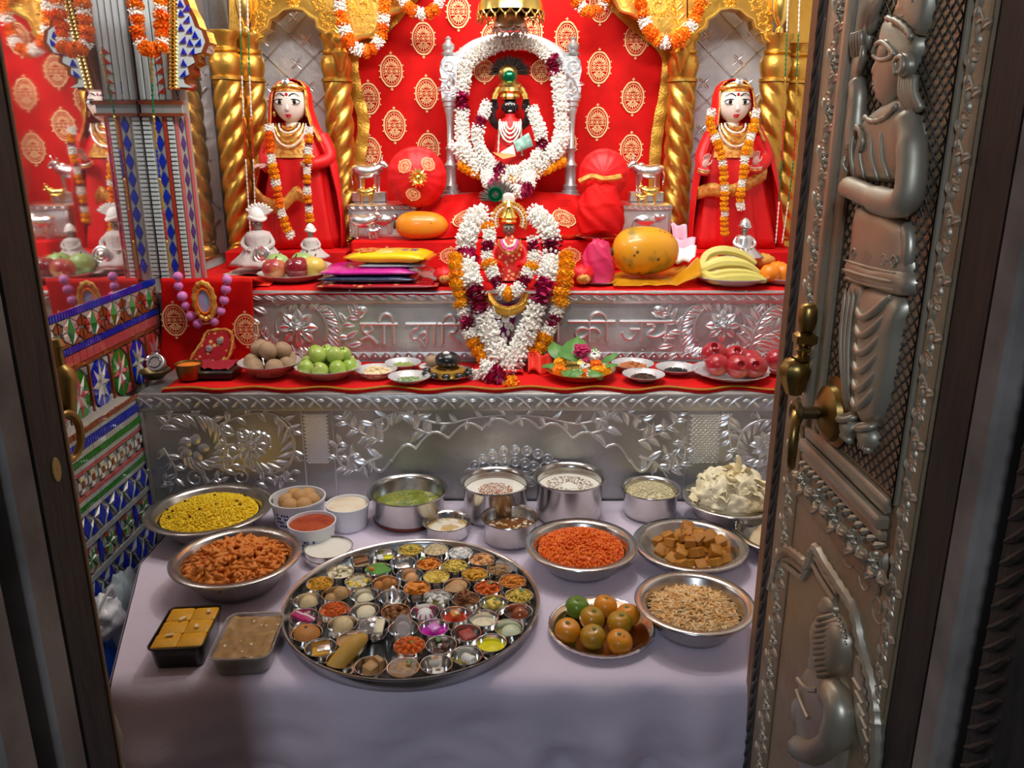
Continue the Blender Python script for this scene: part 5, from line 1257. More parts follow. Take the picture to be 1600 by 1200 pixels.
# ================================================================ small metal animals
def cow(label, x, y0, length, Y, z, mat, face=1, base=0, name='cow_figurine', cat='figurine'):
    s = length; X = P(x, y0, Y).x
    o = thing(name, label, cat, (X, Y, z))
    if base: MB().box((X-0.55*s,Y-0.2*s,z),(X+0.55*s,Y+0.2*s,z+base),ch=0.003).build('pedestal', mat, o); z += base
    mb = MB(); f = face
    path = [V(-0.46*f,0,0.60),V(-0.36*f,0,0.64),V(-0.1*f,0,0.60),V(0.15*f,0,0.64),V(0.30*f,0,0.70),V(0.40*f,0,0.80)]
    mb.tube([V(X,Y,z)+p_*s for p_ in smooth_path(path,4)], lambda t: s*(0.10+0.12*math.sin(PI*min(1,0.12+t*0.95))**0.7 if t < 0.75 else 0.19-0.32*(t-0.75)), 12, up=(0,1,0))
    mb.ell(V(X+0.20*f*s,Y,z+0.80*s), (0.13*s,0.09*s,0.10*s), 10, 7)
    for lx in (-0.36,-0.28,0.20,0.28):
        yy = 0.09 if lx in (-0.36, 0.28) else -0.09
        mb.tube([V(X+lx*f*s,Y+yy*s,z+0.55*s),V(X+(lx+0.02)*f*s,Y+yy*s,z+0.30*s),V(X+lx*f*s,Y+yy*s,z+0.05*s),V(X+(lx+0.01)*f*s,Y+yy*s,z+0.002)], [0.085*s,0.055*s,0.04*s,0.055*s], 8)
    mb.build('body', mat, o)
    mb = MB(); mb.tube(smooth_path([V(X+0.36*f*s,Y,z+0.86*s),V(X+0.50*f*s,Y-0.02*s,z+0.84*s),V(X+0.62*f*s,Y-0.04*s,z+0.74*s)],4), [0.11*s,0.115*s,0.115*s,0.11*s,0.10*s,0.09*s,0.075*s,0.07*s,0.06*s], 10); mb.build('head', mat, o)
    for sy in (-1, 1):
        mb = MB(); mb.tube(smooth_path([V(X+0.42*f*s,Y+sy*0.06*s,z+0.94*s),V(X+0.43*f*s,Y+sy*0.13*s,z+1.02*s),V(X+0.47*f*s,Y+sy*0.10*s,z+1.12*s)],3), lambda t: lerp(0.028,0.008,t)*s, 6); mb.build('horn', mat, o)
        mb = MB(); mb.ell((0,0,0), (0.03*s,0.10*s,0.045*s), 8, 6, T(X+0.40*f*s,Y+sy*0.16*s,z+0.88*s)); mb.build('ear', mat, o)
    mb = MB(); mb.tube(smooth_path([V(X-0.47*f*s,Y,z+0.66*s),V(X-0.55*f*s,Y,z+0.5*s),V(X-0.53*f*s,Y,z+0.3*s)],4), 0.022*s, 6); mb.ell(V(X-0.53*f*s,Y,z+0.26*s), (0.035*s,0.035*s,0.07*s), 8, 6); mb.build('tail', mat, o)
    return o
cow('silver cow figurine on the silver box beside the round red bolster', 577, 290, 0.104, 2.735, 1.3245, 'silver_bright', 1, 0.034)
cow('small gold cow figurine on the silver box before the silver cow', 573, 305, 0.058, 2.64, 1.3245, 'gold_bright', 1)
cow('silver cow figurine standing before the silver box behind the yellow packet', 570, 350, 0.088, 2.54, 1.2235, 'silver_bright', 1)
cow('silver cow figurine on the silver box behind the big papaya', 1010, 290, 0.104, 2.74, 1.3245, 'silver_bright', -1, 0.034)
cow('small gold cow figurine on the silver box behind the big papaya', 1014, 305, 0.062, 2.65, 1.3245, 'gold_bright', -1)
cow('tiny silver calf under the cow behind the yellow packet', 584, 368, 0.040, 2.525, 1.2235, 'silver_bright', 1)
for x, lb in ((1014, 'gold calf beside small gold cow behind the big papaya'),):
    cow(lb, 1002, 312, 0.034, 2.63, 1.3245, 'gold_bright', -1)

# ================================================================ umbrellas above the throne
def umbrella(label, x, y_rim, rad, H_, Y, mat, nscal):
    c = P(x, y_rim, Y); o = thing('ceremonial_umbrella', label, 'umbrella', (c.x, Y, c.z))
    mb = MB(); mb.lathe([(rad,c.z),(rad*0.97,c.z+H_*0.25),(rad*0.85,c.z+H_*0.55),(rad*0.6,c.z+H_*0.82),(rad*0.3,c.z+H_*0.96),(0.004,c.z+H_)], 40, T(c.x,Y,0), fn=lambda a, t: 1+0.012*math.cos(a*16)); mb.build('dome', mat, o)
    mb = MB(); mb.lathe([(rad*0.96,c.z+0.004),(rad*0.82,c.z+H_*0.5),(rad*0.3,c.z+H_*0.9),(0.004,c.z+H_*0.93)], 40, T(c.x,Y,0)); mb.build('lining', 'brass', o)
    for k in range(nscal):
        a0_, a1_ = 2*PI*k/nscal, 2*PI*(k+1)/nscal
        mb = MB(); mb.tube([V(c.x+rad*1.01*math.cos(lerp(a0_,a1_,t)), Y+rad*1.01*math.sin(lerp(a0_,a1_,t)), c.z-0.020*math.sin(PI*t)*rad/0.13) for t in (0,.2,.4,.6,.8,1)], 0.0022, 5); mb.build('swag', mat, o)
        a = (a0_+a1_)/2; mb = MB(); mb.ell(V(c.x+rad*math.cos(a),Y+rad*math.sin(a),c.z-0.026*rad/0.13), (0.0032,0.0032,0.008*rad/0.13+0.003), 6, 5); mb.build('drop', mat, o)
    mb = MB(); mb.tube([V(c.x,Y,c.z+H_*0.9), V(c.x,Y,c.z+H_+0.12)], 0.006, 8); mb.build('rod', mat, o)
umbrella('gold domed umbrella with scalloped swags above the throne', 798, 20, 52*mpp(2.55,10), 0.085, 2.56, 'gold_bright', 20)
umbrella('small silver domed umbrella hanging below the gold one', 797, 44, 27*mpp(2.6,40), 0.045, 2.62, 'silver_bright', 14)

# ================================================================ bolsters and bundles
def bolster(label, x, y, r, Y, tilt, knot=True):
    c = P(x, y, Y); o = thing('red_bolster', label, 'cushion', (c.x, Y, c.z-r)); M = T(*c) @ RZ(tilt)
    rings = []
    for i in range(17):
        t = i/16; yy = lerp(-0.105, 0.105, t)
        prof = r*math.sqrt(max(0.004, 1-abs(2*t-1)**4.5)); fo = 0.05*(abs(2*t-1)**2)
        rings.append([M @ V(prof*math.cos(a)*(1+fo*math.sin(14*a)), yy+0.012*(1 if t < 0.2 else 0), prof*math.sin(a)*(1+fo*math.sin(14*a))) for a in [2*PI*k/56 for k in range(56)]])
    mb = MB(); mb.loft(rings); mb.build('cushion', 'red_satin', o, sharp=None)
    if knot:
        mb = MB()
        for k in range(14):
            a = 2*PI*k/14; mb.tube([M @ V(0,-0.106,0), M @ V(0.018*math.cos(a),-0.118,0.018*math.sin(a)), M @ V(0.028*math.cos(a),-0.112,0.028*math.sin(a))], [0.004,0.006,0.002], 5)
        mb.ell((0,-0.112,0), (0.012,0.010,0.012), 8, 6, M); mb.build('gold_knot', 'gold_bright', o)
    for a in (0.9, 2.4, 4.4):
        motif_on(o, lambda u, v: M @ V((r*0.55+v*0.9)*math.cos(a+u/r/0.55)*1.0, -0.100+0.012-0.012*(1-((r*0.55+v)/r)**2)*1.0-0.006, (r*0.55+v*0.9)*math.sin(a+u/r/0.55)), 0.045, 0.05) if knot else None
    return o
bolster('round red satin bolster tied with a gold knot beside the silver cow', 651, 276, 0.092, 2.60, 0.15)
# upright gathered bundle
def bundle(label, x, y0, y1, wpx, Y, mat, neck=0.5, name='cloth_bundle'):
    S = mpp(Y, y1); o = thing(name, label, 'bundle', P(x, y1, Y)); rings = []; n = 26
    for i in range(n+1):
        t = i/n; y = lerp(y1, y0, t); w_ = wpx*S*(0.92+0.1*math.sin(t*5)) if t < 0.55 else wpx*S*lerp(1.0, 0.55, (t-0.55)/0.45)
        if t > 0.96: w_ *= 0.6
        c = P(x, y, Y)
        rings.append([c+V(w_*math.cos(a)*(1+0.05*math.sin(7*a+t*16)), w_*0.75*math.sin(a)*(1+0.05*math.sin(7*a+t*16)), 0.006*math.sin(3*a+t*9)) for a in [2*PI*k/40 for k in range(40)]])
    mb = MB(); mb.loft(rings); mb.build('wrap', mat, o, sharp=None)
    return o
bundle('red cloth wrapped pot on a small plate beside the throne drape', 938, 288, 362, 36, 2.47, 'red_cloth')
# bolster on top of the wrapped pot
bo = bolster('red satin bolster with gathered gold middle behind the red wrapped pot', 943, 272, 0.078, 2.60, -0.1, False)
mb = MB(); mb.tube(smooth_path([P(905,284,2.47),P(925,276,2.465),P(945,280,2.46),P(970,276,2.47)],4), 0.009, 7); mb.build('gold_band', 'gold_brocade', bo)
def dish(label, c, r, h, mat, name='plate', cat='plate', n=40, rim=0.0, scal=0, foot=0.65):
    """shallow dish with real thickness; c is the centre of its underside"""
    o = thing(name, label, cat, c); t = 0.0016
    fn = (lambda a, tt: 1+0.03*math.cos(scal*a)*tt if scal else 1) if scal else None
    prof = [(0.0005,0.0),(r*foot,0.0),(r*(foot+0.12),h*0.35),(r*0.97,h*0.95),(r,h),(r*1.0,h+t*1.4),(r*0.965,h+t),(r*(foot+0.1),h*0.35+t*1.6),(r*foot*0.98,t*1.5),(0.0005,t*1.5)]
    mb = MB(); mb.lathe([(a, z) for a, z in prof], n, T(*c), fn=fn); mb.build('dish', mat, o, sharp=50)
    return o
c = PZ(938, 372, 1.2235); dish('thin silver plate under the red wrapped pot', (c.x, 2.52, 1.2235), 0.085, 0.012, 'steel_rim')
c = P(866, 368, 2.53); dish('small gold rimmed plate on the red tier beside the wrapped pot', (P(890,368,2.53).x, 2.545, 1.2235), 0.040, 0.012, 'gold_bright')

# ================================================================ things on the upper step
ZU = Z2+0.009
def fruit(name, label, cat, c, r, mat, sq=0.95, dim=True, stem=None, tilt=(0,0), group=None, stem_mat='stem_brown', lum=None):
    o = thing(name, label, cat, (c[0],c[1],c[2]-r*sq), group=group)
    M = T(*c) @ RX(tilt[0]) @ RY(tilt[1])
    def fn(d):
        k = 1.0
        if dim: k -= 0.16*max(0, abs(d.z)-0.82)/0.18*1.0
        if lum: k += lum*math.sin(5*math.atan2(d.y,d.x))*(1-abs(d.z))*0.5
        return k
    mb = MB(); mb.ell((0,0,0), (r,r,r*sq), 24, 18, M, fn=fn); mb.build('flesh', mat, o, sharp=None)
    if stem:
        mb = MB(); mb.tube([M @ V(0,0,r*sq*0.80), M @ V(0.004,0.002,r*sq*0.80+stem)], [0.0022,0.0016], 6); mb.build('stem', stem_mat, o)
    return o
pc = PZ(458, 438, ZU); pc.y = 2.29
dish('silver paper plate of apples beside the packets', (P(458,440,2.30).x, 2.30, ZU), 0.098, 0.020, 'foil', n=44, scal=22)
for nm, lb, x, y, Y, r, m_ in (('apple','pale green apple at the back of the plate nearer the mirror',434,414,2.335,0.036,'apple_green'),('apple','pale green apple at the back of the plate nearer the packets',474,412,2.345,0.037,'apple_green'),
        ('apple','dull red and yellow apple at the front of the plate',430,436,2.255,0.034,'apple_mixed'),('apple','shiny dark red apple at the front of the plate',465,432,2.265,0.036,'apple_red'),('apple','yellow apple on the plate touching the packets',491,428,2.285,0.035,'apple_yellow')):
    X = P(x, y, Y).x; fruit(nm, lb, 'apple', (X, Y, ZU+0.006+r*0.93), r, m_, 0.93, True, 0.012, (R.uniform(-.4,.2), R.uniform(-.3,.3)), 'apples on the silver plate')
# ---- marble figurines on lace before the statue
def seated_figure(label, x, yb, hpx, Y, robe, turban):
    b = P(x, yb, Y); S = mpp(Y, yb); h = hpx*S; o = thing('seated_figurine', label, 'figurine', b)
    mb = MB(); mb.lathe([(h*0.52,0),(h*0.50,h*0.06),(h*0.34,h*0.20),(h*0.22,h*0.36),(h*0.25,h*0.50),(h*0.20,h*0.58),(h*0.07,h*0.62)], 24, T(*b), fn=lambda a, t: 1+0.12*math.sin(9*a+t*3)*(1-t), cap0=True); mb.build('robe', robe, o, sharp=None)
    c = b+V(0,-h*0.02,h*0.72); mb = MB(); mb.ell(c, (h*0.095,h*0.095,h*0.115), 14, 10); mb.ell(c+V(0,-h*0.095,-h*0.01), (h*0.018,h*0.02,h*0.03), 6, 5); mb.build('head', 'idol_grey', o)
    for sx in (-1, 1):
        MB().ell(c+V(sx*h*0.036,-h*0.085,h*0.025), (h*0.022,h*0.01,h*0.012), 8, 5).build('eye', 'white_silk', o)
        mb = MB(); mb.tube(smooth_path([b+V(sx*h*0.20,-h*0.02,h*0.52), b+V(sx*h*0.28,-h*0.10,h*0.38), b+V(sx*h*0.14,-h*0.26,h*0.28)],4), h*0.042, 8); hand(mb, b+V(sx*h*0.14,-h*0.26,h*0.28), (-sx*0.6,-0.6,0.1), (0,0,1), h*0.08); mb.build('arm', robe, o)
    mb = MB(); mb.lathe([(h*0.10,h*0.78),(h*0.15,h*0.80),(h*0.16,h*0.86),(h*0.13,h*0.94),(h*0.09,h*1.0),(h*0.04,h*1.04),(0.0006,h*1.05)], 18, T(*b)); mb.tube([b+V(h*0.155*math.cos(a),h*0.155*math.sin(a),h*(0.83+0.03*math.sin(a*2))) for a in [2*PI*k/18 for k in range(18)]], h*0.028, 6, closed=True); mb.build('turban', turban, o)
    return o
f1 = seated_figure('white robed figurine with tall feathered turban on lace by the mirror', 408, 412, 84, 2.42, 'lace', 'white_silk')
mb = MB()
for k in range(9):
    a = lerp(0.5, 2.6, k/8); p0 = P(406,338,2.42); mb.tube([p0, p0+V(0.03*math.cos(a),0,0.03*math.sin(a)), p0+V(0.045*math.cos(a),-0.004,0.040*math.sin(a))], [0.003,0.008,0.003], 6)
mb.build('turban_fan', 'white_silk', f1)
mb = MB(); mb.lathe([(0.026,0.0),(0.026,0.003),(0.022,0.005),(0.019,0.003),(0.012,0.005),(0.010,0.003),(0.0005,0.006)], 20, T(*P(409,398,2.355)) @ RX(PI/2-0.2)); mb.build('round_medallion', 'silver_bright', f1)
seated_figure('smaller white robed figurine on lace before the goddess statue', 488, 402, 50, 2.44, 'lace', 'white_silk')
def lacecloth(u, v):
    p_ = PZ(lerp(352,548,u), 1, ZU) if False else None
    x = lerp(P(356,400,2.42).x, P(540,400,2.42).x, u); y = lerp(2.36, 2.50, v); z = ZU+0.004+0.010*max(0, noise.noise((x*16, y*16, 2)))+0.02*math.exp(-((u-0.75)**2)/0.02)*v
    return (x, y, z)
cloth_patch('lace_cloth', 'crumpled white lace cloth under the two robed figurines', 'lace', lacecloth, 46, 14)
def orcloth(u, v):
    x = lerp(P(350,415,2.3).x, P(436,415,2.3).x, u); y = lerp(2.19, 2.35, v); return (x, y, ZU+0.003+0.006*noise.noise((x*14,y*14,8)))
cloth_patch('orange_cloth', 'orange red cloth flap between mirror and the apple plate', 'orange_red', orcloth, 20, 10)

# ---- packets
def pillow_pack(label, cpx, Y, z, w_, d_, h_, rot, mats, name='packet', tiltx=0.0, cat='packet'):
    X = P(cpx[0], cpx[1], Y).x; o = thing(name, label, cat, (X, Y, z), rot); return o, X
def flat_pack(label, x0, x1, y, yb, Y, depth, z0, h, mat, name='packet', sag=0.003, rot=0.0):
    a, b = P(x0, y, Y).x, P(x1, y, Y).x; cx = (a+b)/2; w_ = b-a
    o = thing(name, label, 'packet', (cx, Y, z0), rot)
    M = T(cx, Y, z0) @ RZ(rot)
    rings = []
    for i in range(13):
        t = i/12; x = lerp(-w_/2, w_/2, t); k = min(1, math.sin(PI*min(1,max(0,t)))*2.2+0.15)
        ring = []
        for j in range(16):
            s_ = j/16; ang = 2*PI*s_; yy = 0.5*depth*(math.copysign(abs(math.cos(ang))**0.5, math.cos(ang))); zz = h*0.5+h*0.5*k*math.copysign(abs(math.sin(ang))**0.6, math.sin(ang))+sag*noise.noise((x*15, yy*15, h*100))
            ring.append(M @ V(x, depth/2+yy, max(0.0005, zz)))
        rings.append(ring)
    mb = MB(); mb.loft(rings); mb.build('wrapper', mat, o, sharp=None)
    return o, M, w_
flat_pack('flat red printed cloth packet at the bottom of the packet pile', 490, 684, 455, 0, 2.135, 0.22, ZU, 0.012, 'pack_red')
flat_pack('navy blue shiny packet in the packet pile', 496, 650, 448, 0, 2.15, 0.19, ZU+0.0125, 0.018, 'pack_navy')
flat_pack('magenta cloth packet in clear wrap near the top of the pile', 498, 650, 440, 0, 2.16, 0.19, ZU+0.031, 0.016, 'pack_magenta')
flat_pack('silvery clear wrapped packet jutting from the packet pile', 560, 664, 440, 0, 2.20, 0.17, ZU+0.0475, 0.010, 'pack_grey')
o, M, w_ = flat_pack('bright yellow almond snack packet with violet print on the packet pile', 538, 662, 415, 0, 2.20, 0.16, ZU+0.058, 0.030, 'pack_yellow', rot=-0.10)
for s in (-1, 1): MB().box((s*w_*0.5-0.014,0.03,0.010),(s*w_*0.5+0.014,0.13,0.015),M).build('crimped_end', 'pack_orange', o)
rr_ = random.Random(5)
for k in range(12):
    x, y = -w_*0.30+rr_.uniform(-.026,.026), 0.05+rr_.uniform(-.028,.04)
    MB().ell((0,0,0), (0.011,0.006,0.004), 10, 6, M @ T(x, y, 0.0305) @ RZ(rr_.uniform(0,3))).build('printed_almond', 'almond', o)
for (x0_, y0_, ww) in ((0.035,0.06,0.020),(0.060,0.065,0.020)):
    for k in range(3): MB().box((x0_+k*0.006,y0_,0.0292),(x0_+k*0.006+0.003,y0_+0.026,0.0316),M).build('violet_print', 'print_violet', o)
    MB().box((x0_-0.001,y0_+0.025,0.0292),(x0_+0.017,y0_+0.029,0.0316),M).build('violet_print', 'print_violet', o)
# clear crumpled film beside pile
def film(u, v):
    x = lerp(P(640,430,2.2).x, P(684,430,2.2).x, u); y = lerp(2.16, 2.34, v); return (x, y, ZU+0.02+0.03*(1-u)+0.012*noise.noise((x*40, y*25, 1)))
cloth_patch('plastic_film', 'crumpled clear plastic film at the end of the packet pile', 'film', film, 16, 20, thick=0.0006, cat='plastic film')

# ---- papayas
def papaya(label, x, y, Y, z, L, r, mat, yaw):
    X = P(x, y, Y).x; o = thing('papaya', label, 'papaya', (X, Y, z)); M = T(X, Y, z+r) @ RZ(yaw)
    rings = []; n = 20
    for i in range(n+1):
        t = i/n; rr = r*math.sqrt(max(0.003, 1-(2*t-1)**2))*(1-0.10*(t-0.5))**1.0; rr = r*max(0.12,(1-abs(2*t-1)**2.6)**0.5)*(1-0.14*(t-0.5))
        rings.append([M @ V(lerp(-L/2, L/2, t), rr*math.cos(a)*(1+0.012*math.cos(5*a)), rr*math.sin(a)*(1+0.012*math.cos(5*a))) for a in [2*PI*k/30 for k in range(30)]])
    mb = MB(); mb.loft(rings); mb.build('flesh', mat, o, sharp=None)
    mb = MB(); mb.lathe([(0.012,0),(0.010,0.005),(0.004,0.006),(0.0005,0.004)], 10, M @ T(-L/2,0,0) @ RY(-PI/2)); mb.build('stem_scar', 'stem_brown', o)
papaya('small orange papaya lying on the red tier before the silver box', 659, 352, 2.525, 1.2235, 0.165, 0.043, 'papaya', 0.06)
papaya('big mottled papaya on a yellow plastic bag before the silver box', 1008, 402, 2.31, ZU+0.012, 0.195, 0.069, 'papaya_big', 0.12)
def yfilm(u, v):
    x = lerp(P(955,430,2.24).x, P(1088,430,2.24).x, u); y = lerp(2.175, 2.40, v)
    z = ZU+0.003+0.011*abs(noise.noise((x*22, y*18, 4)))
    k = max(0, (u-0.72)/0.28); z += 0.075*k*(1-abs(v-0.4))*(0.6+0.4*math.sin(v*7))
    return (x, y, z)
cloth_patch('plastic_bag', 'yellow plastic bag crumpled under the big papaya', 'film_yellow', yfilm, 40, 26, thick=0.0008, cat='plastic bag')
def folded(label, pts, Y, mat, name='paper_bundle', th=0.003, cat='paper'):
    ps = [P(x, y, Y+d) for x, y, d in pts]
    mb = MB(); mb.grid(lambda u, v: ps[0].lerp(ps[1],u).lerp(ps[3].lerp(ps[2],u),v)+V(0,0.008*math.sin(u*5),0.004*math.sin(u*9+v*3)), 10, 6)
    o = mb.build(name, mat, None, sharp=None, label=label, cat=cat); m = o.modifiers.new('t','SOLIDIFY'); m.thickness = th
folded('folded pink paper standing behind the big papaya', [(1046,375,0.05),(1086,372,0.02),(1082,402,-0.02),(1050,398,0.02)], 2.42, 'paper_pink')
folded('second pink paper leaning up behind the big papaya', [(1048,350,0.06),(1072,352,0.05),(1074,380,0.03),(1052,376,0.05)], 2.44, 'paper_pink')
folded('sheaf of white papers beside the pink paper behind the papaya', [(1052,392,0.0),(1086,386,0.0),(1084,410,-0.04),(1054,412,-0.02)], 2.39, 'white_silk', th=0.008)
# ---- pouches
bundle('deep pink cloth pouch standing between garland and big papaya', 934, 376, 443, 25, 2.245, 'pink_cloth', name='cloth_pouch')
c = PZ(934,446,ZU); dish('thin steel plate under the deep pink pouch', (P(934,446,2.235).x, 2.235, ZU-0.002), 0.052, 0.008, 'steel_rim')
def knot_pouch(label, x, y, r, Y):
    X = P(x, y, Y).x; z = ZU; o = thing('cloth_pouch', label, 'pouch', (X, Y, z))
    mb = MB(); mb.ell((X,Y,z+r*0.85), (r*1.1,r,r*0.85), 26, 16, fn=lambda d: 1+0.05*math.sin(9*math.atan2(d.z,d.x))); mb.build('wrap', 'red_satin', o, sharp=None)
    mb = MB(); mb.ell((X+0.004,Y-r*0.85,z+r*0.6), (r*0.62,r*0.42,r*0.45), 18, 12, fn=lambda d: 1+0.10*math.sin(12*math.atan2(d.z,d.x))); mb.build('gold_end', 'gold_brocade', o, sharp=None)
knot_pouch('small red pouch with gold knot beside the pink pouch', 908, 432, 0.032, 2.215); knot_pouch('small red pouch with gold knot beside the packet film', 694, 432, 0.028, 2.225)
# ---- bananas
c0 = P(1142, 440, 2.24)
dish('silver paper plate of bananas before the silver baby idol', (c0.x, 2.245, ZU), 0.105, 0.020, 'foil', n=44, scal=22)
for i in range(5):
    o = thing('banana', ('topmost','second','third','fourth','lowest front')[i]+' pale yellow banana of the bunch on the silver plate', 'banana', (c0.x, 2.24, ZU+0.01), group='bananas in the bunch')
    k = i-2.5; yy = 2.290-0.026*i; zz = ZU+0.066-0.0115*i+(0.007,-0.004,0.006,-0.003,0.002)[i]
    pts = smooth_path([V(c0.x-0.088,2.25-0.006*i,ZU+0.030),V(c0.x-0.062,yy,zz-0.004),V(c0.x-0.02,yy,zz+0.012-0.003*i),V(c0.x+0.035,yy-0.004,zz+0.002),V(c0.x+0.078+0.004*(i%2),yy-0.010,max(ZU+0.016,zz-0.024))],6)
    mb = MB(); mb.tube(pts, lambda t: 0.0050+0.0086*math.sin(PI*min(1,max(0,t*0.96+0.03)))**0.6 if t > 0.06 else 0.006, 7); mb.build('peel', 'banana', o, sharp=30)
    mb = MB(); mb.tube([pts[-1], pts[-1]+(pts[-1]-pts[-3]).normalized()*0.006], [0.005,0.003], 6); mb.build('tip', 'banana_tip', o)
dish('silver plate of oranges at the edge of the carved door', (P(1222,436,2.24).x, 2.24, ZU), 0.062, 0.016, 'foil', n=36, scal=18)
for x, Y, lb in ((1204,2.215,'orange on the plate touching the bananas'),(1224,2.225,'orange on the plate by the carved door'),(1215,2.275,'orange at the back of the plate by the carved door')):
    fruit('orange', lb, 'orange', (P(x,425,Y).x, Y, ZU+0.005+0.027), 0.028, 'orange_fruit', 0.94)
# ---- silver baby idol with breads
seated_figure('small silver decorated baby idol on red cloth behind the bananas', 1160, 402, 58, 2.40, 'silver_bright', 'silver_bright')
def redmat(u, v):
    x = lerp(P(1085,400,2.40).x, P(1224,400,2.40).x, u); y = lerp(2.335, 2.47, v); return (x, y, ZU+0.004+0.012*max(0, noise.noise((x*14,y*14,6))))
cloth_patch('red_mat', 'red cloth with gold edge under the silver baby idol', 'red_satin', redmat, 30, 12)
for x, y, Y, rx, ry, lb in ((1112,392,2.40,0.030,0.024,'round golden sweet bun beside the silver baby idol'),(1192,382,2.44,0.040,0.022,'ridged golden bread roll behind the silver baby idol'),(1138,378,2.45,0.024,0.020,'small pinkish golden bun behind the silver baby idol')):
    X = P(x, y, Y).x; o = thing('sweet_bun', lb, 'bun', (X, Y, ZU+0.012))
    mb = MB(); mb.ell((X,Y,ZU+0.014+ry), (rx,rx*0.8,ry), 26, 16, fn=lambda d: 1+(0.05*math.sin(16*d.x) if rx > 0.035 else 0.015*math.sin(8*d.x))); mb.build('crust', 'bread', o, sharp=None)
mb = MB()
for sx in (-1, 1):
    for k in range(5): pass
o = thing('red_pouch', 'small red velvet pouch between big papaya and bananas', 'pouch', P(1093,428,2.33)); c = P(1093,418,2.33); c.z = ZU+0.032
mb = MB(); mb.ell(c, (0.032,0.026,0.032), 20, 14, fn=lambda d: 1+0.05*math.sin(7*math.atan2(d.y,d.x))); mb.build('wrap', 'velvet', o, sharp=None)

# ================================================================ hanging cloth with bead rosary by the mirror
hc = thing('hanging_cloth', 'red cloth with gold motifs hanging over the step beside the mosaic', 'cloth', P(322,580,2.12))
def hfn(u, v):
    p_ = P(lerp(250,394,u)+2*math.sin(v*4), lerp(430,582,v), 2.125); d = 0.004*math.sin(u*17+v*3)
    y = 2.128+d
    if v < 0.04: return V(p_.x, 2.22, Z2+0.012)
    return V(p_.x, y, p_.z)
mb = MB(); mb.grid(hfn, 40, 26); f_ = mb.build('fabric', 'velvet', hc, sharp=None); m = f_.modifiers.new('t','SOLIDIFY'); m.thickness = 0.003
SH = mpp(2.12, 500)
me = motif_mesh(42*SH, 62*SH)
for (x, y) in ((273,500),(385,515)): p_ = P(x,y,2.117); inst(me, 'embroidered_motif', hc, wm(hc).inverted() @ T(*p_) @ RX(PI/2))
ro = thing('bead_rosary', 'lilac wool bead rosary with framed oval pendant on the red cloth', 'rosary', P(322,510,2.10))
mb = MB(); mb.ell((0,0,0), 1.0, 12, 9, fn=lambda d: 1+0.04*noise.noise(d*4)); bme = mb.mesh('bead', 'bead_lilac', sharp=None)
path = [(281,425),(278,432),(279,447),(285,463),(290,478),(298,494),(309,506),(335,502),(345,486),(350,469),(353,452),(355,437),(361,425),(350,415),(292,415)]
for i, (x, y) in enumerate(path):
    p_ = P(x, y, 2.105 if y > 430 else 2.15); 
    if y < 430: p_.z = Z2+0.022
    inst(bme, 'bead', ro, wm(ro).inverted() @ T(*p_) @ SCL(0.0125*R.uniform(.9,1.1)))
mb = MB(); mb.tube(smooth_path([P(x,y,2.110) for x, y in path[1:13]],4), 0.002, 5); mb.build('cord', 'gold_thread', ro)
mb = MB(); mb.lathe([(0.0005,0.004),(0.017,0.004),(0.018,0.0)], 24, T(*P(320,470,2.10)) @ RX(PI/2) @ SCL(1.0,1.75,1)); mb.build('oval_picture', 'pendant_blue', ro)
mb = MB(); mb.tube([P(320,470,2.10)+V(0.026*math.cos(a),-0.003,0.048*math.sin(a)) for a in [2*PI*k/28 for k in range(28)]], [0.009 if k % 2 else 0.006 for k in range(28)], 7, closed=True); mb.build('gold_frame', 'gold_brocade', ro)
mb = MB(); mb.tube([P(320,470,2.10)+V(0.019*math.cos(a),-0.006,0.033*math.sin(a)) for a in [2*PI*k/28 for k in range(28)]], 0.003, 6, closed=True); mb.build('orange_frame', 'marigold', ro)
po = thing('embroidered_pouch', 'red embroidered pouch with gold braid leaning under the rosary', 'pouch', P(332,574,2.07))
q = [(-0.052,-0.03),(-0.012,-0.042),(0.042,-0.034),(0.062,0.015),(0.052,0.055),(-0.005,0.052),(-0.022,0.022)]
Mp = T(*P(330,548,2.085)) @ RX(PI/2-0.35)
MB().prism(q, -0.012, 0.012, Mp, top_in=0.12).build('body', 'pouch_red', po)
mb = MB(); mb.tube([Mp @ p_ for p_ in smooth_path([V(a*0.97,b*0.97,0.012) for a, b in q], 5, True)], [0.005 if k % 2 else 0.003 for k in range(35)], 6, closed=True); mb.build('gold_braid', 'gold_brocade', po)
for a, b in ((0.0,0.005),(0.028,0.025)): MB().lathe([(0.010,0),(0.009,0.004),(0.0005,0.006)], 14, Mp @ T(a,b,0.012)).build('silver_disc', 'silver_bright', po)

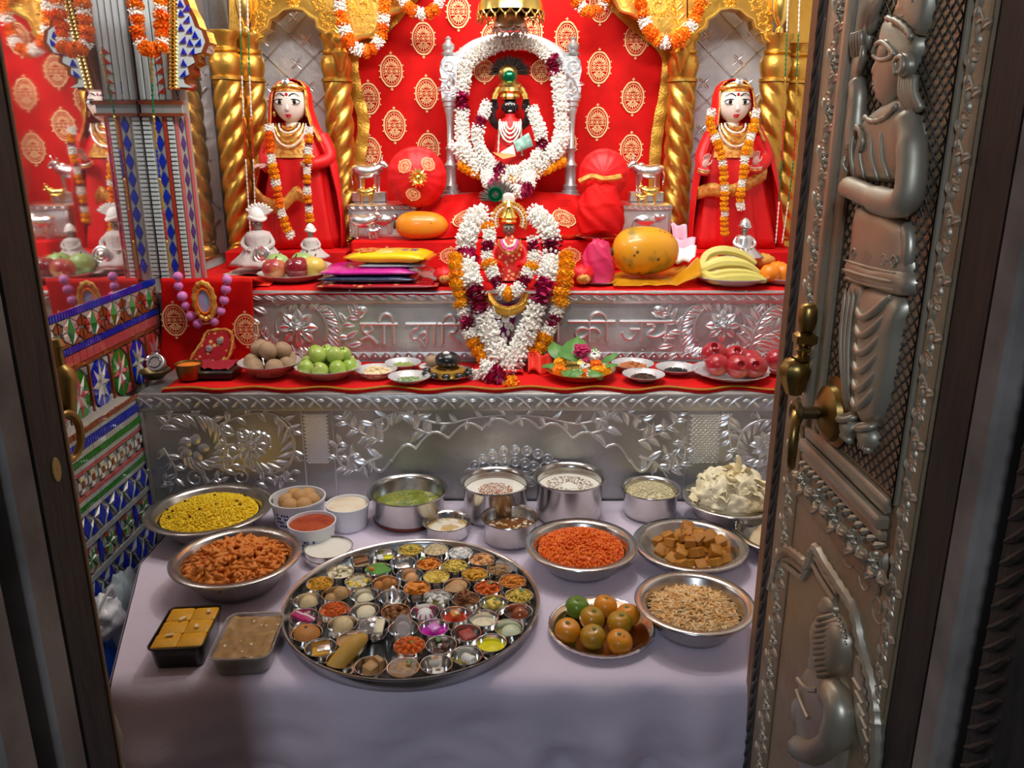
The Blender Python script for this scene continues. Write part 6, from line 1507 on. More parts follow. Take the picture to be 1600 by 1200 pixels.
# ================================================================ offerings on the lower step
ZV = Z1+0.011
def Lo(x, y, Y=None):
    """point on the runner under a pixel"""
    p_ = PZ(x, y, ZV); return p_
def heap_fruit(name, labelf, cat, c, spots, r, mat, sq, zbase, group, stem=None, stem_mat='stem_brown', dim=True, size=0.08):
    for i, (dx, dy, lay) in enumerate(spots):
        s = r*(1+R.uniform(-size, size)); z = zbase+s*sq+lay*r*1.35
        fruit(name, labelf if isinstance(labelf, str) else labelf[i], cat, (c.x+dx, c.y+dy, z), s, mat, sq, dim, stem, (R.uniform(-.9,.9), R.uniform(-.9,.9)), group, stem_mat)
c = PZ(415,592,ZV); c.y = 2.005
dish('tilted silver paper bowl of brown sapota fruits', c, 0.080, 0.034, 'foil', name='paper_bowl', cat='bowl', n=44, scal=22, foot=0.5)
heap_fruit('sapota_fruit', ['matt brown sapota in the paper bowl, '+q_ for q_ in ('front, by the black tray','front, by the jujubes','edge by the jujubes','edge by the black tray','back middle','back, by the jujubes','on top at the front','on top by the black tray','on top by the jujubes')], 'sapota', c, ((-0.03,-0.03,0),(0.022,-0.035,0),(0.045,0.0,0),(-0.045,0.008,0),(0.0,0.03,0),(0.035,0.035,0),(0.0,-0.004,1),(-0.028,0.022,1),(0.033,0.012,1)), 0.0245, 'sapota', 0.95, ZV+0.006, 'sapota fruits in the paper bowl')
c = PZ(507,596,ZV); c.y = 1.985
dish('silver paper plate of green jujube fruits', c, 0.084, 0.028, 'foil', name='paper_plate', n=44, scal=22, foot=0.55)
heap_fruit('jujube_fruit', 'glossy green jujube fruit heaped on the silver paper plate', 'jujube', c, ((-0.048,-0.028,0),(-0.01,-0.045,0),(0.032,-0.035,0),(0.055,-0.005,0),(-0.05,0.012,0),(-0.018,0.035,0),(0.02,0.035,0),(0.048,0.03,0),(-0.022,-0.01,1),(0.022,-0.008,1),(-0.004,0.02,1),(0.04,0.012,1),(-0.035,0.02,1)), 0.0205, 'jujube', 1.12, ZV+0.005, 'jujube fruits on the paper plate', 0.004)
def small_plate(label, x, y, wpx, Y, mat='foil', h=0.014):
    p_ = P(x, y, Y); r = wpx*mpp(Y, y)/2
    return V(p_.x, Y, ZV), r, dish(label, (p_.x, Y, ZV), r, h, mat, n=40, scal=20 if mat == 'foil' else 0, foot=0.55)
def scatter(name, label, c, r, n, mk, mat, cat, zb=0.004, dome=0.012):
    mb = MB(); rr = random.Random(len(label)*7+n)
    for i in range(n):
        a = rr.uniform(0, 2*PI); d = r*math.sqrt(rr.random()); z = c.z+zb+dome*(1-(d/r)**2)*rr.uniform(0.4,1)
        M = T(c.x+d*math.cos(a), c.y+d*math.sin(a), z) @ RZ(rr.uniform(0,6.3)) @ RX(rr.uniform(-.5,.5)); mk(mb, M, rr)
    mb.ell((c.x,c.y,c.z+zb*0.6), (r*1.0,r*1.0,dome*0.8+0.001), 20, 8)
    return mb.build(name, mat, None, label=label, cat=cat, kind='stuff', sharp=None)
c, r, _ = small_plate('small silver plate of white nuts between jujubes and cardamom', 588, 585, 66, 2.00)
scatter('cashew_nuts', 'heap of pale cashew nuts on the small silver plate', c, r*0.66, 55, lambda mb, M, rr: mb.tube([M @ V(-0.008,0,0), M @ V(-0.003,0.004,0.001), M @ V(0.003,0.004,0.001), M @ V(0.008,0,0)], [0.002,0.004,0.004,0.0022], 6), 'cashew', 'nuts', dome=0.016)
c, r, _ = small_plate('small silver plate of cardamom pods behind the herb plate', 630, 575, 56, 2.07)
scatter('cardamom_pods', 'heap of green cardamom pods on the small silver plate', c, r*0.6, 50, lambda mb, M, rr: mb.ell((0,0,0), (0.007,0.003,0.003), 6, 5, M), 'cardamom', 'spice', dome=0.010)
c, r, _ = small_plate('small silver plate of green herb leaves at the front', 640, 600, 66, 1.935)
scatter('herb_mix', 'dark green chopped herb on the front silver plate', c, r*0.58, 70, lambda mb, M, rr: mb.box((-0.004,-0.002,-0.0006),(0.004,0.002,0.0006),M), 'herb', 'herb', dome=0.006)
c, r, _ = small_plate('silver plate carrying the black stone beside the garland tip', 700, 592, 84, 1.985, 'steel_rim', 0.010)
st = thing('black_stone', 'polished black sacred stone on a gold ring beside the garland', 'stone', (c.x,c.y,ZV+0.003)); 
MB().ell((c.x,c.y,ZV+0.043), (0.033,0.030,0.023), 24, 14).build('stone', 'idol_black', st)
MB().lathe([(0.044,0.003),(0.046,0.012),(0.044,0.019),(0.030,0.022),(0.028,0.012),(0.030,0.003)], 30, T(c.x,c.y,ZV)).build('gold_ring', 'gold_trim', st)
MB().ell((c.x-0.002,c.y-0.012,ZV+0.064), (0.009,0.007,0.005), 10, 7).build('white_mark', 'white_silk', st)
for k in range(7):
    a = lerp(2.9, 6.5, k/6); MB().ell((c.x+0.057*math.cos(a), c.y+0.050*math.sin(a), ZV+0.013), (0.012,0.010,0.007), 10, 7).build('pebble', 'idol_black', None, label='small black pebble around the sacred stone on its plate', cat='pebble', group='black pebbles round the stone')
o = thing('brown_ball', 'brown round sweet on a pale disc behind the black stone', 'sweet', (P(675,565,2.06).x, 2.06, ZV))
MB().lathe([(0.0005,0.0),(0.034,0.0),(0.036,0.008),(0.0005,0.009)], 20, T(P(675,565,2.06).x,2.06,ZV)).build('disc', 'lace', o); MB().ell((P(675,565,2.06).x,2.06,ZV+0.022), (0.020,0.018,0.014), 14, 9).build('ball', 'sapota', o)
# red cloth covered stand under the garland end
rb = thing('red_cloth_stack', 'red cloth folded behind the garland tip beside flower plate', 'cloth', P(850,605,2.03))
for k, (x0, x1, y0, y1, Y) in enumerate(((826,862,556,612,2.02),(858,880,550,600,2.06))):
    a, b = P(x0,y1,Y), P(x1,y0,Y)
    mb = MB(); mb.grid(lambda u, v: V(lerp(a.x,b.x,u), Y+0.010*math.sin(u*9+k)+0.03*v, lerp(ZV, b.z, v)+0.006*math.sin(u*7)), 14, 8); ob = mb.build('fold', ('orange_red','red_satin')[k], rb, sharp=None); m = ob.modifiers.new('t','SOLIDIFY'); m.thickness = 0.004
mb = MB(); mb.grid(lambda u, v: V(lerp(-0.10,0.03,u), lerp(2.01,2.10,v), ZV+0.002+0.01*abs(noise.noise((u*6,v*5,3)))), 14, 10); mb.build('spread', 'red_satin', rb, sharp=None)
# flower plate
c = PZ(910,600,ZV); c.y = 1.985
dish('gold plate of leaves and flowers beside the garland tip', c, 0.090, 0.020, 'gold_bright', name='flower_plate', n=44, foot=0.7)
lm = MB(); lm.grid(lambda u, v: (lerp(0,1,v), (u-0.5)*0.78*math.sin(PI*min(1,v*0.93+0.05))**0.8, 0.10*math.sin(v*3)-0.25*abs(u-0.5)), 7, 8); leaf_me = lm.mesh('green_leaf', 'leaf', sharp=None)
for i, (dx, dy, dz, a, s, t_) in enumerate(((-0.04,0.03,0.035,2.0,0.075,-.5),(-0.02,0.02,0.04,1.3,0.085,-.6),(0.015,0.03,0.035,1.0,0.06,-.4),(0.055,0.02,0.03,0.3,0.05,-.5),(-0.03,-0.02,0.03,-1.7,0.05,.2),(0.02,-0.03,0.028,-1.0,0.055,.2),(-0.005,0.0,0.045,2.6,0.06,-.2),(0.05,-0.01,0.03,0.0,0.045,-.1),(0.0,-0.03,0.03,-2.2,0.05,.2),(-0.05,0.0,0.03,2.9,0.05,.1))):
    o = bpy.data.objects.new('green_leaf', leaf_me); COL.objects.link(o); o.matrix_basis = T(c.x+dx, c.y+dy, ZV+dz) @ RZ(a) @ RY(t_) @ SCL(s)
    tag(o, 'loose green betel leaf on the gold flower plate', 'leaf', 'leaves on the flower plate')
FLO = [('M','orange marigold head',(-0.055,-0.022,0.022),0.017),('Y','yellow marigold head',(-0.052,0.002,0.034),0.017),('M','orange marigold head',(-0.036,-0.040,0.020),0.015),('Y','yellow marigold head',(0.040,-0.035,0.022),0.017),('M','orange marigold head',(0.038,-0.010,0.032),0.018),('Y','yellow marigold head',(0.062,-0.02,0.022),0.015),('W','white blossom',(-0.012,-0.050,0.020),0.015),('W','white blossom',(0.022,-0.052,0.018),0.014),('W','white blossom',(0.010,-0.020,0.032),0.014),('R','deep pink rose head',(0.004,0.012,0.066),0.024),('W','white blossom',(0.036,0.008,0.054),0.018),('M','orange marigold head',(0.008,-0.042,0.020),0.013),('W','white blossom',(0.062,0.0,0.024),0.013),('R','pink rose petals',(0.014,-0.008,0.046),0.012)]
for k, lb, (dx, dy, dz), s in FLO:
    o = bpy.data.objects.new('loose_flower', BL[k][0]); COL.objects.link(o); o.matrix_basis = T(c.x+dx, c.y+dy, ZV+dz) @ RX(0.4) @ RZ(R.uniform(0,6)) @ SCL(s)
    tag(o, lb + ' lying on the gold flower plate', 'flower', 'flowers on the flower plate')
c, r, _ = small_plate('silver plate of almonds behind the clove plate', 988, 578, 66, 2.06)
scatter('almond_nuts', 'heap of brown almonds on the silver plate', c, r*0.66, 45, lambda mb, M, rr: mb.ell((0,0,0), (0.010,0.006,0.004), 8, 5, M), 'almond_nut', 'nuts', dome=0.012)
c, r, _ = small_plate('silver plate of dark cloves at the front of the step', 1005, 596, 66, 1.955)
scatter('cloves', 'heap of dark brown cloves on the front silver plate', c, r*0.62, 170, lambda mb, M, rr: mb.box((-0.0045,-0.001,-0.001),(0.0045,0.001,0.001),M), 'clove', 'spice', dome=0.010)
c, r, _ = small_plate('silver plate of black peppercorns beside the pomegranates', 1056, 582, 64, 2.02)
scatter('peppercorns', 'heap of black peppercorns on the silver plate', c, r*0.55, 110, lambda mb, M, rr: mb.ell((0,0,0), 0.0028, 6, 4, M), 'pepper', 'spice', dome=0.005)
c = PZ(1150,598,ZV); c.y = 1.985
dish('silver paper plate of red pomegranates', c, 0.098, 0.016, 'foil', name='paper_plate', n=44, scal=22)
for i, (dx, dy, lay) in enumerate(((-0.038,-0.012,0),(0.010,-0.035,0),(0.050,-0.036,0),(0.055,0.020,0),(0.018,0.025,0.25),(-0.036,0.036,0.35))):
    rr_ = 0.0315*R.uniform(.94,1.06); p_ = V(c.x+dx, c.y+dy, ZV+0.005+rr_*0.94+lay*0.04)
    o = fruit('pomegranate', 'red pomegranate on the paper plate, '+('front one beside the pepper plate','front middle one','front one by the carved door','back one by the carved door','back middle one','back one beside the pepper plate')[i], 'pomegranate', p_, rr_, 'pomegranate', 0.94, False, None, (0,0), 'pomegranates on the paper plate')
    tl = R.uniform(-1.6,1.6); M = T(*p_) @ RX(1.2 if i in (1,2) else tl) @ RY(R.uniform(-.5,.5))
    mb = MB(); mb.lathe([(0.006,rr_*0.93),(0.007,rr_*1.05),(0.011,rr_*1.22),(0.009,rr_*1.2),(0.005,rr_*1.02)], 12, M, fn=lambda a, t: 1+0.18*math.cos(6*a)*t); mb.build('crown', 'pomegranate', o)
dish('silver plate with one red fruit half hidden by the carved door', (P(1212,585,2.03).x, 2.03, ZV), 0.05, 0.014, 'foil', n=36, scal=18)
p_ = P(1212,575,2.03); fruit('pomegranate', 'single red pomegranate on the plate by the carved door', 'pomegranate', (p_.x,2.03,ZV+0.006+0.027), 0.029, 'pomegranate', 0.94, False)
# ---- left corner vessels
def cup(label, c, r, h, mat, name='cup', cat='cup', lip=0.0, M=None, n=30, t=0.0014, foot=0.85, rim_out=1.0, fill=None):
    o = thing(name, label, cat, c); M = T(*c) @ (M or Matrix())
    prof = [(0.0005,0),(r*foot*0.94,0),(r*foot,h*0.06),(r*(foot+1)/2*1.0,h*0.5),(r,h*0.93),(r*rim_out,h),(r*rim_out-t*0.4,h+t*0.7),(r-t*1.6,h*0.93),(r*(foot+1)/2-t,h*0.5),(r*foot-t,h*0.08+t),(0.0005,h*0.06+t)]
    mb = MB(); mb.lathe(prof, n, M); mb.build('vessel', mat, o, sharp=55)
    if fill:
        mb = MB(); lv, fm, dm = fill; rf = lerp(r*foot, r, lv)*0.97-t*1.2
        mb.lathe([(rf,h*lv),(rf*0.7,h*lv+dm*0.5),(rf*0.3,h*lv+dm*0.9),(0.0005,h*lv+dm)], n, M); mb.build('contents', fm, o, sharp=None)
    return o
c = PZ(277,606,ZV); c.y = 1.965; cup('small brass pot of orange powder by the mosaic', c, 0.034, 0.040, 'brass', 'brass_pot', 'pot', fill=(0.86,'powder_orange',0.006))
c = P(252,598,2.03); cup('small tilted steel tumbler behind the orange powder pot', (P(256,580,2.04).x,2.04,ZV+0.004), 0.022, 0.046, 'steel', 'tumbler', 'tumbler', M=RY(-0.5) @ RX(0.2))
c = P(238,600,1.96); o = cup('dark bronze bowl in the corner by the mosaic', (P(240,600,1.965).x+0.008,1.965,ZV), 0.038, 0.022, 'brass_dark', 'bronze_bowl', 'bowl', foot=0.5)
o = thing('round_tin', 'small round tin with pale stamped lid in the corner', 'tin', (P(241,590,1.96).x, 1.955, ZV+0.024)); Mt = T(P(242,588,1.96).x+0.006,1.962,ZV+0.042) @ RX(1.1) 
MB().lathe([(0.0005,-0.010),(0.022,-0.010),(0.023,0.004),(0.021,0.006),(0.0005,0.006)], 24, Mt).build('tin', 'silver', o); MB().tube([Mt @ V(0.014*math.cos(2*PI*k/16),0.014*math.sin(2*PI*k/16),0.006) for k in range(16)], 0.0015, 5, closed=True).build('stamped_ring', 'plastic_black', o)
o = thing('black_tray', 'small black tray with crumpled dark red cloth under the pouch', 'tray', P(335,590,1.985))
a = P(298,592,1.985).x; b = P(370,592,1.985).x
MB().box((a,1.95,ZV),(b,2.05,ZV+0.022),ch=0.004).build('body', 'plastic_black', o)
mb = MB(); mb.grid(lambda u, v: V(lerp(a+0.01,b-0.01,u), lerp(1.96,2.05,v), ZV+0.024+0.014*abs(noise.noise((u*5,v*4,9)))), 14, 10); mb.build('cloth', 'maroon_cloth', o, sharp=None)

# ================================================================ offering table
tb_ = thing('offering_table', 'low table hidden under the pale cloth', 'table', (0.08, 1.5, 0))
MB().box((-0.66,1.165,ZT-0.035),(0.93,1.855,ZT-0.008)).build('tabletop', 'jamb_grey', tb_)
for x in (-0.60, 0.88):
    for y in (1.20, 1.82): MB().box((x-0.02,y-0.02,0.0),(x+0.02,y+0.02,ZT-0.036)).build('leg', 'jamb_grey', tb_)
def xl(Y): return lerp(-0.672, -0.80, min(1, max(0, (Y-1.145)/0.40)))
def cloth_fn(u, v):
    if v < 0.5:
        t = v/0.5; Y = lerp(1.862, 1.150, t); X = lerp(xl(Y), 0.96, u); z = ZT-0.0006-0.0030*abs(noise.noise((X*5,Y*6,1)))-0.002*max(0,noise.noise((X*13,Y*3,7)))
        return V(X, Y, z)
    t = (v-0.5)/0.5; X = lerp(xl(1.15)-0.05*t*(1-u)**6, 0.96, u)
    f = 1.5*(0.012*math.sin(X*19+0.6)+0.020*math.sin(X*41+1.2)*max(0,math.sin(X*5+0.4))+0.022*noise.noise((X*7,t*3,2)))*min(1,t*3)
    pin = 0.030*math.exp(-((X-0.22)/0.05)**2)*min(1,t*3)*(1-t)
    dia = (0.020*noise.noise((X*6+t*5, t*6-X*3, 4))+0.008*noise.noise((X*16+t*9,t*17-X*6,9)))*min(1,t*3)
    rnd = 0.012*(1-min(1,t*14))**2
    return V(X, 1.138+rnd-f-pin+dia-0.02*t, ZT-0.004-t*0.52+0.0*rnd)
tcl = thing('tablecloth', 'pale lilac white tablecloth draped over the offering table', 'tablecloth', (0.1, 1.15, ZT))
mb = MB(); mb.grid(cloth_fn, 150, 80); mb.build('cloth', 'white_cloth', tcl, sharp=None)
def side_fn(u, v):
    Y = lerp(1.150, 1.862, u); X = xl(Y); f = 0.012*math.sin(Y*34)*v+0.010*noise.noise((Y*8,v*3,5))*v
    return V(X-0.004-0.03*v*(1-u)-f, Y-0.012*(1-u)*min(1,v*9)*1.0, ZT-0.001-v*0.44)
mb = MB(); mb.grid(side_fn, 50, 20); mb.build('side_fall', 'white_cloth', tcl, sharp=None)

# ---------------------------------------------------------------- vessels read off the photograph: rim centre, rim width, lowest visible edge
def solve(x, yc, wpx, yb, foot=0.86):
    best = None
    for i in range(4, 160):
        h = i*0.001; c = PZ(x, yc, ZT+h); r = wpx/2*(c-V(0,0,EYE)).length*0+wpx/2*((c.y)*_c-(c.z-EYE)*_s)/F_PX
        Y = c.y-r*foot; z = ZT-EYE; d = Y*_c-z*_s; yy = 600-F_PX*(Y*_s+z*_c)/d
        e = abs(yy-yb)+(1000*max(0, c.y+r-1.862))
        if best is None or e < best[0]: best = (e, c, r, h)
    return best[1], best[2], best[3]
def pot(label, x, yc, wpx, yb, name='cooking_pot', cat='pot', mat='steel', copper=False, lip=1.0, foot=0.84):
    c, r, h = solve(x, yc, wpx, yb, foot); o = thing(name, label, cat, (c.x, c.y, ZT)); ri = r*0.885; t = 0.0018; b = T(c.x,c.y,ZT)
    prof = [(0.0005,0.001),(ri*0.90,0.001),(ri*0.97,h*0.05),(ri,h*0.14),(ri,h*0.90),(ri*1.03,h*0.95),(r*0.99,h*0.992),(r,h),(r*0.985,h+t),(ri*1.0,h*0.965),(ri-t,h*0.90),(ri-t,h*0.14),(ri*0.9,h*0.05),(0.0005,h*0.03)]
    mb = MB(); mb.lathe(prof, 48, b); mb.build('vessel', mat, o, sharp=60)
    if copper: mb = MB(); mb.lathe([(0.0005,0.0),(ri*0.92,0.0),(ri*0.99,h*0.05),(ri*1.004,h*0.14),(ri*1.004,h*0.17)], 48, b); mb.build('copper_base', 'copper_base', o)
    return c, ri, h, o
def basin(label, x, yc, wpx, yb, name='steel_bowl', cat='bowl', foot=0.50, tilt=None, hmin=None):
    c, r, h = solve(x, yc, wpx, yb, foot); o = thing(name, label, cat, (c.x, c.y, ZT)); t = 0.002; b = T(c.x,c.y,ZT)
    if hmin: h = max(h, hmin)
    prof = [(0.0005,0.001),(r*0.50,0.001),(r*0.62,h*0.10),(r*0.76,h*0.50),(r*0.835,h*0.90),(r*0.855,h*0.955),(r*0.985,h*0.985),(r,h*0.975),(r,h*0.995),(r*0.985,h+t),(r*0.86,h+t*0.4),(r*0.825,h*0.93),(r*0.745,h*0.50),(r*0.60,h*0.11),(0.0005,h*0.05)]
    mb = MB(); mb.lathe(prof, 56, b); mb.build('vessel', 'steel', o, sharp=60)
    return c, r, h, o
def surface(name, label, cat, c, r, z, mat, dome=0.0, kind=None, n=36):
    mb = MB(); mb.lathe([(r,z),(r*0.8,z+dome*0.36),(r*0.55,z+dome*0.7),(r*0.28,z+dome*0.92),(0.0005,z+dome)], n, T(c.x,c.y,0)); return mb.build(name, mat, None, label=label, cat=cat, sharp=None, kind=kind)
def flecks(parent, name, mat, c, r, z, n, size, seed, inner=0.0):
    rr = random.Random(seed); mb = MB()
    for i in range(n):
        a = rr.uniform(0,2*PI); d = r*math.sqrt(rr.uniform(inner,1)); s = size*rr.uniform(.5,1.4)
        mb.ell((0,0,0), (s,s*rr.uniform(.4,.9),s*0.25), 6, 4, T(c.x+d*math.cos(a),c.y+d*math.sin(a),z) @ RZ(rr.uniform(0,3)))
    return mb.build(name, mat, parent, kind='stuff', sharp=None)
# --- pots
c, ri, h, o = pot('large steel pot of thin green soup with copper base', 637, 765, 126, 833, copper=True); s = surface('green_soup', 'thin green soup at the bottom of the large steel pot', 'soup', c, ri-0.003, ZT+h*0.50, 'soup_green'); flecks(s, 'herb_flecks', 'herb', c, ri*0.8, ZT+h*0.50+0.0005, 120, 0.003, 1)
c, ri, h, o = pot('steel pot of white milk pudding topped with brown cinnamon', 774, 751, 112, 815); s = surface('milk_pudding', 'white milk pudding under cinnamon powder in steel pot', 'pudding', c, ri-0.003, ZT+h*0.74, 'milk'); flecks(s, 'cinnamon_powder', 'cinnamon', c, ri*0.55, ZT+h*0.74+0.0006, 700, 0.0015, 2)
c, ri, h, o = pot('steel pot of white milk pudding with pale brown nut flecks', 890, 744, 115, 806); s = surface('milk_pudding', 'white milk pudding with scattered nut flecks in steel pot', 'pudding', c, ri-0.003, ZT+h*0.76, 'milk'); flecks(s, 'nut_flecks', 'brown_fleck', c, ri*0.75, ZT+h*0.76+0.0006, 520, 0.0018, 3, 0.1)
c, ri, h, o = pot('small steel pot of cumin rice before the silver scales', 1017, 762, 93, 816)
def grains(name, label, cat, c, r, z, dome, n, L, W, mat, seed, floor=True, kind='stuff'):
    rr = random.Random(seed); mb = MB()
    if floor: mb.lathe([(r,z-0.003),(r*0.75,z+dome*0.42-0.003),(r*0.4,z+dome*0.85-0.003),(0.0005,z+dome-0.003)], 28, T(c.x,c.y,0))
    for i in range(n):
        a = rr.uniform(0,2*PI); k = math.sqrt(rr.random()); d = r*0.97*k; zz = z+dome*(1-k*k)+rr.uniform(-.3,.6)*W
        dr_ = V(rr.uniform(-1,1),rr.uniform(-1,1),rr.uniform(-.5,.5)).normalized()*L; p_ = V(c.x+d*math.cos(a),c.y+d*math.sin(a),zz); mb.octa(p_-dr_*0.5, dr_, W)
    return mb.build(name, mat, None, label=label, cat=cat, kind=kind, sharp=None)
grains('cumin_rice', 'heap of pale cumin rice in the small steel pot', 'rice', c, ri-0.004, ZT+h*0.80, 0.022, 700, 0.008, 0.0014, 'rice_plain', 4)
c, ri, h, o = pot('small steel bowl of mixed rice pudding before the pudding pots', 698, 814, 76, 850, 'steel_bowl', 'bowl', mat='steel_rim'); s = surface('mixed_pudding', 'lumpy white and brown pudding in the small steel bowl', 'pudding', c, ri-0.003, ZT+h*0.55, 'kheer_mix', 0.004); flecks(s, 'white_lumps', 'rice_white', c, ri*0.8, ZT+h*0.55+0.002, 70, 0.004, 5)
c, ri, h, o = pot('steel pot of brown curry between pudding pots and boondi bowl', 797, 807, 92, 861); s = surface('brown_curry', 'thin brown lentil curry in the steel pot', 'curry', c, ri-0.003, ZT+h*0.52, 'curry'); flecks(s, 'lentil_lumps', 'kheer_mix', c, ri*0.85, ZT+h*0.52, 60, 0.005, 6)
# --- wide bowls
c, r, h, o = basin('wide steel bowl of yellow rice nearest the mosaic', 327, 793, 193, 852); CR = c
grains('yellow_rice', 'heap of bright yellow sweet rice in the wide steel bowl', 'rice', c, r*0.755, ZT+h*0.78, 0.030, 2600, 0.009, 0.0019, 'rice_yellow', 7)
rr_ = random.Random(9)
for k in range(11):
    a, d = rr_.uniform(0,6.3), r*0.7*math.sqrt(rr_.random()); z = ZT+h*0.78+0.030*(1-(d/(r*0.79))**2)+0.002
    MB().ell((c.x+d*math.cos(a),c.y+d*math.sin(a),z), (0.0038,0.0024,0.0024), 8, 5).build('raisin', 'raisin', None, label='dark raisin on top of the yellow rice', cat='raisin', group='raisins in the yellow rice')
c, r, h, o = basin('wide steel bowl of orange fried twists before the yellow rice', 369, 868, 200, 940)
mb = MB(); rr_ = random.Random(11); RB = r*0.725
mb.lathe([(RB,ZT+h*0.66),(RB*0.7,ZT+h*0.66+0.014),(0.0005,ZT+h*0.66+0.030)], 28, T(c.x,c.y,0))
for i in range(400):
    a = rr_.uniform(0,2*PI); k = math.sqrt(rr_.random()); d = RB*0.95*k; z = ZT+h*0.70+0.036*(1-k*k)+rr_.uniform(-.004,.006)
    M = T(c.x+d*math.cos(a),c.y+d*math.sin(a),z) @ RZ(rr_.uniform(0,6.3)) @ RX(rr_.uniform(-.7,.7)) @ RY(rr_.uniform(-.5,.5)); L = rr_.uniform(.013,.022); cv = rr_.uniform(-.009,.009)
    mb.tube([M @ V(-L,-cv*.5,0), M @ V(-L*.4,cv,0.002), M @ V(L*.4,-cv*.6,-0.001), M @ V(L,cv*.4,0.002)], [0.0026,0.0054,0.0052,0.0028], 6)
mb.build('fried_twists', 'twist', None, label='heap of orange brown fried twists in the wide steel bowl', cat='snack', kind='stuff', sharp=None)
c, r, h, o = basin('steel bowl of orange sweet boondi in the middle of the table', 908, 849, 176, 909)
mb = MB(); rr_ = random.Random(12); RB = r*0.765; zb = ZT+h*0.80
mb.lathe([(RB,zb-0.004),(RB*0.7,zb+0.012),(RB*.3,zb+0.022),(0.0005,zb+0.025)], 28, T(c.x,c.y,0))
for i in range(1500):
    a = rr_.uniform(0,2*PI); k = math.sqrt(rr_.random()); d = RB*0.97*k; s = rr_.uniform(.0026,.0036); mb.ell((c.x+d*math.cos(a),c.y+d*math.sin(a),zb+0.027*(1-k*k)+rr_.uniform(-.002,.003)), s, 6, 4)
mb.build('sweet_boondi', 'boondi', None, label='heap of tiny orange boondi pearls in the steel bowl', cat='sweet', kind='stuff', sharp=None)
c, r, h, o = basin('steel bowl of brown jaggery lumps beside the boondi', 1078, 849, 178, 900)
mb = MB(); mb.box((-0.5,-0.5,-0.5),(0.5,0.5,0.5),ch=0.10); cme = mb.mesh('jaggery_lump', 'jaggery')
rr_ = random.Random(13)
for i in range(44):
    k = math.sqrt((i+0.5)/44); a = i*2.4; lay = 0 if i > 22 else (1 if i > 7 else 2); d = r*0.62*k if lay == 0 else (r*0.5*math.sqrt((i-7)/16.) if lay == 1 else r*0.28*math.sqrt((i+.5)/8.))
    s = rr_.uniform(.020,.027); o = bpy.data.objects.new('jaggery_lump', cme); COL.objects.link(o)
    o.matrix_basis = T(c.x+0.006+d*math.cos(a), c.y-0.010+d*math.sin(a), ZT+h*0.40+0.5*s+lay*0.019+(0.006 if lay == 0 else 0)) @ RZ(rr_.uniform(0,6)) @ RX(rr_.uniform(-.6,.6)) @ RY(rr_.uniform(-.5,.5)) @ SCL(s*1.1, s, s*0.8)
    tag(o, 'brown jaggery lump heaped in the steel bowl', 'jaggery', 'jaggery lumps in the bowl')
c, r, h, o = basin('steel bowl of pale fried sticks nearest the carved door', 1085, 940, 186, 1011)
mb = MB(); rr_ = random.Random(14); RB = r*0.735; zb = ZT+h*0.64
mb.lathe([(RB*.97,zb-0.003),(RB*0.7,zb+0.010),(0.0005,zb+0.020)], 28, T(c.x,c.y,0))
for i in range(900):
    a = rr_.uniform(0,2*PI); k = math.sqrt(rr_.random()); d = RB*0.93*k; z = zb+0.026*(1-k*k)+rr_.uniform(-.002,.006)
    M = T(c.x+d*math.cos(a),c.y+d*math.sin(a),z) @ RZ(rr_.uniform(0,6.3)) @ RX(rr_.uniform(-.5,.5)); L = rr_.uniform(.006,.016); mb.tube([M @ V(-L,0,0), M @ V(0,rr_.uniform(-.002,.002),0.001), M @ V(L,0,rr_.uniform(-.002,.004))], [0.0014,0.0019,0.0014], 5)
mb.build('fried_sticks', 'sev_pale', None, label='heap of pale orange fried sticks in the steel bowl', cat='snack', kind='stuff', sharp=None)
c, r, h, o = basin('steel bowl of white fried crackers against the silver step', 1142, 777, 152, 826, hmin=0.05)
mb = MB(); RB = r*0.84
mb.ell((c.x,c.y,ZT+h*0.75), (RB*0.95,RB*0.95,0.085), 90, 60, fn=lambda d: 1+0.15*noise.noise(d*3.3)+0.16*abs(noise.noise(d*6))+0.14*abs(noise.noise(d*12+V(3,1,2)))-0.08)
rr_ = random.Random(15)
for i in range(60):
    a = rr_.uniform(0,2*PI); e = rr_.uniform(.1,1.5); p_ = V(c.x+RB*.95*math.cos(a)*math.cos(e), c.y+RB*.95*math.sin(a)*math.cos(e), ZT+h*0.75+0.085*math.sin(e)); M = T(*p_) @ RZ(rr_.uniform(0,6)) @ RX(rr_.uniform(-1,1)); s = rr_.uniform(.012,.022)
    mb.grid(lambda u, v: M @ V((u-.5)*2*s, (v-.5)*2*s*(1-abs(u-.5)*.7), 0.008*math.sin(u*5+i)*math.cos(v*4)-0.003), 6, 6)
mb.tube(smooth_path([V(c.x+0.0,c.y,ZT+h*0.75+0.07),V(c.x+0.012,c.y,ZT+h*.75+0.10),V(c.x+0.006,c.y,ZT+h*.75+0.122)],4), lambda t: lerp(.014,.003,t), 8)
for v_ in mb.v:
    v_.z = max(v_.z, ZT+h*0.52); d_ = math.hypot(v_.x-c.x, v_.y-c.y); lim = r*(0.70 if v_.z < ZT+h*0.99 else 0.93)
    if d_ > lim: v_.x = c.x+(v_.x-c.x)*lim/d_; v_.y = c.y+(v_.y-c.y)*lim/d_
mb.build('fried_crackers', 'fluff', None, label='tall heap of crumpled white fried crackers', cat='snack', kind='stuff', sharp=None)
c, r, h, o = basin('steel bowl of flat breads half hidden by the carved door', 1222, 832, 150, 876)
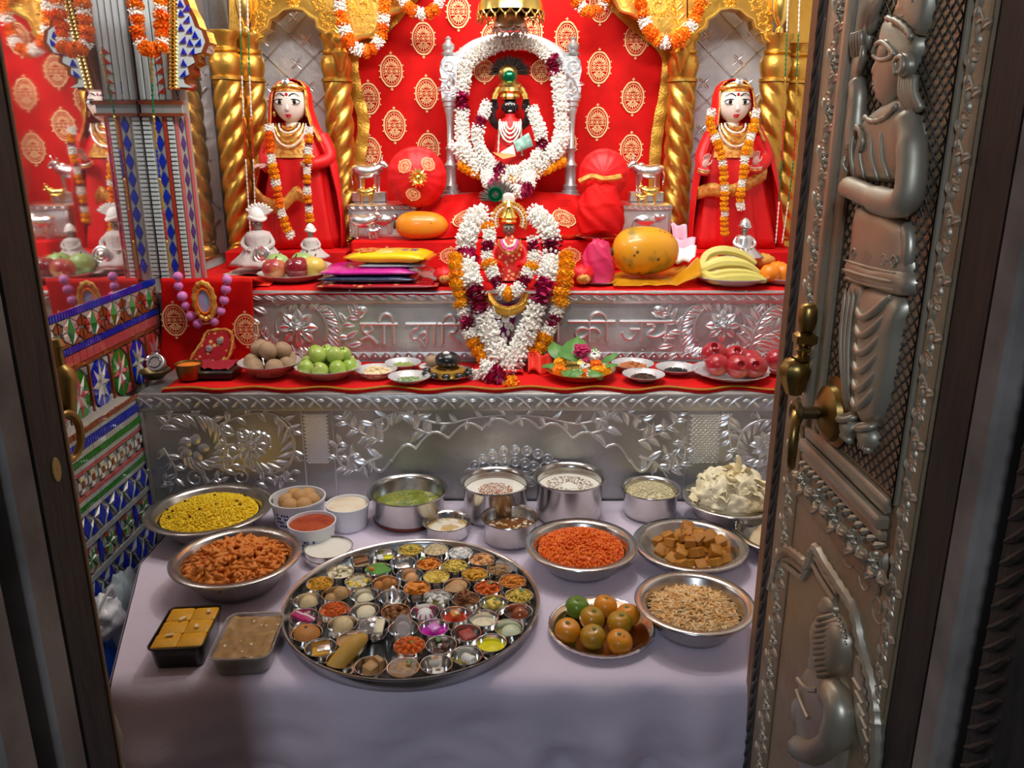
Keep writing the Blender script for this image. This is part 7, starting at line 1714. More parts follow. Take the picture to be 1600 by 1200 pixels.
for k in range(3):
    mb = MB(); mb.ell((0,0,0), (0.045,0.036,0.008), 22, 8, T(c.x-0.030+0.03*k,c.y-0.005+0.012*k,ZT+h*0.45+0.016+k*0.014) @ RY(-0.5+0.2*k) @ RX(0.4), fn=lambda d: 1+0.06*noise.noise(d*4)); mb.build('flat_bread', 'bread_pale', None, sharp=None, label='pale puffed flat bread in the bowl behind the carved door', cat='bread', group='flat breads in the bowl')
# --- plate of clementines
c, r, h = solve(939, 986, 161, 1034, 0.95)
dish('round copper-toned steel plate of clementines', (c.x,c.y,ZT), r, 0.014, 'plate_copper', foot=0.74, n=56)
mb = MB(); mb.tube([V(c.x+r*math.cos(2*PI*k/72),c.y+r*math.sin(2*PI*k/72),ZT+0.0155) for k in range(72)], [0.0032 if k % 2 else 0.0022 for k in range(72)], 6, closed=True); mb.build('beaded_rim', 'steel_rim', bpy.data.objects[[o_.name for o_ in bpy.data.objects if o_.get('label') == 'round copper-toned steel plate of clementines'][0]])
for x, y, m_, lb in ((902,950,'clem_green','all green clementine at the back of the plate'),(946,948,'clem','orange clementine at the back of the plate'),(925,967,'clem_mid','greenish clementine in the middle of the plate'),(981,962,'clem','orange clementine by the bowl of fried sticks'),(968,974,'clem_mid','greenish clementine next to the fried sticks bowl'),(887,986,'clem','orange clementine nearest the round tray'),(926,996,'clem_mid','greenish clementine at the front middle of the plate'),(968,1004,'clem','orange clementine with pale navel at the front of the plate')):
    p_ = PZ(x, y, ZT+0.024); o = fruit('clementine', lb, 'clementine', (p_.x,p_.y,ZT+0.004+0.0215), 0.0235, m_, 0.90, True, None, (R.uniform(-.3,.5),R.uniform(-.4,.4)), 'clementines on the plate')
    MB().lathe([(0.0045,0.0),(0.0035,0.0015),(0.0005,0.001)], 8, T(p_.x+R.uniform(-.003,.003),p_.y-0.003,ZT+0.0245+0.0195)).build('calyx', 'calyx', o)
# --- white tubs and steel tin
def tub(label, x, yc, wpx, yb, name='plastic_tub'):
    c, r, h = solve(x, yc, wpx, yb, 0.84); o = thing(name, label, 'tub', (c.x,c.y,ZT)); b = T(c.x,c.y,ZT)
    mb = MB(); mb.lathe([(0.0005,0),(r*0.82,0),(r*0.84,0.003),(r*0.955,h*0.88),(r*0.99,h*0.90),(r,h*0.93),(r,h),(r*0.955,h),(r*0.94,h*0.9),(r*0.82,0.006),(0.0005,0.004)], 44, b); mb.build('tub', 'plastic_white', o, sharp=50)
    return c, r, h, o
c, r, h, o = tub('white plastic tub of brown sweet balls with blue print', 465, 776, 86, 832)
for k in range(9):
    for j in range(4):
        a = -PI/2-0.65+k*0.12; rr0 = lerp(r*0.86,r*0.95,0.25+j*0.14)
        if (k*7+j*3) % 4: MB().box((-0.0022,-0.0008,-0.0025),(0.0022,0.0004,0.0025), T(c.x+rr0*math.cos(a),c.y+rr0*math.sin(a),ZT+h*(0.22+j*0.14)) @ RZ(a+PI/2)).build('printed_mark', 'print_navy', o)
for i, (dx, dy, lay) in enumerate(((-0.030,0.0,0),(-0.012,-0.032,0),(0.022,-0.026,0),(0.036,0.004,0),(0.004,0.008,0.4),(0.018,0.036,0),(-0.018,0.034,0))):
    MB().ell((c.x+dx*0.9,c.y+dy*0.9,ZT+h*0.80+lay*0.018), 0.0205, 18, 12, fn=lambda d: 1+0.03*noise.noise(d*5)).build('sweet_ball', 'ladoo_tan', None, sharp=None, label='tan sweet ball in the blue printed white tub, '+('outer side','front outer','front inner','side by the cream tub','raised in the middle','back inner','back outer')[i], cat='sweet', group='sweet balls in the tub')
c, r, h, o = tub('white plastic tub of dark red sauce before the balls tub', 487, 814, 75, 866); surface('red_sauce', 'thick dark red brown sauce in the white tub', 'sauce', c, r*0.93, ZT+h*0.88, 'jam', 0.004)
for k in range(7):
    for j in range(3):
        a = -PI/2-0.5+k*0.13; rr0 = lerp(r*0.86,r*0.95,0.25+j*0.14)
        if (k*5+j) % 3: MB().box((-0.0022,-0.0008,-0.0025),(0.0022,0.0004,0.0025), T(c.x+rr0*math.cos(a),c.y+rr0*math.sin(a),ZT+h*(0.22+j*0.14)) @ RZ(a+PI/2)).build('printed_mark', 'print_navy', o)
c, r, h, o = tub('white plastic tub of lumpy cream beside the large soup pot', 543, 786, 68, 834); surface('lumpy_cream', 'pale lumpy cream dessert in the white tub', 'dessert', c, r*0.93, ZT+h*0.90, 'cream', 0.006)
c, r, h = solve(513, 854, 76, 892, 0.98); o = thing('steel_tin', 'short steel tin of white curd at the tray edge', 'tin', (c.x,c.y,ZT)); b = T(c.x,c.y,ZT)
mb = MB(); mb.lathe([(0.0005,0),(r*0.94,0),(r*0.95,h*0.40),(r*0.99,h*0.42),(r*0.99,h*0.50),(r*0.95,h*0.52),(r*0.96,h*0.95),(r,h*0.97),(r,h),(r*0.96,h),(r*0.93,h*0.9),(r*0.93,h*0.1),(0.0005,h*0.08)], 48, b); mb.build('tin', 'steel_rim', o, sharp=40)
surface('white_curd', 'smooth white curd in the short steel tin', 'curd', c, r*0.93, ZT+h*0.82, 'milk')
# --- rectangular boxes
def quad_box(z, pts):
    P4 = [PZ(x, y, z) for x, y in pts]; cc = sum(P4, V(0,0,0))/4; dx = ((P4[1]-P4[0])+(P4[2]-P4[3]))/2; dy = ((P4[0]-P4[3])+(P4[1]-P4[2]))/2
    return cc, dx.length, dy.length, math.atan2(dx.y, dx.x), math.atan2(dy.y, dy.x)-PI/2
def rr_ring(w_, d_, r, z, n=5):
    out = []
    for cx, cy, a0 in ((w_/2-r,d_/2-r,0),(-w_/2+r,d_/2-r,PI/2),(-w_/2+r,-d_/2+r,PI),(w_/2-r,-d_/2+r,1.5*PI)):
        for k in range(n): a = a0+PI/2*k/(n-1); out.append(V(cx+r*math.cos(a), cy+r*math.sin(a), z))
    return out
def food_box(label, pts, hh, mat, name='food_box', rad=0.012):
    cc, w_, d_, a1, a2 = quad_box(ZT+hh, pts); o = thing(name, label, 'food box', (cc.x,cc.y,ZT), (a1+a2)/2 if abs(a1-a2) < 1 else a1)
    M = wm(o); t = 0.002
    R_ = lambda k, z, dr=0: [M @ p_ for p_ in rr_ring(w_*k-dr, d_*k-dr, rad, z)]
    mb = MB(); mb.loft([R_(0.84,0.0005),R_(0.86,0.004),R_(0.955,hh*0.93),R_(1.0,hh*0.95),R_(1.0,hh),R_(0.955,hh),R_(0.94,hh*0.93),R_(0.85,0.006)], cap0=True, cap1=True); mb.build('box', mat, o, sharp=50)
    return o, M, w_, d_
o, M, w_, d_ = food_box('black plastic box of yellow sweet squares', [(266,948),(344,945),(321,1014),(229,1013)], 0.045, 'plastic_black')
for i in range(2):
    for j in range(3):
        ob = MB().box((-w_*0.22,-d_*0.145,0),(w_*0.22,d_*0.145,0.012), T(0,0,0), ch=0.002).build('yellow_sweet', 'barfi_yellow', None, world=False, label='yellow square sweet in the black box, '+('front','middle','back')[j]+' row, '+('outer side','side by the clear box')[i], cat='sweet', group='yellow squares in the black box')
        ob.matrix_basis = M @ T((i-0.5)*w_*0.45, (j-1)*d_*0.30, 0.032+0.002*R.random()) @ RZ(R.uniform(-.04,.04))
MB().box((-w_*0.395,-d_*0.395,0.0075),(w_*0.395,d_*0.395,0.0305),M).build('sweet_filling', 'barfi_yellow', None, label='lower layer of yellow sweet in the black box', cat='sweet')
for dx, dy in ((0.02,-0.005),(-0.012,0.02),(-0.018,-0.03),(0.028,0.042)): MB().box((-0.006,-0.003,0),(0.006,0.003,0.003), M @ T(dx,dy,0.0465) @ RZ(R.uniform(0,3))).build('nut_sliver', 'cashew', None, label='pale nut sliver on the yellow sweets', cat='nut', group='nut slivers on the yellow sweets')
o, M, w_, d_ = food_box('clear plastic box of tan crumbly sweet', [(358,958),(444,954),(424,1031),(322,1029)], 0.040, 'box_clear', rad=0.02)
mb = MB(); mb.grid(lambda u, v: M @ V((u-.5)*w_*0.88, (v-.5)*d_*0.88, 0.036+0.006*noise.noise((u*6,v*7,3))-0.010*max(0,abs(u-.5)*2-.9)*10*.1), 30, 30)
mb.build('tan_sweet', 'halwa_tan', None, sharp=None, label='tan crumbly nut sweet filling the clear box', cat='sweet')
for a, b in (((205,1043),(330,1050)),((318,1052),(440,1045))):
    pass

# ================================================================ the great round tray
c, r, h = solve(645, 956, 394, 1074, 0.97)
TX, TY, TR = c.x, c.y, 0.243
tray = thing('round_tray', 'great round steel tray crowded with small bowls', 'tray', (TX,TY,ZT))
mb = MB(); mb.lathe([(0.0005,0.0005),(TR*0.95,0.0005),(TR*0.965,0.003),(TR*0.98,0.024),(TR*0.985,0.027),(TR,0.029),(TR*1.004,0.031),(TR,0.033),(TR*0.985,0.0325),(TR*0.970,0.027),(TR*0.955,0.006),(TR*0.94,0.0035),(0.0005,0.0035)], 96, T(TX,TY,ZT)); mb.build('tray', 'steel', tray, sharp=60)
KR, KH, KZ = 0.0273, 0.0245, ZT+0.004
mb = MB(); mb.lathe([(0.0005,0),(KR*0.70,0),(KR*0.76,0.002),(KR*0.90,KH*0.5),(KR*0.97,KH*0.92),(KR,KH*0.96),(KR,KH),(KR*0.965,KH*0.995),(KR*0.93,KH*0.9),(KR*0.86,KH*0.5),(KR*0.72,0.003),(0.0005,0.0025)], 30); kme = mb.mesh('bowl', 'steel_rim', sharp=60)

# food recipes: (zoom x, zoom y, description, ops); positions read in a 430..860 x 830..1090 view enlarged 3.72 times
FC = {'tan':(190,146,92),'beige':(222,196,146),'cream':(238,226,190),'white':(240,238,232),'yellow':(238,206,90),'gold':(226,164,40),'orange':(234,142,40),'deep':(224,102,22),'brown':(140,84,40),'dark':(84,46,26),'red':(196,60,20),'pink':(196,40,110),'peach':(232,170,110),'green':(120,180,80),'palegreen':(212,220,184),'lemon':(238,228,20),'magenta':(186,10,170),'choc':(92,54,40),'rose':(170,70,56),'syrup':(170,40,10),'olive':(160,150,60)}
for k_, v_ in FC.items(): spec('food_'+k_, v_, 0.5, 0, var=(tuple(int(q_*0.86) for q_ in v_), 60, .45, .65), bump=(0.3,110,0.002))
for k_ in ('syrup','magenta','lemon'): spec('liquid_'+k_, FC[k_], 0.12, 0, coat=0.7)
FOOD = [
(510,172,'brown and white layered sweet slab',[('slab','beige',0,0,.030,.014,.012,.5),('slab','brown',.001,0,.030,.013,.006,.5,.012)]),
(647,133,'white and yellow sweet pieces with silver leaf',[('slab','white',-.008,0,.018,.016,.012,.3),('slab','lemon',.008,-.004,.018,.014,.013,-.3),('slab','silver',.004,.004,.018,.012,.003,.2,.014)]),
(803,110,'yellow noodle snack with a green leaf',[('sticks','yellow',90,.008,.0012),('leaf',.002,.0)]),
(950,107,'pale beige crumbs with one dark speck',[('dome','beige',.010),('bits','cream',50,.002),('ball','dark',0,0,.0022,.020)]),
(1093,122,'white sugar lumps',[('bits','white',45,.0055)]),
(1215,165,'peach coloured puffs',[('bits','peach',22,.0065)]),
(1313,213,'thin beige noodles in clear film',[('sticks','tan',110,.008,.0012),('wrap',.014,.006)]),
(1393,290,'orange crisp mixture near the tray rim',[('sticks','orange',60,.009,.0018)]),
(1427,370,'yellow green noodle snack with dark leaf',[('sticks','yellow',90,.009,.0014),('leaf',0,.003)]),
(1422,460,'one dark brown syrup ball',[('liquid','dark',.45),('ball','red_brown',.004,0,.016,.010)]),
(1375,562,'one pale green sweet cake',[('liquid','olive',.4),('ball','palegreen',.004,0,.018,.008,.75)]),
(1275,652,'bright lemon yellow sweet in yellow syrup',[('liquid','lemon',.55),('ball','lemon',.002,0,.0165,.006,.55)]),
(1137,722,'white rolled sweet with silver leaf',[('liquid','olive',.3),('roll','white',.004,0,.024,.0085,.4)]),
(940,785,'single white printed sweet square',[('slab','white',.003,-.003,.019,.016,.006,.1),('slab','brown',.003,-.003,.008,.003,.001,.1,.0062),('slab','tan',.003,.001,.010,.0012,.001,.1,.0062)]),
(735,785,'brown crumbly pudding in clear film',[('wrap',0,0),('bits','tan',70,.005),('dome','tan',.012),('leaf',.014,.008)]),
(548,790,'two beige standing sweet slabs',[('slab','tan',-.002,-.002,.022,.020,.022,1.0),('slab','tan',.010,.010,.008,.018,.026,.8)]),
(380,768,'long yellow stuffed bun leaning across two bowls',[('bun','gold2',.016,.020)]),
(262,685,'golden sweet square half covered in silver leaf',[('slab','gold',0,0,.028,.020,.012,.25),('slab','silver',.004,.003,.022,.016,.002,.25,.012)]),
(185,605,'round golden fried pastry',[('disc','peach2',0,0,.024,.012)]),
(172,505,'pink and white striped sweet slabs',[('slab','pink',-.006,.002,.018,.030,.007,1.1,.012),('slab','white',-.002,.002,.003,.031,.0075,1.1,.013),('slab','pink',.008,-.004,.016,.026,.007,1.0,.012),('slab','white',.011,-.004,.003,.027,.0075,1.0,.013)]),
(195,408,'beige sweet ball dabbed green and white',[('ball','beige',.002,0,.017,.010),('ball','white',.003,-.002,.008,.020),('ball','green',-.005,.0,.006,.022)]),
(270,305,'deep yellow sweet ball of tiny pearls',[('pearls','gold',.018)]),
(382,240,'cream sweet with dark red nuts',[('dome','cream',.004),('bits','cream',12,.006),('ball','dark',-.008,-.006,.006,.014),('ball','dark',.002,-.009,.005,.014)]),
(600,215,'bright green leaf parcel',[('parcel',.0,.0)]),
(750,190,'silver covered sweet slab',[('slab','silver',0,0,.026,.018,.010,.3)]),
(902,188,'orange fried gram with leaf',[('bits','orange',50,.0042),('leaf',-.01,.003)]),
(1050,205,'yellow green short noodles',[('sticks','yellow',70,.009,.0018)]),
(1175,255,'yellow flakes with dark bits',[('sticks','gold',60,.009,.0022),('bits','olive',8,.003)]),
(955,280,'smooth yellow lentil mash',[('dome','yellow',.008),('bits','yellow',30,.003)]),
(805,255,'single peach sweet ball',[('ball','peach',.004,-.002,.0135,.010)]),
(480,285,'yellow topped white flower sweet',[('ball','cream',0,0,.017,.008,.6),('bits','yellow',16,.005),('bits','white',6,.004)]),
(655,305,'three brown pastry dumplings',[('ball','peach2',-.012,-.004,.011,.014),('ball','peach2',.004,.002,.012,.016),('ball','peach2',.014,.006,.009,.015)]),
(362,370,'two tan sweet balls',[('ball','tan',.008,.004,.0155,.014),('ball','tan',-.009,-.006,.013,.010)]),
(525,385,'single cream sweet ball',[('ball','cream',.003,-.002,.0165,.008,.8)]),
(680,380,'silver leaf covered cone sweet',[('cone','silver',.002,0,.014,.034)]),
(828,335,'orange fried chip strips',[('strips','orange',16)]),
(1080,320,'brown half moon pastry slices',[('disc','tan',-.004,-.004,.020,.006),('disc','tan',.002,.006,.019,.006)]),
(1240,330,'orange red nuts with leaf',[('bits','deep',40,.0045),('leaf',0,.004)]),
(957,392,'white curd cheese lumps',[('liquid','olive',.25),('bits','white',26,.005)]),
(1118,415,'brown curled crisps',[('curls','brown',12)]),
(1278,420,'yellow diamond sweet with leaf in syrup',[('liquid','olive',.5),('slab','yellow',0,0,.022,.022,.007,.78,.012),('leaf',.0,.001)]),
(357,468,'red orange sweet ball of tiny pearls',[('pearls','deep',.018)]),
(540,468,'cream flat disc sweet',[('disc','cream',.002,0,.018,.008)]),
(705,480,'dark brown sweet chunks',[('bits','brown',18,.008)]),
(880,490,'white ball streaked with red',[('ball','white',0,0,.0165,.010,.9),('streaks','pink',.0168)]),
(1055,500,'orange sweet in red syrup',[('liquid','syrup',.6),('slab','orange',0,0,.016,.014,.006,.5,.014),('slab','cream',.003,-.002,.006,.008,.003,.5,.019)]),
(1222,520,'cream curd cake with yellow syrup',[('liquid','cream',.5),('ball','cream',.003,-.003,.019,.010,.4),('ball','gold',0,-.011,.009,.011,.4)]),
(405,545,'beige dome sweet with pink base',[('ball','pink',0,-.004,.019,.006,.5),('ball','beige',0,.002,.019,.013,.85)]),
(580,590,'silver dome sweet with white slab in clear film',[('ball','silver',-.004,.010,.017,.014,.9),('slab','cream',.012,-.014,.016,.036,.008,.0,.018),('wrap',-.006,-.008)]),
(770,545,'small bag of pale pink powder',[('bag','white',.0,.0)]),
(930,580,'magenta diamond sweet in magenta syrup',[('liquid','magenta',.6),('slab','pale_m',0,0,.018,.018,.005,.78,.014)]),
(1120,605,'reddish brown pudding slab',[('slab','rose',.002,0,.024,.026,.009,.6,.006)]),
(445,645,'nothing but the bun end',[('dome','tan',.002)]),
(785,655,'big orange fried rosette',[('rosette','deep',.024)]),
(980,675,'dark chocolate sweet pieces with white dab',[('slab','choc',-.003,-.002,.022,.014,.008,.4),('slab','choc',.006,.004,.016,.012,.008,-.4,.006),('ball','white',-.002,.004,.0045,.017),('leaf',-.004,-.003)]),
]
pos = []
for zx, zy, d_, ops in FOOD:
    p_ = PZ(430+zx/3.721, 830+zy/3.721, KZ+KH); pos.append(V(p_.x, p_.y, 0))
ct = V(TX, TY, 0)
for it in range(140):
    for i in range(len(pos)):
        for j in range(i):
            d_ = pos[i]-pos[j]; L_ = d_.length
            if L_ < 0.0551 and L_ > 1e-6: k_ = (0.0551-L_)/2*0.7; d_.normalize(); pos[i] += d_*k_; pos[j] -= d_*k_
        d_ = pos[i]-ct
        if d_.length > TR*0.955-KR: pos[i] = ct+d_.normalized()*(TR*0.955-KR)
fr = random.Random(21)
for (zx, zy, desc, ops), p_ in zip(FOOD, pos):
    kb = thing('small_bowl', 'small steel bowl holding ' + desc, 'bowl', (p_.x, p_.y, KZ), group='small bowls on the round tray'); inst(kme, 'bowl', kb, Matrix())
    fo = thing('sweet_portion', desc + ' in a small bowl', 'food', (p_.x, p_.y, KZ+0.004), group='foods on the round tray')
    zb = KZ+KH*0.45; x0, y0 = p_.x, p_.y
    if ops[0][0] in ('sticks','bits','pearls','strips','curls'):
        mb = MB(); mt = 'food_'+ops[0][1]; lv = KZ+KH*0.62; mb.lathe([(KR*0.88,lv),(KR*0.5,lv+0.004),(0.0005,lv+0.006)], 20, T(x0,y0,0)); mb.build('filling', mt, fo, sharp=None); zb = lv+0.002
    for op in ops:
        k_ = op[0]
        if k_ == 'dome':
            lv = KZ+KH*0.70; mb = MB(); mb.lathe([(KR*0.90,lv),(KR*0.6,lv+op[2]*0.6),(0.0005,lv+op[2])], 24, T(x0,y0,0)); mb.build('filling', 'food_'+op[1], fo, sharp=None); zb = lv+op[2]*0.5
        elif k_ == 'liquid':
            lv = KZ+KH*op[2]; mb = MB(); mb.lathe([(KR*lerp(.74,.95,op[2]),lv),(0.0005,lv)], 24, T(x0,y0,0)); mb.build('syrup', ('liquid_'+op[1]) if 'liquid_'+op[1] in SPEC else 'food_'+op[1], fo)
        elif k_ in ('ball',):
            sq = op[6] if len(op) > 6 else 1.0; r_ = op[4]; z_ = max(op[5], r_*sq*0.6)
            mb = MB(); mb.ell((x0+op[2],y0+op[3],KZ+z_+r_*sq*0.35), (r_,r_,r_*sq), 18, 12, fn=lambda d: 1+0.03*noise.noise(d*3)); mb.build('ball', 'food_'+op[1], fo, sharp=None)
        elif k_ == 'slab':
            zz = KZ+0.008+(op[8] if len(op) > 8 else 0); mb = MB(); mb.box((-op[4]/2,-op[5]/2,0),(op[4]/2,op[5]/2,op[6]), T(x0+op[2],y0+op[3],zz) @ RZ(op[7]) @ RX(0.12), ch=min(op[4],op[5],op[6])*0.12); mb.build('slab', 'food_'+op[1], fo)
        elif k_ == 'sticks':
            mb = MB()
            for i in range(op[2]):
                a = fr.uniform(0,6.3); q_ = math.sqrt(fr.random()); d = KR*0.80*q_; M = T(x0+d*math.cos(a),y0+d*math.sin(a),zb+0.009*(1-q_*q_)+fr.uniform(0,.003)) @ RZ(fr.uniform(0,6.3)) @ RX(fr.uniform(-.5,.5)); L_ = op[3]*fr.uniform(.5,1.1); mb.tube([M @ V(-L_,0,0), M @ V(0,fr.uniform(-.002,.002),.001), M @ V(L_,0,0)], op[4], 4)
            mb.build('strands', 'food_'+op[1], fo, kind='stuff', sharp=None)
        elif k_ == 'bits':
            mb = MB()
            for i in range(op[2]):
                a = fr.uniform(0,6.3); q_ = math.sqrt(fr.random()); d = KR*0.74*q_; s = op[3]*fr.uniform(.7,1.15); mb.ell((0,0,0), (s,s*fr.uniform(.6,1),s*fr.uniform(.5,.9)), 7, 5, T(x0+d*math.cos(a),y0+d*math.sin(a),zb+0.010*(1-q_*q_)+fr.uniform(0,.003)) @ RZ(fr.uniform(0,3)) @ RX(fr.uniform(-1,1)))
            mb.build('pieces', 'food_'+op[1], fo, kind='stuff', sharp=None)
        elif k_ == 'pearls':
            mb = MB(); r_ = op[2]; cz_ = KZ+0.018
            mb.ell((x0,y0,cz_), r_*0.92, 14, 10)
            for i in range(130):
                dd = V(fr.gauss(0,1),fr.gauss(0,1),fr.gauss(0,1)).normalized(); q_ = V(x0,y0,cz_)+dd*r_*0.93
                if dd.z > -0.3: mb.ell(q_, 0.0026, 5, 4)
            mb.build('pearl_ball', 'food_'+op[1], fo, sharp=None)
        elif k_ == 'strips':
            mb = MB()
            for i in range(op[2]): mb.box((-.013,-.004,-.0009),(.013,.004,.0009), T(x0+fr.uniform(-.01,.01),y0+fr.uniform(-.012,.012),zb+0.004+0.0007*i) @ RZ(fr.uniform(-.8,.8)) @ RX(fr.uniform(-.5,.5)))
            mb.build('strips', 'food_'+op[1], fo, kind='stuff')
        elif k_ == 'curls':
            mb = MB()
            for i in range(op[2]):
                M = T(x0+fr.uniform(-.013,.013),y0+fr.uniform(-.013,.013),zb+0.006+fr.uniform(0,.005)) @ RZ(fr.uniform(0,6)) @ RX(fr.uniform(-.5,.5)); mb.tube([M @ V(.0085*math.cos(t),.0085*math.sin(t),0.002*t) for t in [q_*0.5 for q_ in range(7)]], .0032, 5, flat=0.45)
            mb.build('curls', 'food_'+op[1], fo, kind='stuff', sharp=None)
        elif k_ == 'leaf':
            o = inst(leaf_me, 'green_leaf', fo, T(op[1],op[2],KH+0.004) @ RZ(fr.uniform(0,6)) @ RY(-.15) @ SCL(.012))
        elif k_ == 'roll':
            mb = MB(); M = T(x0+op[2],y0+op[3],KZ+0.014) @ RZ(op[6]-1.2); mb.tube([M @ V(-op[4]/2,0,0), M @ V(-op[4]/2+.001,0,0), M @ V(op[4]/2-.001,0,.004), M @ V(op[4]/2,0,.004)], [op[5]*.9,op[5],op[5],op[5]*.9], 16); mb.build('roll', 'food_white', fo)
            mb = MB(); mb.tube([M @ V(-op[4]*.1,0,.001), M @ V(op[4]*.45,0,.0035)], op[5]*1.03, 16); mb.build('silver_leaf', 'food_silver', fo)
        elif k_ == 'disc':
            mb = MB(); mb.ell((0,0,0), (op[4],op[4]*.85,op[5]), 24, 12, T(x0+op[2],y0+op[3],KZ+0.016+op[5]*.5) @ RX(.3) @ RY(fr.uniform(-.2,.2)), fn=lambda d: 1+0.05*noise.noise(d*3)); mb.build('disc', 'food_'+op[1], fo, sharp=None)
            if op[1] == 'peach2': MB().ell((x0-.002,y0+.002,KZ+0.016+op[5]*1.5), (.004,.004,.002), 8, 5).build('dimple', 'food_dark', fo)
        elif k_ == 'bun':
            mb = MB(); mb.tube(smooth_path([V(x0-.018,y0-.012,KZ+.012),V(x0+.002,y0+.006,KZ+.026),V(x0+.020,y0+.026,KZ+.038),V(x0+.032,y0+.044,KZ+.036)],5), lambda t: 0.004+0.0122*math.sin(PI*min(1,t*.80+.16))**0.8, 14); mb.build('bun', 'food_gold2', fo, sharp=None)
        elif k_ == 'cone':
            mb = MB(); mb.lathe([(.016,0),(.015,.008),(.009,.024),(.003,.033),(.0005,.034)], 18, T(x0+op[2],y0+op[3],KZ+.010) @ RX(-.2), fn=lambda a, t: 1+.08*math.sin(3*a+t*4)); mb.build('cone', 'food_silver', fo, sharp=None)
            MB().ell((x0-.002,y0-.010,KZ+.026), (.003,.002,.006), 8, 6).build('nut', 'food_dark', fo)
        elif k_ == 'streaks':
            for i in range(9):
                a = i*0.7; mb = MB(); mb.tube([V(x0+op[2]*math.cos(a)*math.cos(e),y0+op[2]*math.sin(a)*math.cos(e),KZ+.016+op[2]*.9*math.sin(e)) for e in (-.2,.1,.4,.7)], [.0008,.0016,.0016,.0006], 5); mb.build('streak', 'food_pink', fo)
        elif k_ == 'parcel':
            for sx in (-1, 1):
                mb = MB(); mb.grid(lambda u, v: V(x0+lerp(-.026,.026,u), y0+sx*lerp(0,.016,v)*math.sin(PI*(u*.9+.05)), KZ+.026+.012*math.sin(PI*u)*(1-v)-.004*v), 12, 6); mb.build('leaf_half', 'food_green', fo, sharp=None)
            MB().ell((x0-.012,y0-.006,KZ+.028), (.007,.005,.005), 8, 6).build('stuffing', 'food_orange', fo)
        elif k_ == 'rosette':
            mb = MB()
            for ring, (rr0, n0, zz) in enumerate(((.020,11,.022),(.012,8,.027))):
                for i in range(n0):
                    a = 2*PI*i/n0; mb.ell((0,0,0), (.0088,.0046,.0070), 9, 6, T(x0+rr0*math.cos(a),y0+rr0*math.sin(a),KZ+zz) @ RZ(a))
            mb.lathe([(.024,.016),(.022,.024),(.008,.026),(.0005,.022)], 22, T(x0,y0,KZ)); mb.build('rosette', 'food_deep', fo, sharp=None); inst(leaf_me, 'green_leaf', fo, T(0,0,.028) @ SCL(.009))
        elif k_ == 'wrap':
            mb = MB(); mb.grid(lambda u, v: V(x0+op[1]+(u-.5)*.044, y0+op[2]+(v-.5)*.044, KZ+KH*.95+.007*noise.noise((u*4+x0*50,v*4,2))+.006*(abs(u-.5)+abs(v-.5))), 12, 12); mb.build('clear_film', 'plastic_wrap', fo, sharp=None)
        elif k_ == 'bag':
            mb = MB(); mb.ell((x0,y0,KZ+.030), (.016,.010,.022), 16, 12, fn=lambda d: 1+.10*noise.noise(d*3)); mb.build('bag', 'plastic_wrap', fo, sharp=None); MB().ell((x0,y0,KZ+.024), (.012,.007,.014), 12, 8).build('powder', 'food_white', fo)

# ================================================================ door frame
XR, XLJ = 0.40, -0.42
def trim(name, lo, hi, mat, label, ch=0.004): return struct(name, MB().box(lo, hi, ch=ch), mat, label)
trim('trim_1', (XR,0.658,0),(0.60,0.718,2.12), 'jamb_dark', 'dark timber jamb beside the carved door')
trim('trim_2', (XR-0.004,0.622,0),(0.60,0.656,2.12), 'jamb_grey', 'grey painted strip of the door frame beside the carved door')
trim('trim_3', (XR+0.02,0.592,0),(0.60,0.621,2.12), 'jamb_dark', 'dark groove of the door frame beside the carved door')
t4 = trim('trim_4', (XR,0.545,0),(0.60,0.591,2.12), 'jamb_dark', 'carved outer strip of the door frame by the door')
trim('trim_5', (-0.62,0.652,0),(XLJ,0.706,2.12), 'jamb_dark', 'dark timber jamb on the mosaic side')
trim('trim_6', (-0.62,0.612,0),(XLJ+0.003,0.650,2.12), 'jamb_grey', 'grey painted strip of the frame on the mosaic side')
trim('trim_7', (-0.62,0.588,0),(XLJ-0.02,0.611,2.12), 'jamb_dark', 'dark groove of the frame on the mosaic side')
trim('trim_8', (-0.62,0.545,0),(XLJ,0.587,2.12), 'jamb_grey', 'outer strip of the frame on the mosaic side')
trim('trim_9', (XLJ-0.002,0.7065,0),(XLJ+0.0015,0.709,2.12), 'jamb_edge', 'thin brown metal edge of the mosaic side jamb', 0)
trim('trim_10', (-0.62,0.60,2.12),(0.60,0.72,2.2), 'jamb_dark', 'dark lintel over the doorway')
me = None
Mt4 = RIGHTD(XR)
for i in range(60):
    z = 0.25+i*0.020
    if me is None:
        mb = MB(); mb.tube([(-0.016,-0.016,0.001),(0.0,-0.004,0.003),(0.014,0.016,0.001)], [0.002,0.0045,0.002], 6); me = mb.mesh('carved_groove', 'jamb_dark')
    inst(me, 'carved_groove', t4, Mt4 @ T(-0.568, z, 0))
o = MB(); o.lathe([(0.0005,0.0012),(0.006,0.0012),(0.0065,0.0)], 12, T(XLJ+0.0002,0.684,1.215) @ RY(PI/2) @ SCL(1.9,1.0,1)); spec('paint_chip', (196,160,92), 0.6)
o.build('worn_patch', 'paint_chip', bpy.data.objects['trim_5'])

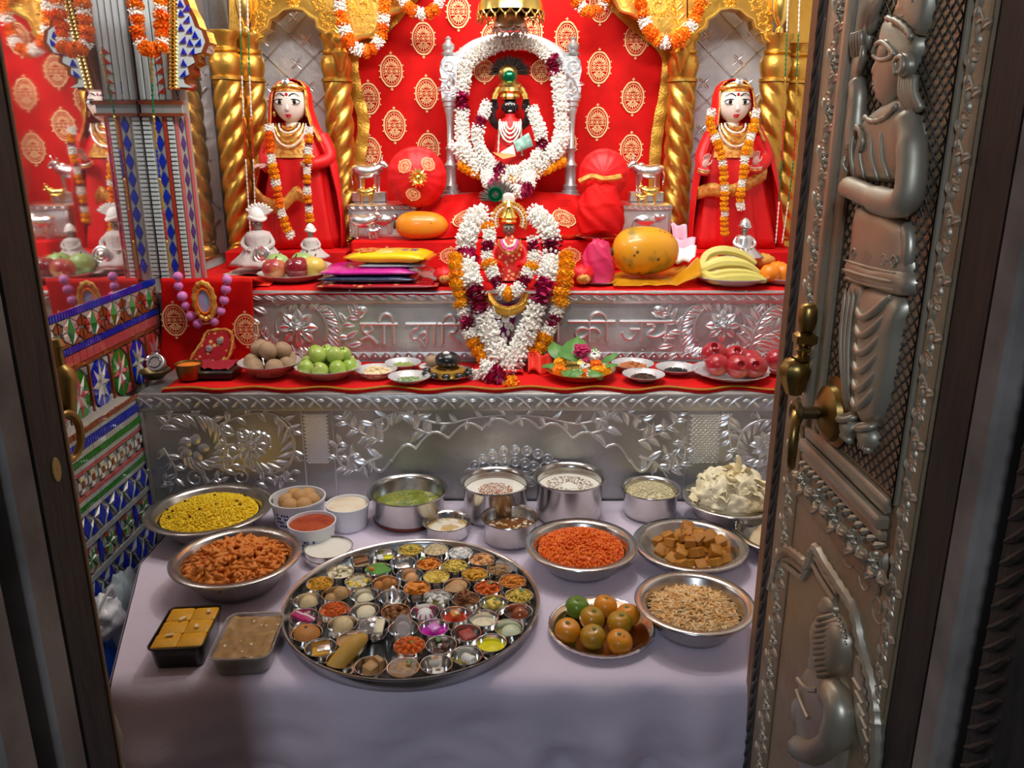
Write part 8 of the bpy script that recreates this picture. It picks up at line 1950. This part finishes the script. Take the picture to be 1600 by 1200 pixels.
# ================================================================ carved metal door leaf
door = thing('door_2', 'tall carved metal door leaf with standing crowned figure', None, (XR, 0.93, 0), kind='structure')
MD = RIGHTD(XR); A_, B_ = -1.150, -0.722
MB().box((XR,0.722,0.02),(XR+0.036,1.150,2.10)).build('panel', 'door_metal', door)
MB().box((XR-0.004,1.130,0.02),(XR+0.038,1.1535,2.10)).build('copper_edge', 'jamb_edge', door)
def D(x, y): p_ = PX(x, y, XR); return (-p_.y, p_.z)
def dbox(name, x0, x1, z0, z1, h, mat='door_metal', ch=0.002): return MB().box((x0,z0,-0.001),(x1,z1,h),MD,ch=ch).build(name, mat, door)
# rope edge
dbox('edge_strip', -1.129, -1.102, 0.03, 2.09, 0.004, 'door_dark')
mb = MB(); mb.tube([(-0.016,-0.020,-0.002),(-0.006,-0.010,0.0),(0.008,0.010,0.0),(0.016,0.022,-0.002)], [0.002,0.0042,0.0042,0.002], 6); rme = mb.mesh('rope_twist', 'door_dark')
for i in range(62): inst(rme, 'rope_twist', door, wm(door).inverted() @ MD @ T(-1.1155, 0.25+i*0.025, 0.004) @ SCL(.62,1,1))
# vine borders
mb = MB()
stem_r(mb, Matrix(), [(-0.010,-0.030),(0.012,-0.012),(-0.010,0.010),(0.010,0.030)], 0.003, 0.003, 6, 0.020, 0.012, h=0.006); rosette(mb, Matrix(), 0.012, 0.006, 0.012, 6, 0.006); vme = mb.mesh('vine_relief', 'door_relief')
mb = MB(); stem_r(mb, Matrix(), [(-0.008,-0.028),(0.008,-0.010),(-0.008,0.010),(0.008,0.028)], 0.0025, 0.0025, 6, 0.016, 0.010, h=0.005); bump(mb, Matrix(), -0.006, 0.0, 0.005, 0.005, 0.006); vme2 = mb.mesh('vine_relief', 'door_relief')
dbox('vine_band', -1.100, -1.030, 0.03, 2.09, 0.003)
for i in range(30): inst(vme, 'vine_relief', door, wm(door).inverted() @ MD @ T(-1.062, 0.26+i*0.058, 0.003) @ SCL(1,1,.6))
dbox('vine_band', -0.752, -0.724, 0.03, 2.09, 0.003)
for i in range(30): inst(vme2, 'vine_relief', door, wm(door).inverted() @ MD @ T(-0.738, 0.26+i*0.054, 0.003) @ SCL(.8,1,.6))
# mouldings round the upper panel
for x0, x1, h in ((-1.028,-1.012,0.010),(-1.010,-0.994,0.016),(-0.992,-0.972,0.009)): dbox('moulding', x0, x1, 1.145, 2.09, h, 'door_relief', 0.003)
dbox('moulding', -0.758, -0.753, 1.145, 2.09, 0.008, 'door_relief', 0.002)
for z0, z1, h in ((1.128,1.146,0.009),(1.110,1.126,0.016),(1.096,1.108,0.010)): dbox('moulding', -1.010, -0.768, z0, z1, h, 'door_relief', 0.003)
mb = MB(); mb.tube([(-0.009,-0.006,0.002),(0,0,0.006),(0.009,0.006,0.002)], [0.002,0.005,0.002], 6); r2 = mb.mesh('rope_twist', 'door_relief')
for i in range(15): inst(r2, 'rope_twist', door, wm(door).inverted() @ MD @ T(-1.005+i*0.0165, 1.090, 0.002))
dbox('vine_band', -1.028, -0.768, 1.030, 1.082, 0.003)
for i in range(5): inst(vme, 'vine_relief', door, wm(door).inverted() @ MD @ T(-1.0+i*0.056, 1.056, 0.003) @ RZ(PI/2))
# diamond lattice with studs
x0, x1, z0, z1 = -0.970, -0.760, 1.150, 1.95
px_, pz_ = 0.0155, 0.0150; sl = pz_/px_
lat = MB()
k = -100
while k < 130:
    for s in (1, -1):
        pts = []
        b_ = z0+k*pz_
        for (xa, xb) in ((x0, x1),):
            za, zb = (b_, b_+s*sl*(xb-xa)) if s > 0 else (b_+sl*(xb-xa), b_)
            # clip the segment to the panel
            def at_(t): return (lerp(xa,xb,t), lerp(za,zb,t))
            t0_, t1_ = 0.0, 1.0
            if abs(zb-za) > 1e-9:
                ta, tb2 = (z0-za)/(zb-za), (z1-za)/(zb-za); t0_, t1_ = max(0, min(ta,tb2)), min(1, max(ta,tb2))
            if t1_-t0_ > 0.02: lat.tube([MD @ V(*at_(t0_),0.0006), MD @ V(*at_(t1_),0.0004)], 0.0009, 4)
    k += 1
lat.build('diamond_lattice', 'door_dark', door, kind='stuff', sharp=None)
mb = MB(); mb.lathe([(0.0042,0.0),(0.0036,0.0018),(0.0016,0.0012),(0.0005,0.0024)], 8); sm = mb
st = MB(); row = 0; z = z0+pz_/2
while z < z1:
    x = x0+px_/2*(1 if row % 2 == 0 else 2)
    while x < x1:
        st.ell((0,0,0), (0.0019,0.0019,0.0012), 6, 4, MD @ T(x, z, 0.0008)); x += px_
    z += pz_/2; row += 1
st.build('lattice_studs', 'door_dark', door, kind='stuff', sharp=None)
# ---- standing figure in relief
MG = MD @ SCL(1,1,0.5)
def pillow(mb, pts, h, base=0.0, M=None, sm_=3):
    q = [V(*D(x, y), 0) for x, y in pts]; q = smooth_path(q, sm_, True); n = len(q); c = sum(q, V(0,0,0))/n
    rings = []
    for s, k in ((1.0,-0.001),(0.97,0.42*h),(0.86,0.72*h),(0.65,0.90*h),(0.38,0.98*h),(0.12,h)):
        rings.append([(M or MG) @ V(c.x+(p_.x-c.x)*s, c.y+(p_.y-c.y)*s, base+k) for p_ in q])
    mb.loft(rings, cap0=False, cap1=True)
fig = MB(); pillow(fig, [(1377,172),(1395,160),(1422,152),(1444,190),(1449,240),(1420,284),(1345,280),(1336,262),(1345,222),(1360,188)], 0.030)
figo = fig.build('carved_figure', 'door_relief', door, sharp=None, label='standing crowned figure in relief')
def fpart(name, fn, mat='door_relief'):
    mb = MB(); fn(mb); return mb.build(name, mat, figo, sharp=None)
fpart('face', lambda mb: pillow(mb, [(1396,28),(1391,62),(1387,87),(1375,113),(1381,121),(1377,130),(1382,140),(1384,160),(1398,168),(1420,142),(1438,100),(1447,62),(1430,40),(1412,28)], 0.034))
def eye(mb):
    a = D(1404, 80); bump(mb, MG @ T(0,0,0.030), a[0], a[1], 0.015, 0.012, 0.010, 0.1, 14, 8)
    mb.tube(smooth_path([MG @ V(*D(x,y),0.036) for x, y in ((1391,84),(1396,70),(1406,66),(1418,76),(1426,86))],4), 0.0028, 6)
    mb.tube(smooth_path([MG @ V(*D(x,y),0.036) for x, y in ((1391,86),(1400,93),(1412,92),(1424,86))],4), 0.0024, 6)
fpart('eye', eye)
fpart('ear', lambda mb: (pillow(mb, [(1430,84),(1444,84),(1448,102),(1440,118),(1428,120),(1425,102)], 0.016, 0.024), mb.tube(smooth_path([MG @ V(*D(x,y),0.040) for x, y in ((1432,116),(1430,100),(1434,90),(1442,90),(1444,104),(1438,114))],4), 0.003, 6)))
fpart('mouth', lambda mb: (bump(mb, MG @ T(0,0,0.020), *D(1382,131), 0.006, 0.003, 0.006), bump(mb, MG @ T(0,0,0.020), *D(1383,138), 0.006, 0.003, 0.006)))
def crown(mb):
    pillow(mb, [(1410,26),(1418,-4),(1416,-40),(1462,-44),(1462,10),(1448,56),(1432,42)], 0.030)
    mb.tube(smooth_path([MG @ V(*D(x,y),0.030) for x, y in ((1408,28),(1425,34),(1440,46),(1449,60))],4), [0.004 if k % 2 else 0.0026 for k in range(13)], 6)
    spiral(mb, MG @ T(0,0,0.026), *D(1436,8), 0.016, 0.005, 0, 1.2, 0.003, 0.002); spiral(mb, MG @ T(0,0,0.026), *D(1440,-22), 0.014, 0.005, 2, -1.2, 0.003, 0.002)
fpart('crown', crown)
fpart('folded_arm', lambda mb: mb.tube(smooth_path([MG @ V(*D(x,y),h_) for x, y, h_ in ((1434,184,0.020),(1444,225,0.024),(1446,265,0.026),(1442,305,0.028),(1430,318,0.030),(1402,314,0.032),(1374,302,0.034),(1348,292,0.032))],4), [0.012]*4+[0.0145]*8+[0.0150]*4+[0.0145]*6+[0.012]*7, 12))
fpart('cuff', lambda mb: [mb.tube([MG @ V(*D(1364+k*5+2*math.sin(t), 302+k*1.5+15*math.cos(t)),0.030+0.018*math.sin(t)) for t in [2*PI*j/12 for j in range(12)]], 0.003, 5, closed=True) for k in (0, 1)])
def rarm(mb):
    mb.tube(smooth_path([MG @ V(*D(x,y),0.014) for x, y in ((1347,232),(1349,190),(1352,150),(1350,128))],4), [0.012]*5+[0.011]*4+[0.010]*4, 14)
    M = MG @ T(*D(1350,122),0.016)
    mb.ell((0,0.012,0), (0.014,0.018,0.010), 10, 7, M)
    for k in range(4): mb.tube([M @ V(-0.010+0.007*k,0.024,0.004), M @ V(-0.012+0.008*k,0.040,0.010), M @ V(-0.008+0.007*k,0.048,0.014)], [0.0042,0.004,0.003], 6)
    mb.tube([M @ V(0.012,0.006,0.004), M @ V(0.022,0.020,0.010), M @ V(0.022,0.032,0.012)], [0.005,0.0045,0.003], 6)
fpart('raised_arm', rarm)
def lotus(mb):
    mb.tube(smooth_path([MG @ V(*D(x,y),0.012) for x, y in ((1350,110),(1358,70),(1366,40),(1376,0),(1384,-30))],4), 0.005, 12)
    for (x, y, r_) in ((1358,62,0.016),(1366,30,0.020),(1374,4,0.017),(1344,140,0.013)): bump(mb, MG @ T(0,0,0.008), *D(x,y), r_*0.9, r_, 0.014)
    for k in range(7): leaf_r(mb, MG @ T(0,0,0.012), *D(1364,52), PI/2+(k-3)*0.22, 0.045, 0.012, 0.016, 0)
fpart('lotus_stalk', lotus)
fpart('necklace', lambda mb: (mb.tube(smooth_path([MG @ V(*D(x,y),0.030) for x, y in ((1372,182),(1385,190),(1405,184),(1424,164))],4), [0.0036 if k % 2 else 0.0024 for k in range(13)], 6), mb.tube(smooth_path([MG @ V(*D(x,y),0.034) for x, y in ((1362,196),(1372,216),(1368,236))],4), [0.004 if k % 2 else 0.0025 for k in range(9)], 6)))
def hair(mb):
    for k in range(6): mb.tube(smooth_path([MG @ V(*D(1424+k*4,120),0.018), MG @ V(*D(1424+k*4+2,145),0.022), MG @ V(*D(1430+k*4,172),0.012)],3), 0.0045, 6)
fpart('hair', hair)
def folds(mb):
    for (a, b) in (((1356,196),(1350,276)),((1368,204),(1366,280)),((1382,206),(1388,282)),((1398,200),(1406,282)),((1340,244),(1340,270))):
        mb.tube(smooth_path([MG @ V(*D(*a),0.026), MG @ V(*D((a[0]+b[0])/2-2,(a[1]+b[1])/2),0.031), MG @ V(*D(*b),0.022)],4), lambda t: 0.0028*min(1,5*t+.1,5*(1-t)+.1), 8)
fpart('bodice_fold', folds)
fpart('skirt', lambda mb: pillow(mb, [(1344,326),(1372,330),(1420,345),(1428,390),(1426,440),(1380,448),(1335,428),(1337,375)], 0.026))
def hem(mb):
    pillow(mb, [(1334,404),(1380,418),(1428,424),(1427,462),(1380,452),(1333,436)], 0.032)
    for dy in (0, 14, 27): mb.tube(smooth_path([MG @ V(*D(x,y+dy),0.031-abs(dy-14)*0.0004) for x, y in ((1336,406),(1360,414),(1385,420),(1420,427))],4), lambda t: 0.0022*min(1,6*t+.1,6*(1-t)+.1), 6)
    for (x, y) in ((1350,398),(1374,402),(1398,408),(1414,410)): spiral(mb, MG @ T(0,0,0.024), *D(x,y), 0.008, 0.003, 0, 1.1, 0.0018, 0.0012, 12)
fpart('hem_band', hem)
fpart('leg', lambda mb: pillow(mb, [(1336,440),(1360,448),(1356,540),(1350,610),(1345,648),(1334,644),(1329,590),(1328,510)], 0.026))
def leg2(mb):
    pillow(mb, [(1360,450),(1418,464),(1412,520),(1400,590),(1384,650),(1364,662),(1350,650),(1348,600),(1354,530)], 0.034)
    for k in range(6):
        y = 490+k*28; mb.tube(smooth_path([MG @ V(*D(1357-k*1.5,y-12),0.026), MG @ V(*D(1372-k*2,y+6),0.036), MG @ V(*D(1392-k*3,y-4),0.034), MG @ V(*D(1408-k*4,y-30),0.022)],4), lambda t: 0.0042*min(1,5*t+.1,5*(1-t)+.1), 8)
fpart('leg', leg2)
def leg_fold(mb):
    for k in range(3): mb.tube(smooth_path([MG @ V(*D(1338+k*7,450),0.024), MG @ V(*D(1334+k*6,540),0.030), MG @ V(*D(1337+k*3,640),0.022)],4), lambda t: 0.003*min(1,8*t+.1,8*(1-t)+.1), 8)
fpart('leg_fold', leg_fold)
for (x, y, r_) in ((1334,668,1),(1364,682,1.1)):
    fpart('foot', lambda mb: (bump(mb, MG @ T(0,0,0.004), *D(x,y), 0.018*r_, 0.014*r_, 0.028), [bump(mb, MG @ T(0,0,0.012), D(x,y)[0]-0.010+k*0.006, D(x,y)[1]-0.013, 0.004, 0.005, 0.012) for k in range(4)]))
    fpart('anklet', lambda mb: mb.tube([MG @ V(*D(x+2+11*math.cos(t), y-16+4*math.sin(t)), 0.018+0.014*math.sin(t)) for t in [2*PI*j/12 for j in range(12)]], 0.004, 6, closed=True))
fpart('side_stem', lambda mb: (mb.tube(smooth_path([MG @ V(*D(x,y),0.006) for x, y in ((1420,345),(1427,380),(1422,428))],4), lambda t: 0.008*min(1,4*t+.05,4*(1-t)+.02), 12)))
# ---- lower panel: rope arch and turbaned figure
apts = [(1214,900),(1222,872),(1236,862),(1252,872),(1268,882),(1279,858),(1296,884),(1318,918),(1340,955),(1352,1010),(1366,1060),(1374,1110),(1376,1160),(1370,1230)]
p_ = [MG @ V(*D(x,y),0.006) for x, y in apts]; p_ = smooth_path(p_, 5)
mb = MB(); mb.tube(p_, [0.009 if k % 2 else 0.0065 for k in range(len(p_))], 8); mb.build('rope_arch', 'door_relief', door)
for off in (10, 20):
    q_ = smooth_path([MG @ V(*D(x-off*0.5,y+off),0.004) for x, y in apts[:8]], 5); mb = MB(); mb.tube(q_, 0.005, 6); mb.build('arch_moulding', 'door_relief', door)
def scrollw(mb):
    for (x, y, r_, s) in ((1300,830,0.018,1),(1325,862,0.022,-1),(1352,905,0.022,1),(1372,950,0.020,-1),(1385,1000,0.018,1),(1310,815,0.012,-1),(1345,880,0.014,1)): spiral(mb, MG, *D(x,y), r_, r_*0.3, 0.5, s*1.2, 0.002, 0.0015, 18)
mb = MB(); scrollw(mb); mb.build('engraved_scroll', 'door_relief', door)
fig2 = MB(); pillow(fig2, [(1256,1060),(1290,1030),(1322,1060),(1330,1110),(1326,1180),(1310,1240),(1262,1240),(1250,1150)], 0.028)
f2 = fig2.build('carved_figure', 'door_relief', door, sharp=None, label='turbaned bearded figure in relief')
def turban(mb):
    pillow(mb, [(1280,985),(1292,962),(1312,958),(1328,985),(1332,1020),(1324,1052),(1302,1060),(1288,1040)], 0.044)
    for k in range(11):
        t = k/10; y = lerp(966,1054,t); w_ = 25*math.sin(PI*(0.12+0.78*t))
        mb.tube(smooth_path([MG @ V(*D(1306-w_,y+4),0.012), MG @ V(*D(1306-w_*0.4,y+2),0.038), MG @ V(*D(1306+w_*0.3,y),0.042), MG @ V(*D(1306+w_,y-6),0.012)],4), 0.0032, 6)
mb = MB(); turban(mb); mb.build('turban', 'door_relief', f2, sharp=None)
mb = MB(); pillow(mb, [(1290,940),(1298,930),(1308,942),(1310,958),(1294,960),(1288,952)], 0.024); mb.build('turban_knot', 'door_relief', f2, sharp=None)
mb = MB(); pillow(mb, [(1276,1000),(1288,990),(1296,1020),(1290,1050),(1278,1058),(1270,1040),(1274,1020)], 0.022); mb.build('face', 'door_relief', f2, sharp=None)
mb = MB(); mb.tube(smooth_path([MG @ V(*D(x,y),0.024) for x, y in ((1316,1078),(1330,1110),(1322,1150),(1290,1176),(1262,1168))],4), [0.020]*9+[0.016]*8, 9); mb.build('arm', 'door_relief', f2, sharp=None)
mb = MB(); mb.tube(smooth_path([MG @ V(*D(x,y),0.028) for x, y in ((1262,1060),(1276,1076),(1294,1078))],4), [0.004 if k % 2 else 0.003 for k in range(9)], 6); mb.tube(smooth_path([MG @ V(*D(x,y),0.030) for x, y in ((1262,1078),(1270,1100),(1280,1122))],4), 0.003, 6); mb.build('necklace', 'door_relief', f2)
mb = MB(); spiral(mb, MG @ T(0,0,0.030), *D(1312,1148), 0.016, 0.005, 0, 1.3, 0.004, 0.002); mb.build('armlet', 'door_relief', f2)
mb = MB(); pillow(mb, [(1246,1092),(1256,1088),(1262,1112),(1258,1136),(1246,1130),(1242,1110)], 0.020); mb.build('offering_bowl', 'door_relief', f2, sharp=None)
def throne_back(mb):
    pillow(mb, [(1336,1030),(1346,1034),(1356,1090),(1364,1160),(1348,1168),(1338,1110)], 0.010)
    for k in range(5): mb.tube([MG @ V(*D(1340+k*4,1060+k*20),0.010), MG @ V(*D(1352+k*3,1080+k*20),0.010)], 0.0025, 5)
mb = MB(); throne_back(mb); mb.build('side_panel_relief', 'door_relief', door)

# ---- hasp pendant and ring pull
hp = thing('door_hasp', 'heavy brass hasp pendant hanging near the edge of the carved door', 'hasp', PX(1252,640,XR-0.02))
ax = PX(1262,500,XR-0.022); S_ = 0.00088
def hz(y): return PX(1262,y,XR-0.022).z
mb = MB(); mb.lathe([(0.003,hz(520)),(0.010,hz(516)),(0.013,hz(500)),(0.012,hz(480)),(0.008,hz(474)),(0.0005,hz(472))], 14, T(ax.x,ax.y,0)); mb.build('top_knob', 'brass', hp)
MB().box((ax.x-0.014,ax.y-0.012,hz(542)),(ax.x+0.014,ax.y+0.014,hz(520)),ch=0.004).build('hinge_block', 'brass', hp)
mb = MB(); mb.lathe([(0.006,hz(544)),(0.010,hz(550)),(0.006,hz(558)),(0.011,hz(562)),(0.010,hz(568))][::-1], 12, T(ax.x-0.002,ax.y,0)); mb.build('neck', 'brass', hp)
mb = MB(); mb.lathe([(0.0005,hz(632)),(0.010,hz(628)),(0.019,hz(600)),(0.021,hz(584)),(0.015,hz(570)),(0.008,hz(566))], 18, T(ax.x-0.006,ax.y+0.006,0), fn=lambda a, t: 1+0.06*math.cos(8*a)); mb.build('bulb', 'brass', hp)
rp = thing('ring_pull', 'brass ring pull on a round boss on the carved door', 'ring pull', PX(1290,650,XR-0.01))
bc = PX(1308,645,XR)
mb = MB(); mb.lathe([(0.045,0.0),(0.045,0.004),(0.036,0.007),(0.034,0.014),(0.024,0.020),(0.012,0.024),(0.0005,0.025)], 28, MD @ T(-bc.y,bc.z,0), fn=lambda a, t: 1+(0.03*math.cos(24*a) if t < 0.2 else 0)); mb.build('boss', 'brass', rp)
sp = MD @ V(-bc.y,bc.z,0.02)
mb = MB(); mb.tube([sp, sp+V(-0.030,0,0)], 0.008, 10); mb.tube([sp+V(-0.030,0,0)+V(0,0.012*math.cos(t),0.012*math.sin(t)) for t in [2*PI*k/14 for k in range(14)]], 0.005, 6, closed=True); mb.build('staple', 'brass_dark', rp)
rc = sp+V(-0.030,0,-0.034)
mb = MB(); mb.tube([rc+V(0.012*math.cos(t),0.030*math.cos(t),0.035*math.sin(t)) for t in [2*PI*k/32 for k in range(32)]], 0.0056, 9, closed=True); mb.build('ring', 'brass', rp)

# ================================================================ other leaf, folded back on the mosaic side
d1 = thing('door_1', 'other carved door leaf folded back, seen edge on', None, (-0.428, 0.725, 0), math.atan2(0.246, 0.385), kind='structure')
ML = wm(d1)                                    # local +y runs from the hinge to the free edge, local +x is the carved face
MB().box((-0.036,0.0,0.02),(0.0,0.445,2.10), ML).build('panel', 'door_metal', d1)
LF = Matrix(((0,0,1,0),(1,0,0,0),(0,1,0,0),(0,0,0,1)))
for i in range(30): inst(vme2, 'vine_relief', d1, LF @ T(0.41, 0.26+i*0.054, 0.002))
for i in range(30): inst(vme, 'vine_relief', d1, LF @ T(0.33, 0.26+i*0.058, 0.002))
mb = MB(); mb.tube([ML @ V(-0.004,0.36,z) for z in (0.50,0.54,0.58,0.62,0.66,0.70)], [0.012,0.022,0.016,0.024,0.018,0.01], 10); mb.build('carved_figure', 'door_relief', d1)
h2 = thing('door_hasp', 'brass hasp pendant peeping past the dark mosaic side jamb', 'hasp', P(98,640,1.08))
cx_ = P(97,600,1.08)
def hz2(y): return P(97,y,1.08).z
mb = MB(); mb.lathe([(0.0005,hz2(654)),(0.011,hz2(650)),(0.012,hz2(643)),(0.018,hz2(610)),(0.021,hz2(590)),(0.016,hz2(577)),(0.008,hz2(570)),(0.008,hz2(550)),(0.012,hz2(540)),(0.008,hz2(530)),(0.0005,hz2(528))], 18, T(cx_.x,1.08,0)); mb.build('bulb', 'brass', h2)
rc = P(106,682,1.06)
mb = MB(); mb.tube([rc+V(0.006*math.cos(t),0.022*math.cos(t),0.034*math.sin(t)) for t in [2*PI*k/32 for k in range(32)]], 0.0056, 9, closed=True); mb.build('ring', 'brass', h2)
mb = MB(); mb.tube([rc+V(0.0,0,0.034), rc+V(-0.03,0.0,0.036)], 0.007, 8); mb.build('staple', 'brass_dark', h2)

# ================================================================ plastic bags between table and mosaic
def bag(label, c, r, mat, seed, name='plastic_bag'):
    mb = MB(); mb.ell(c, r, 40, 28, fn=lambda d: 1+0.22*noise.noise(d*2.2+V(seed,0,0))+0.12*noise.noise(d*5+V(0,seed,0))+0.06*abs(noise.noise(d*11)))
    return mb.build(name, mat, None, label=label, cat='plastic bag', sharp=None)
bag('pale plastic bag at the bottom of the heap beside the table', (-0.864,1.42,0.17), (0.038,0.14,0.16), 'plastic_bag', 1)
bag('green plastic bag low in the heap beside the table', (-0.835,1.22,0.20), (0.055,0.05,0.19), 'plastic_green', 2)
bag('blue and white bag in the heap beside the table', (-0.858,1.40,0.43), (0.042,0.09,0.09), 'plastic_blue', 3)
bag('clear crumpled bag on top of the heap below the mosaic', (-0.865,1.57,0.46), (0.042,0.07,0.13), 'plastic_bag', 4)
o = bag('white carrier bag with loop handle over the blue bag', (-0.845,1.45,0.565), (0.036,0.045,0.045), 'plastic_white', 5)
mb = MB(); mb.tube(smooth_path([V(-0.85,1.36,0.52),V(-0.825,1.38,0.60),V(-0.815,1.44,0.64),V(-0.83,1.48,0.58)],5), 0.008, 8, flat=0.25); mb.build('handle', 'plastic_white', o)
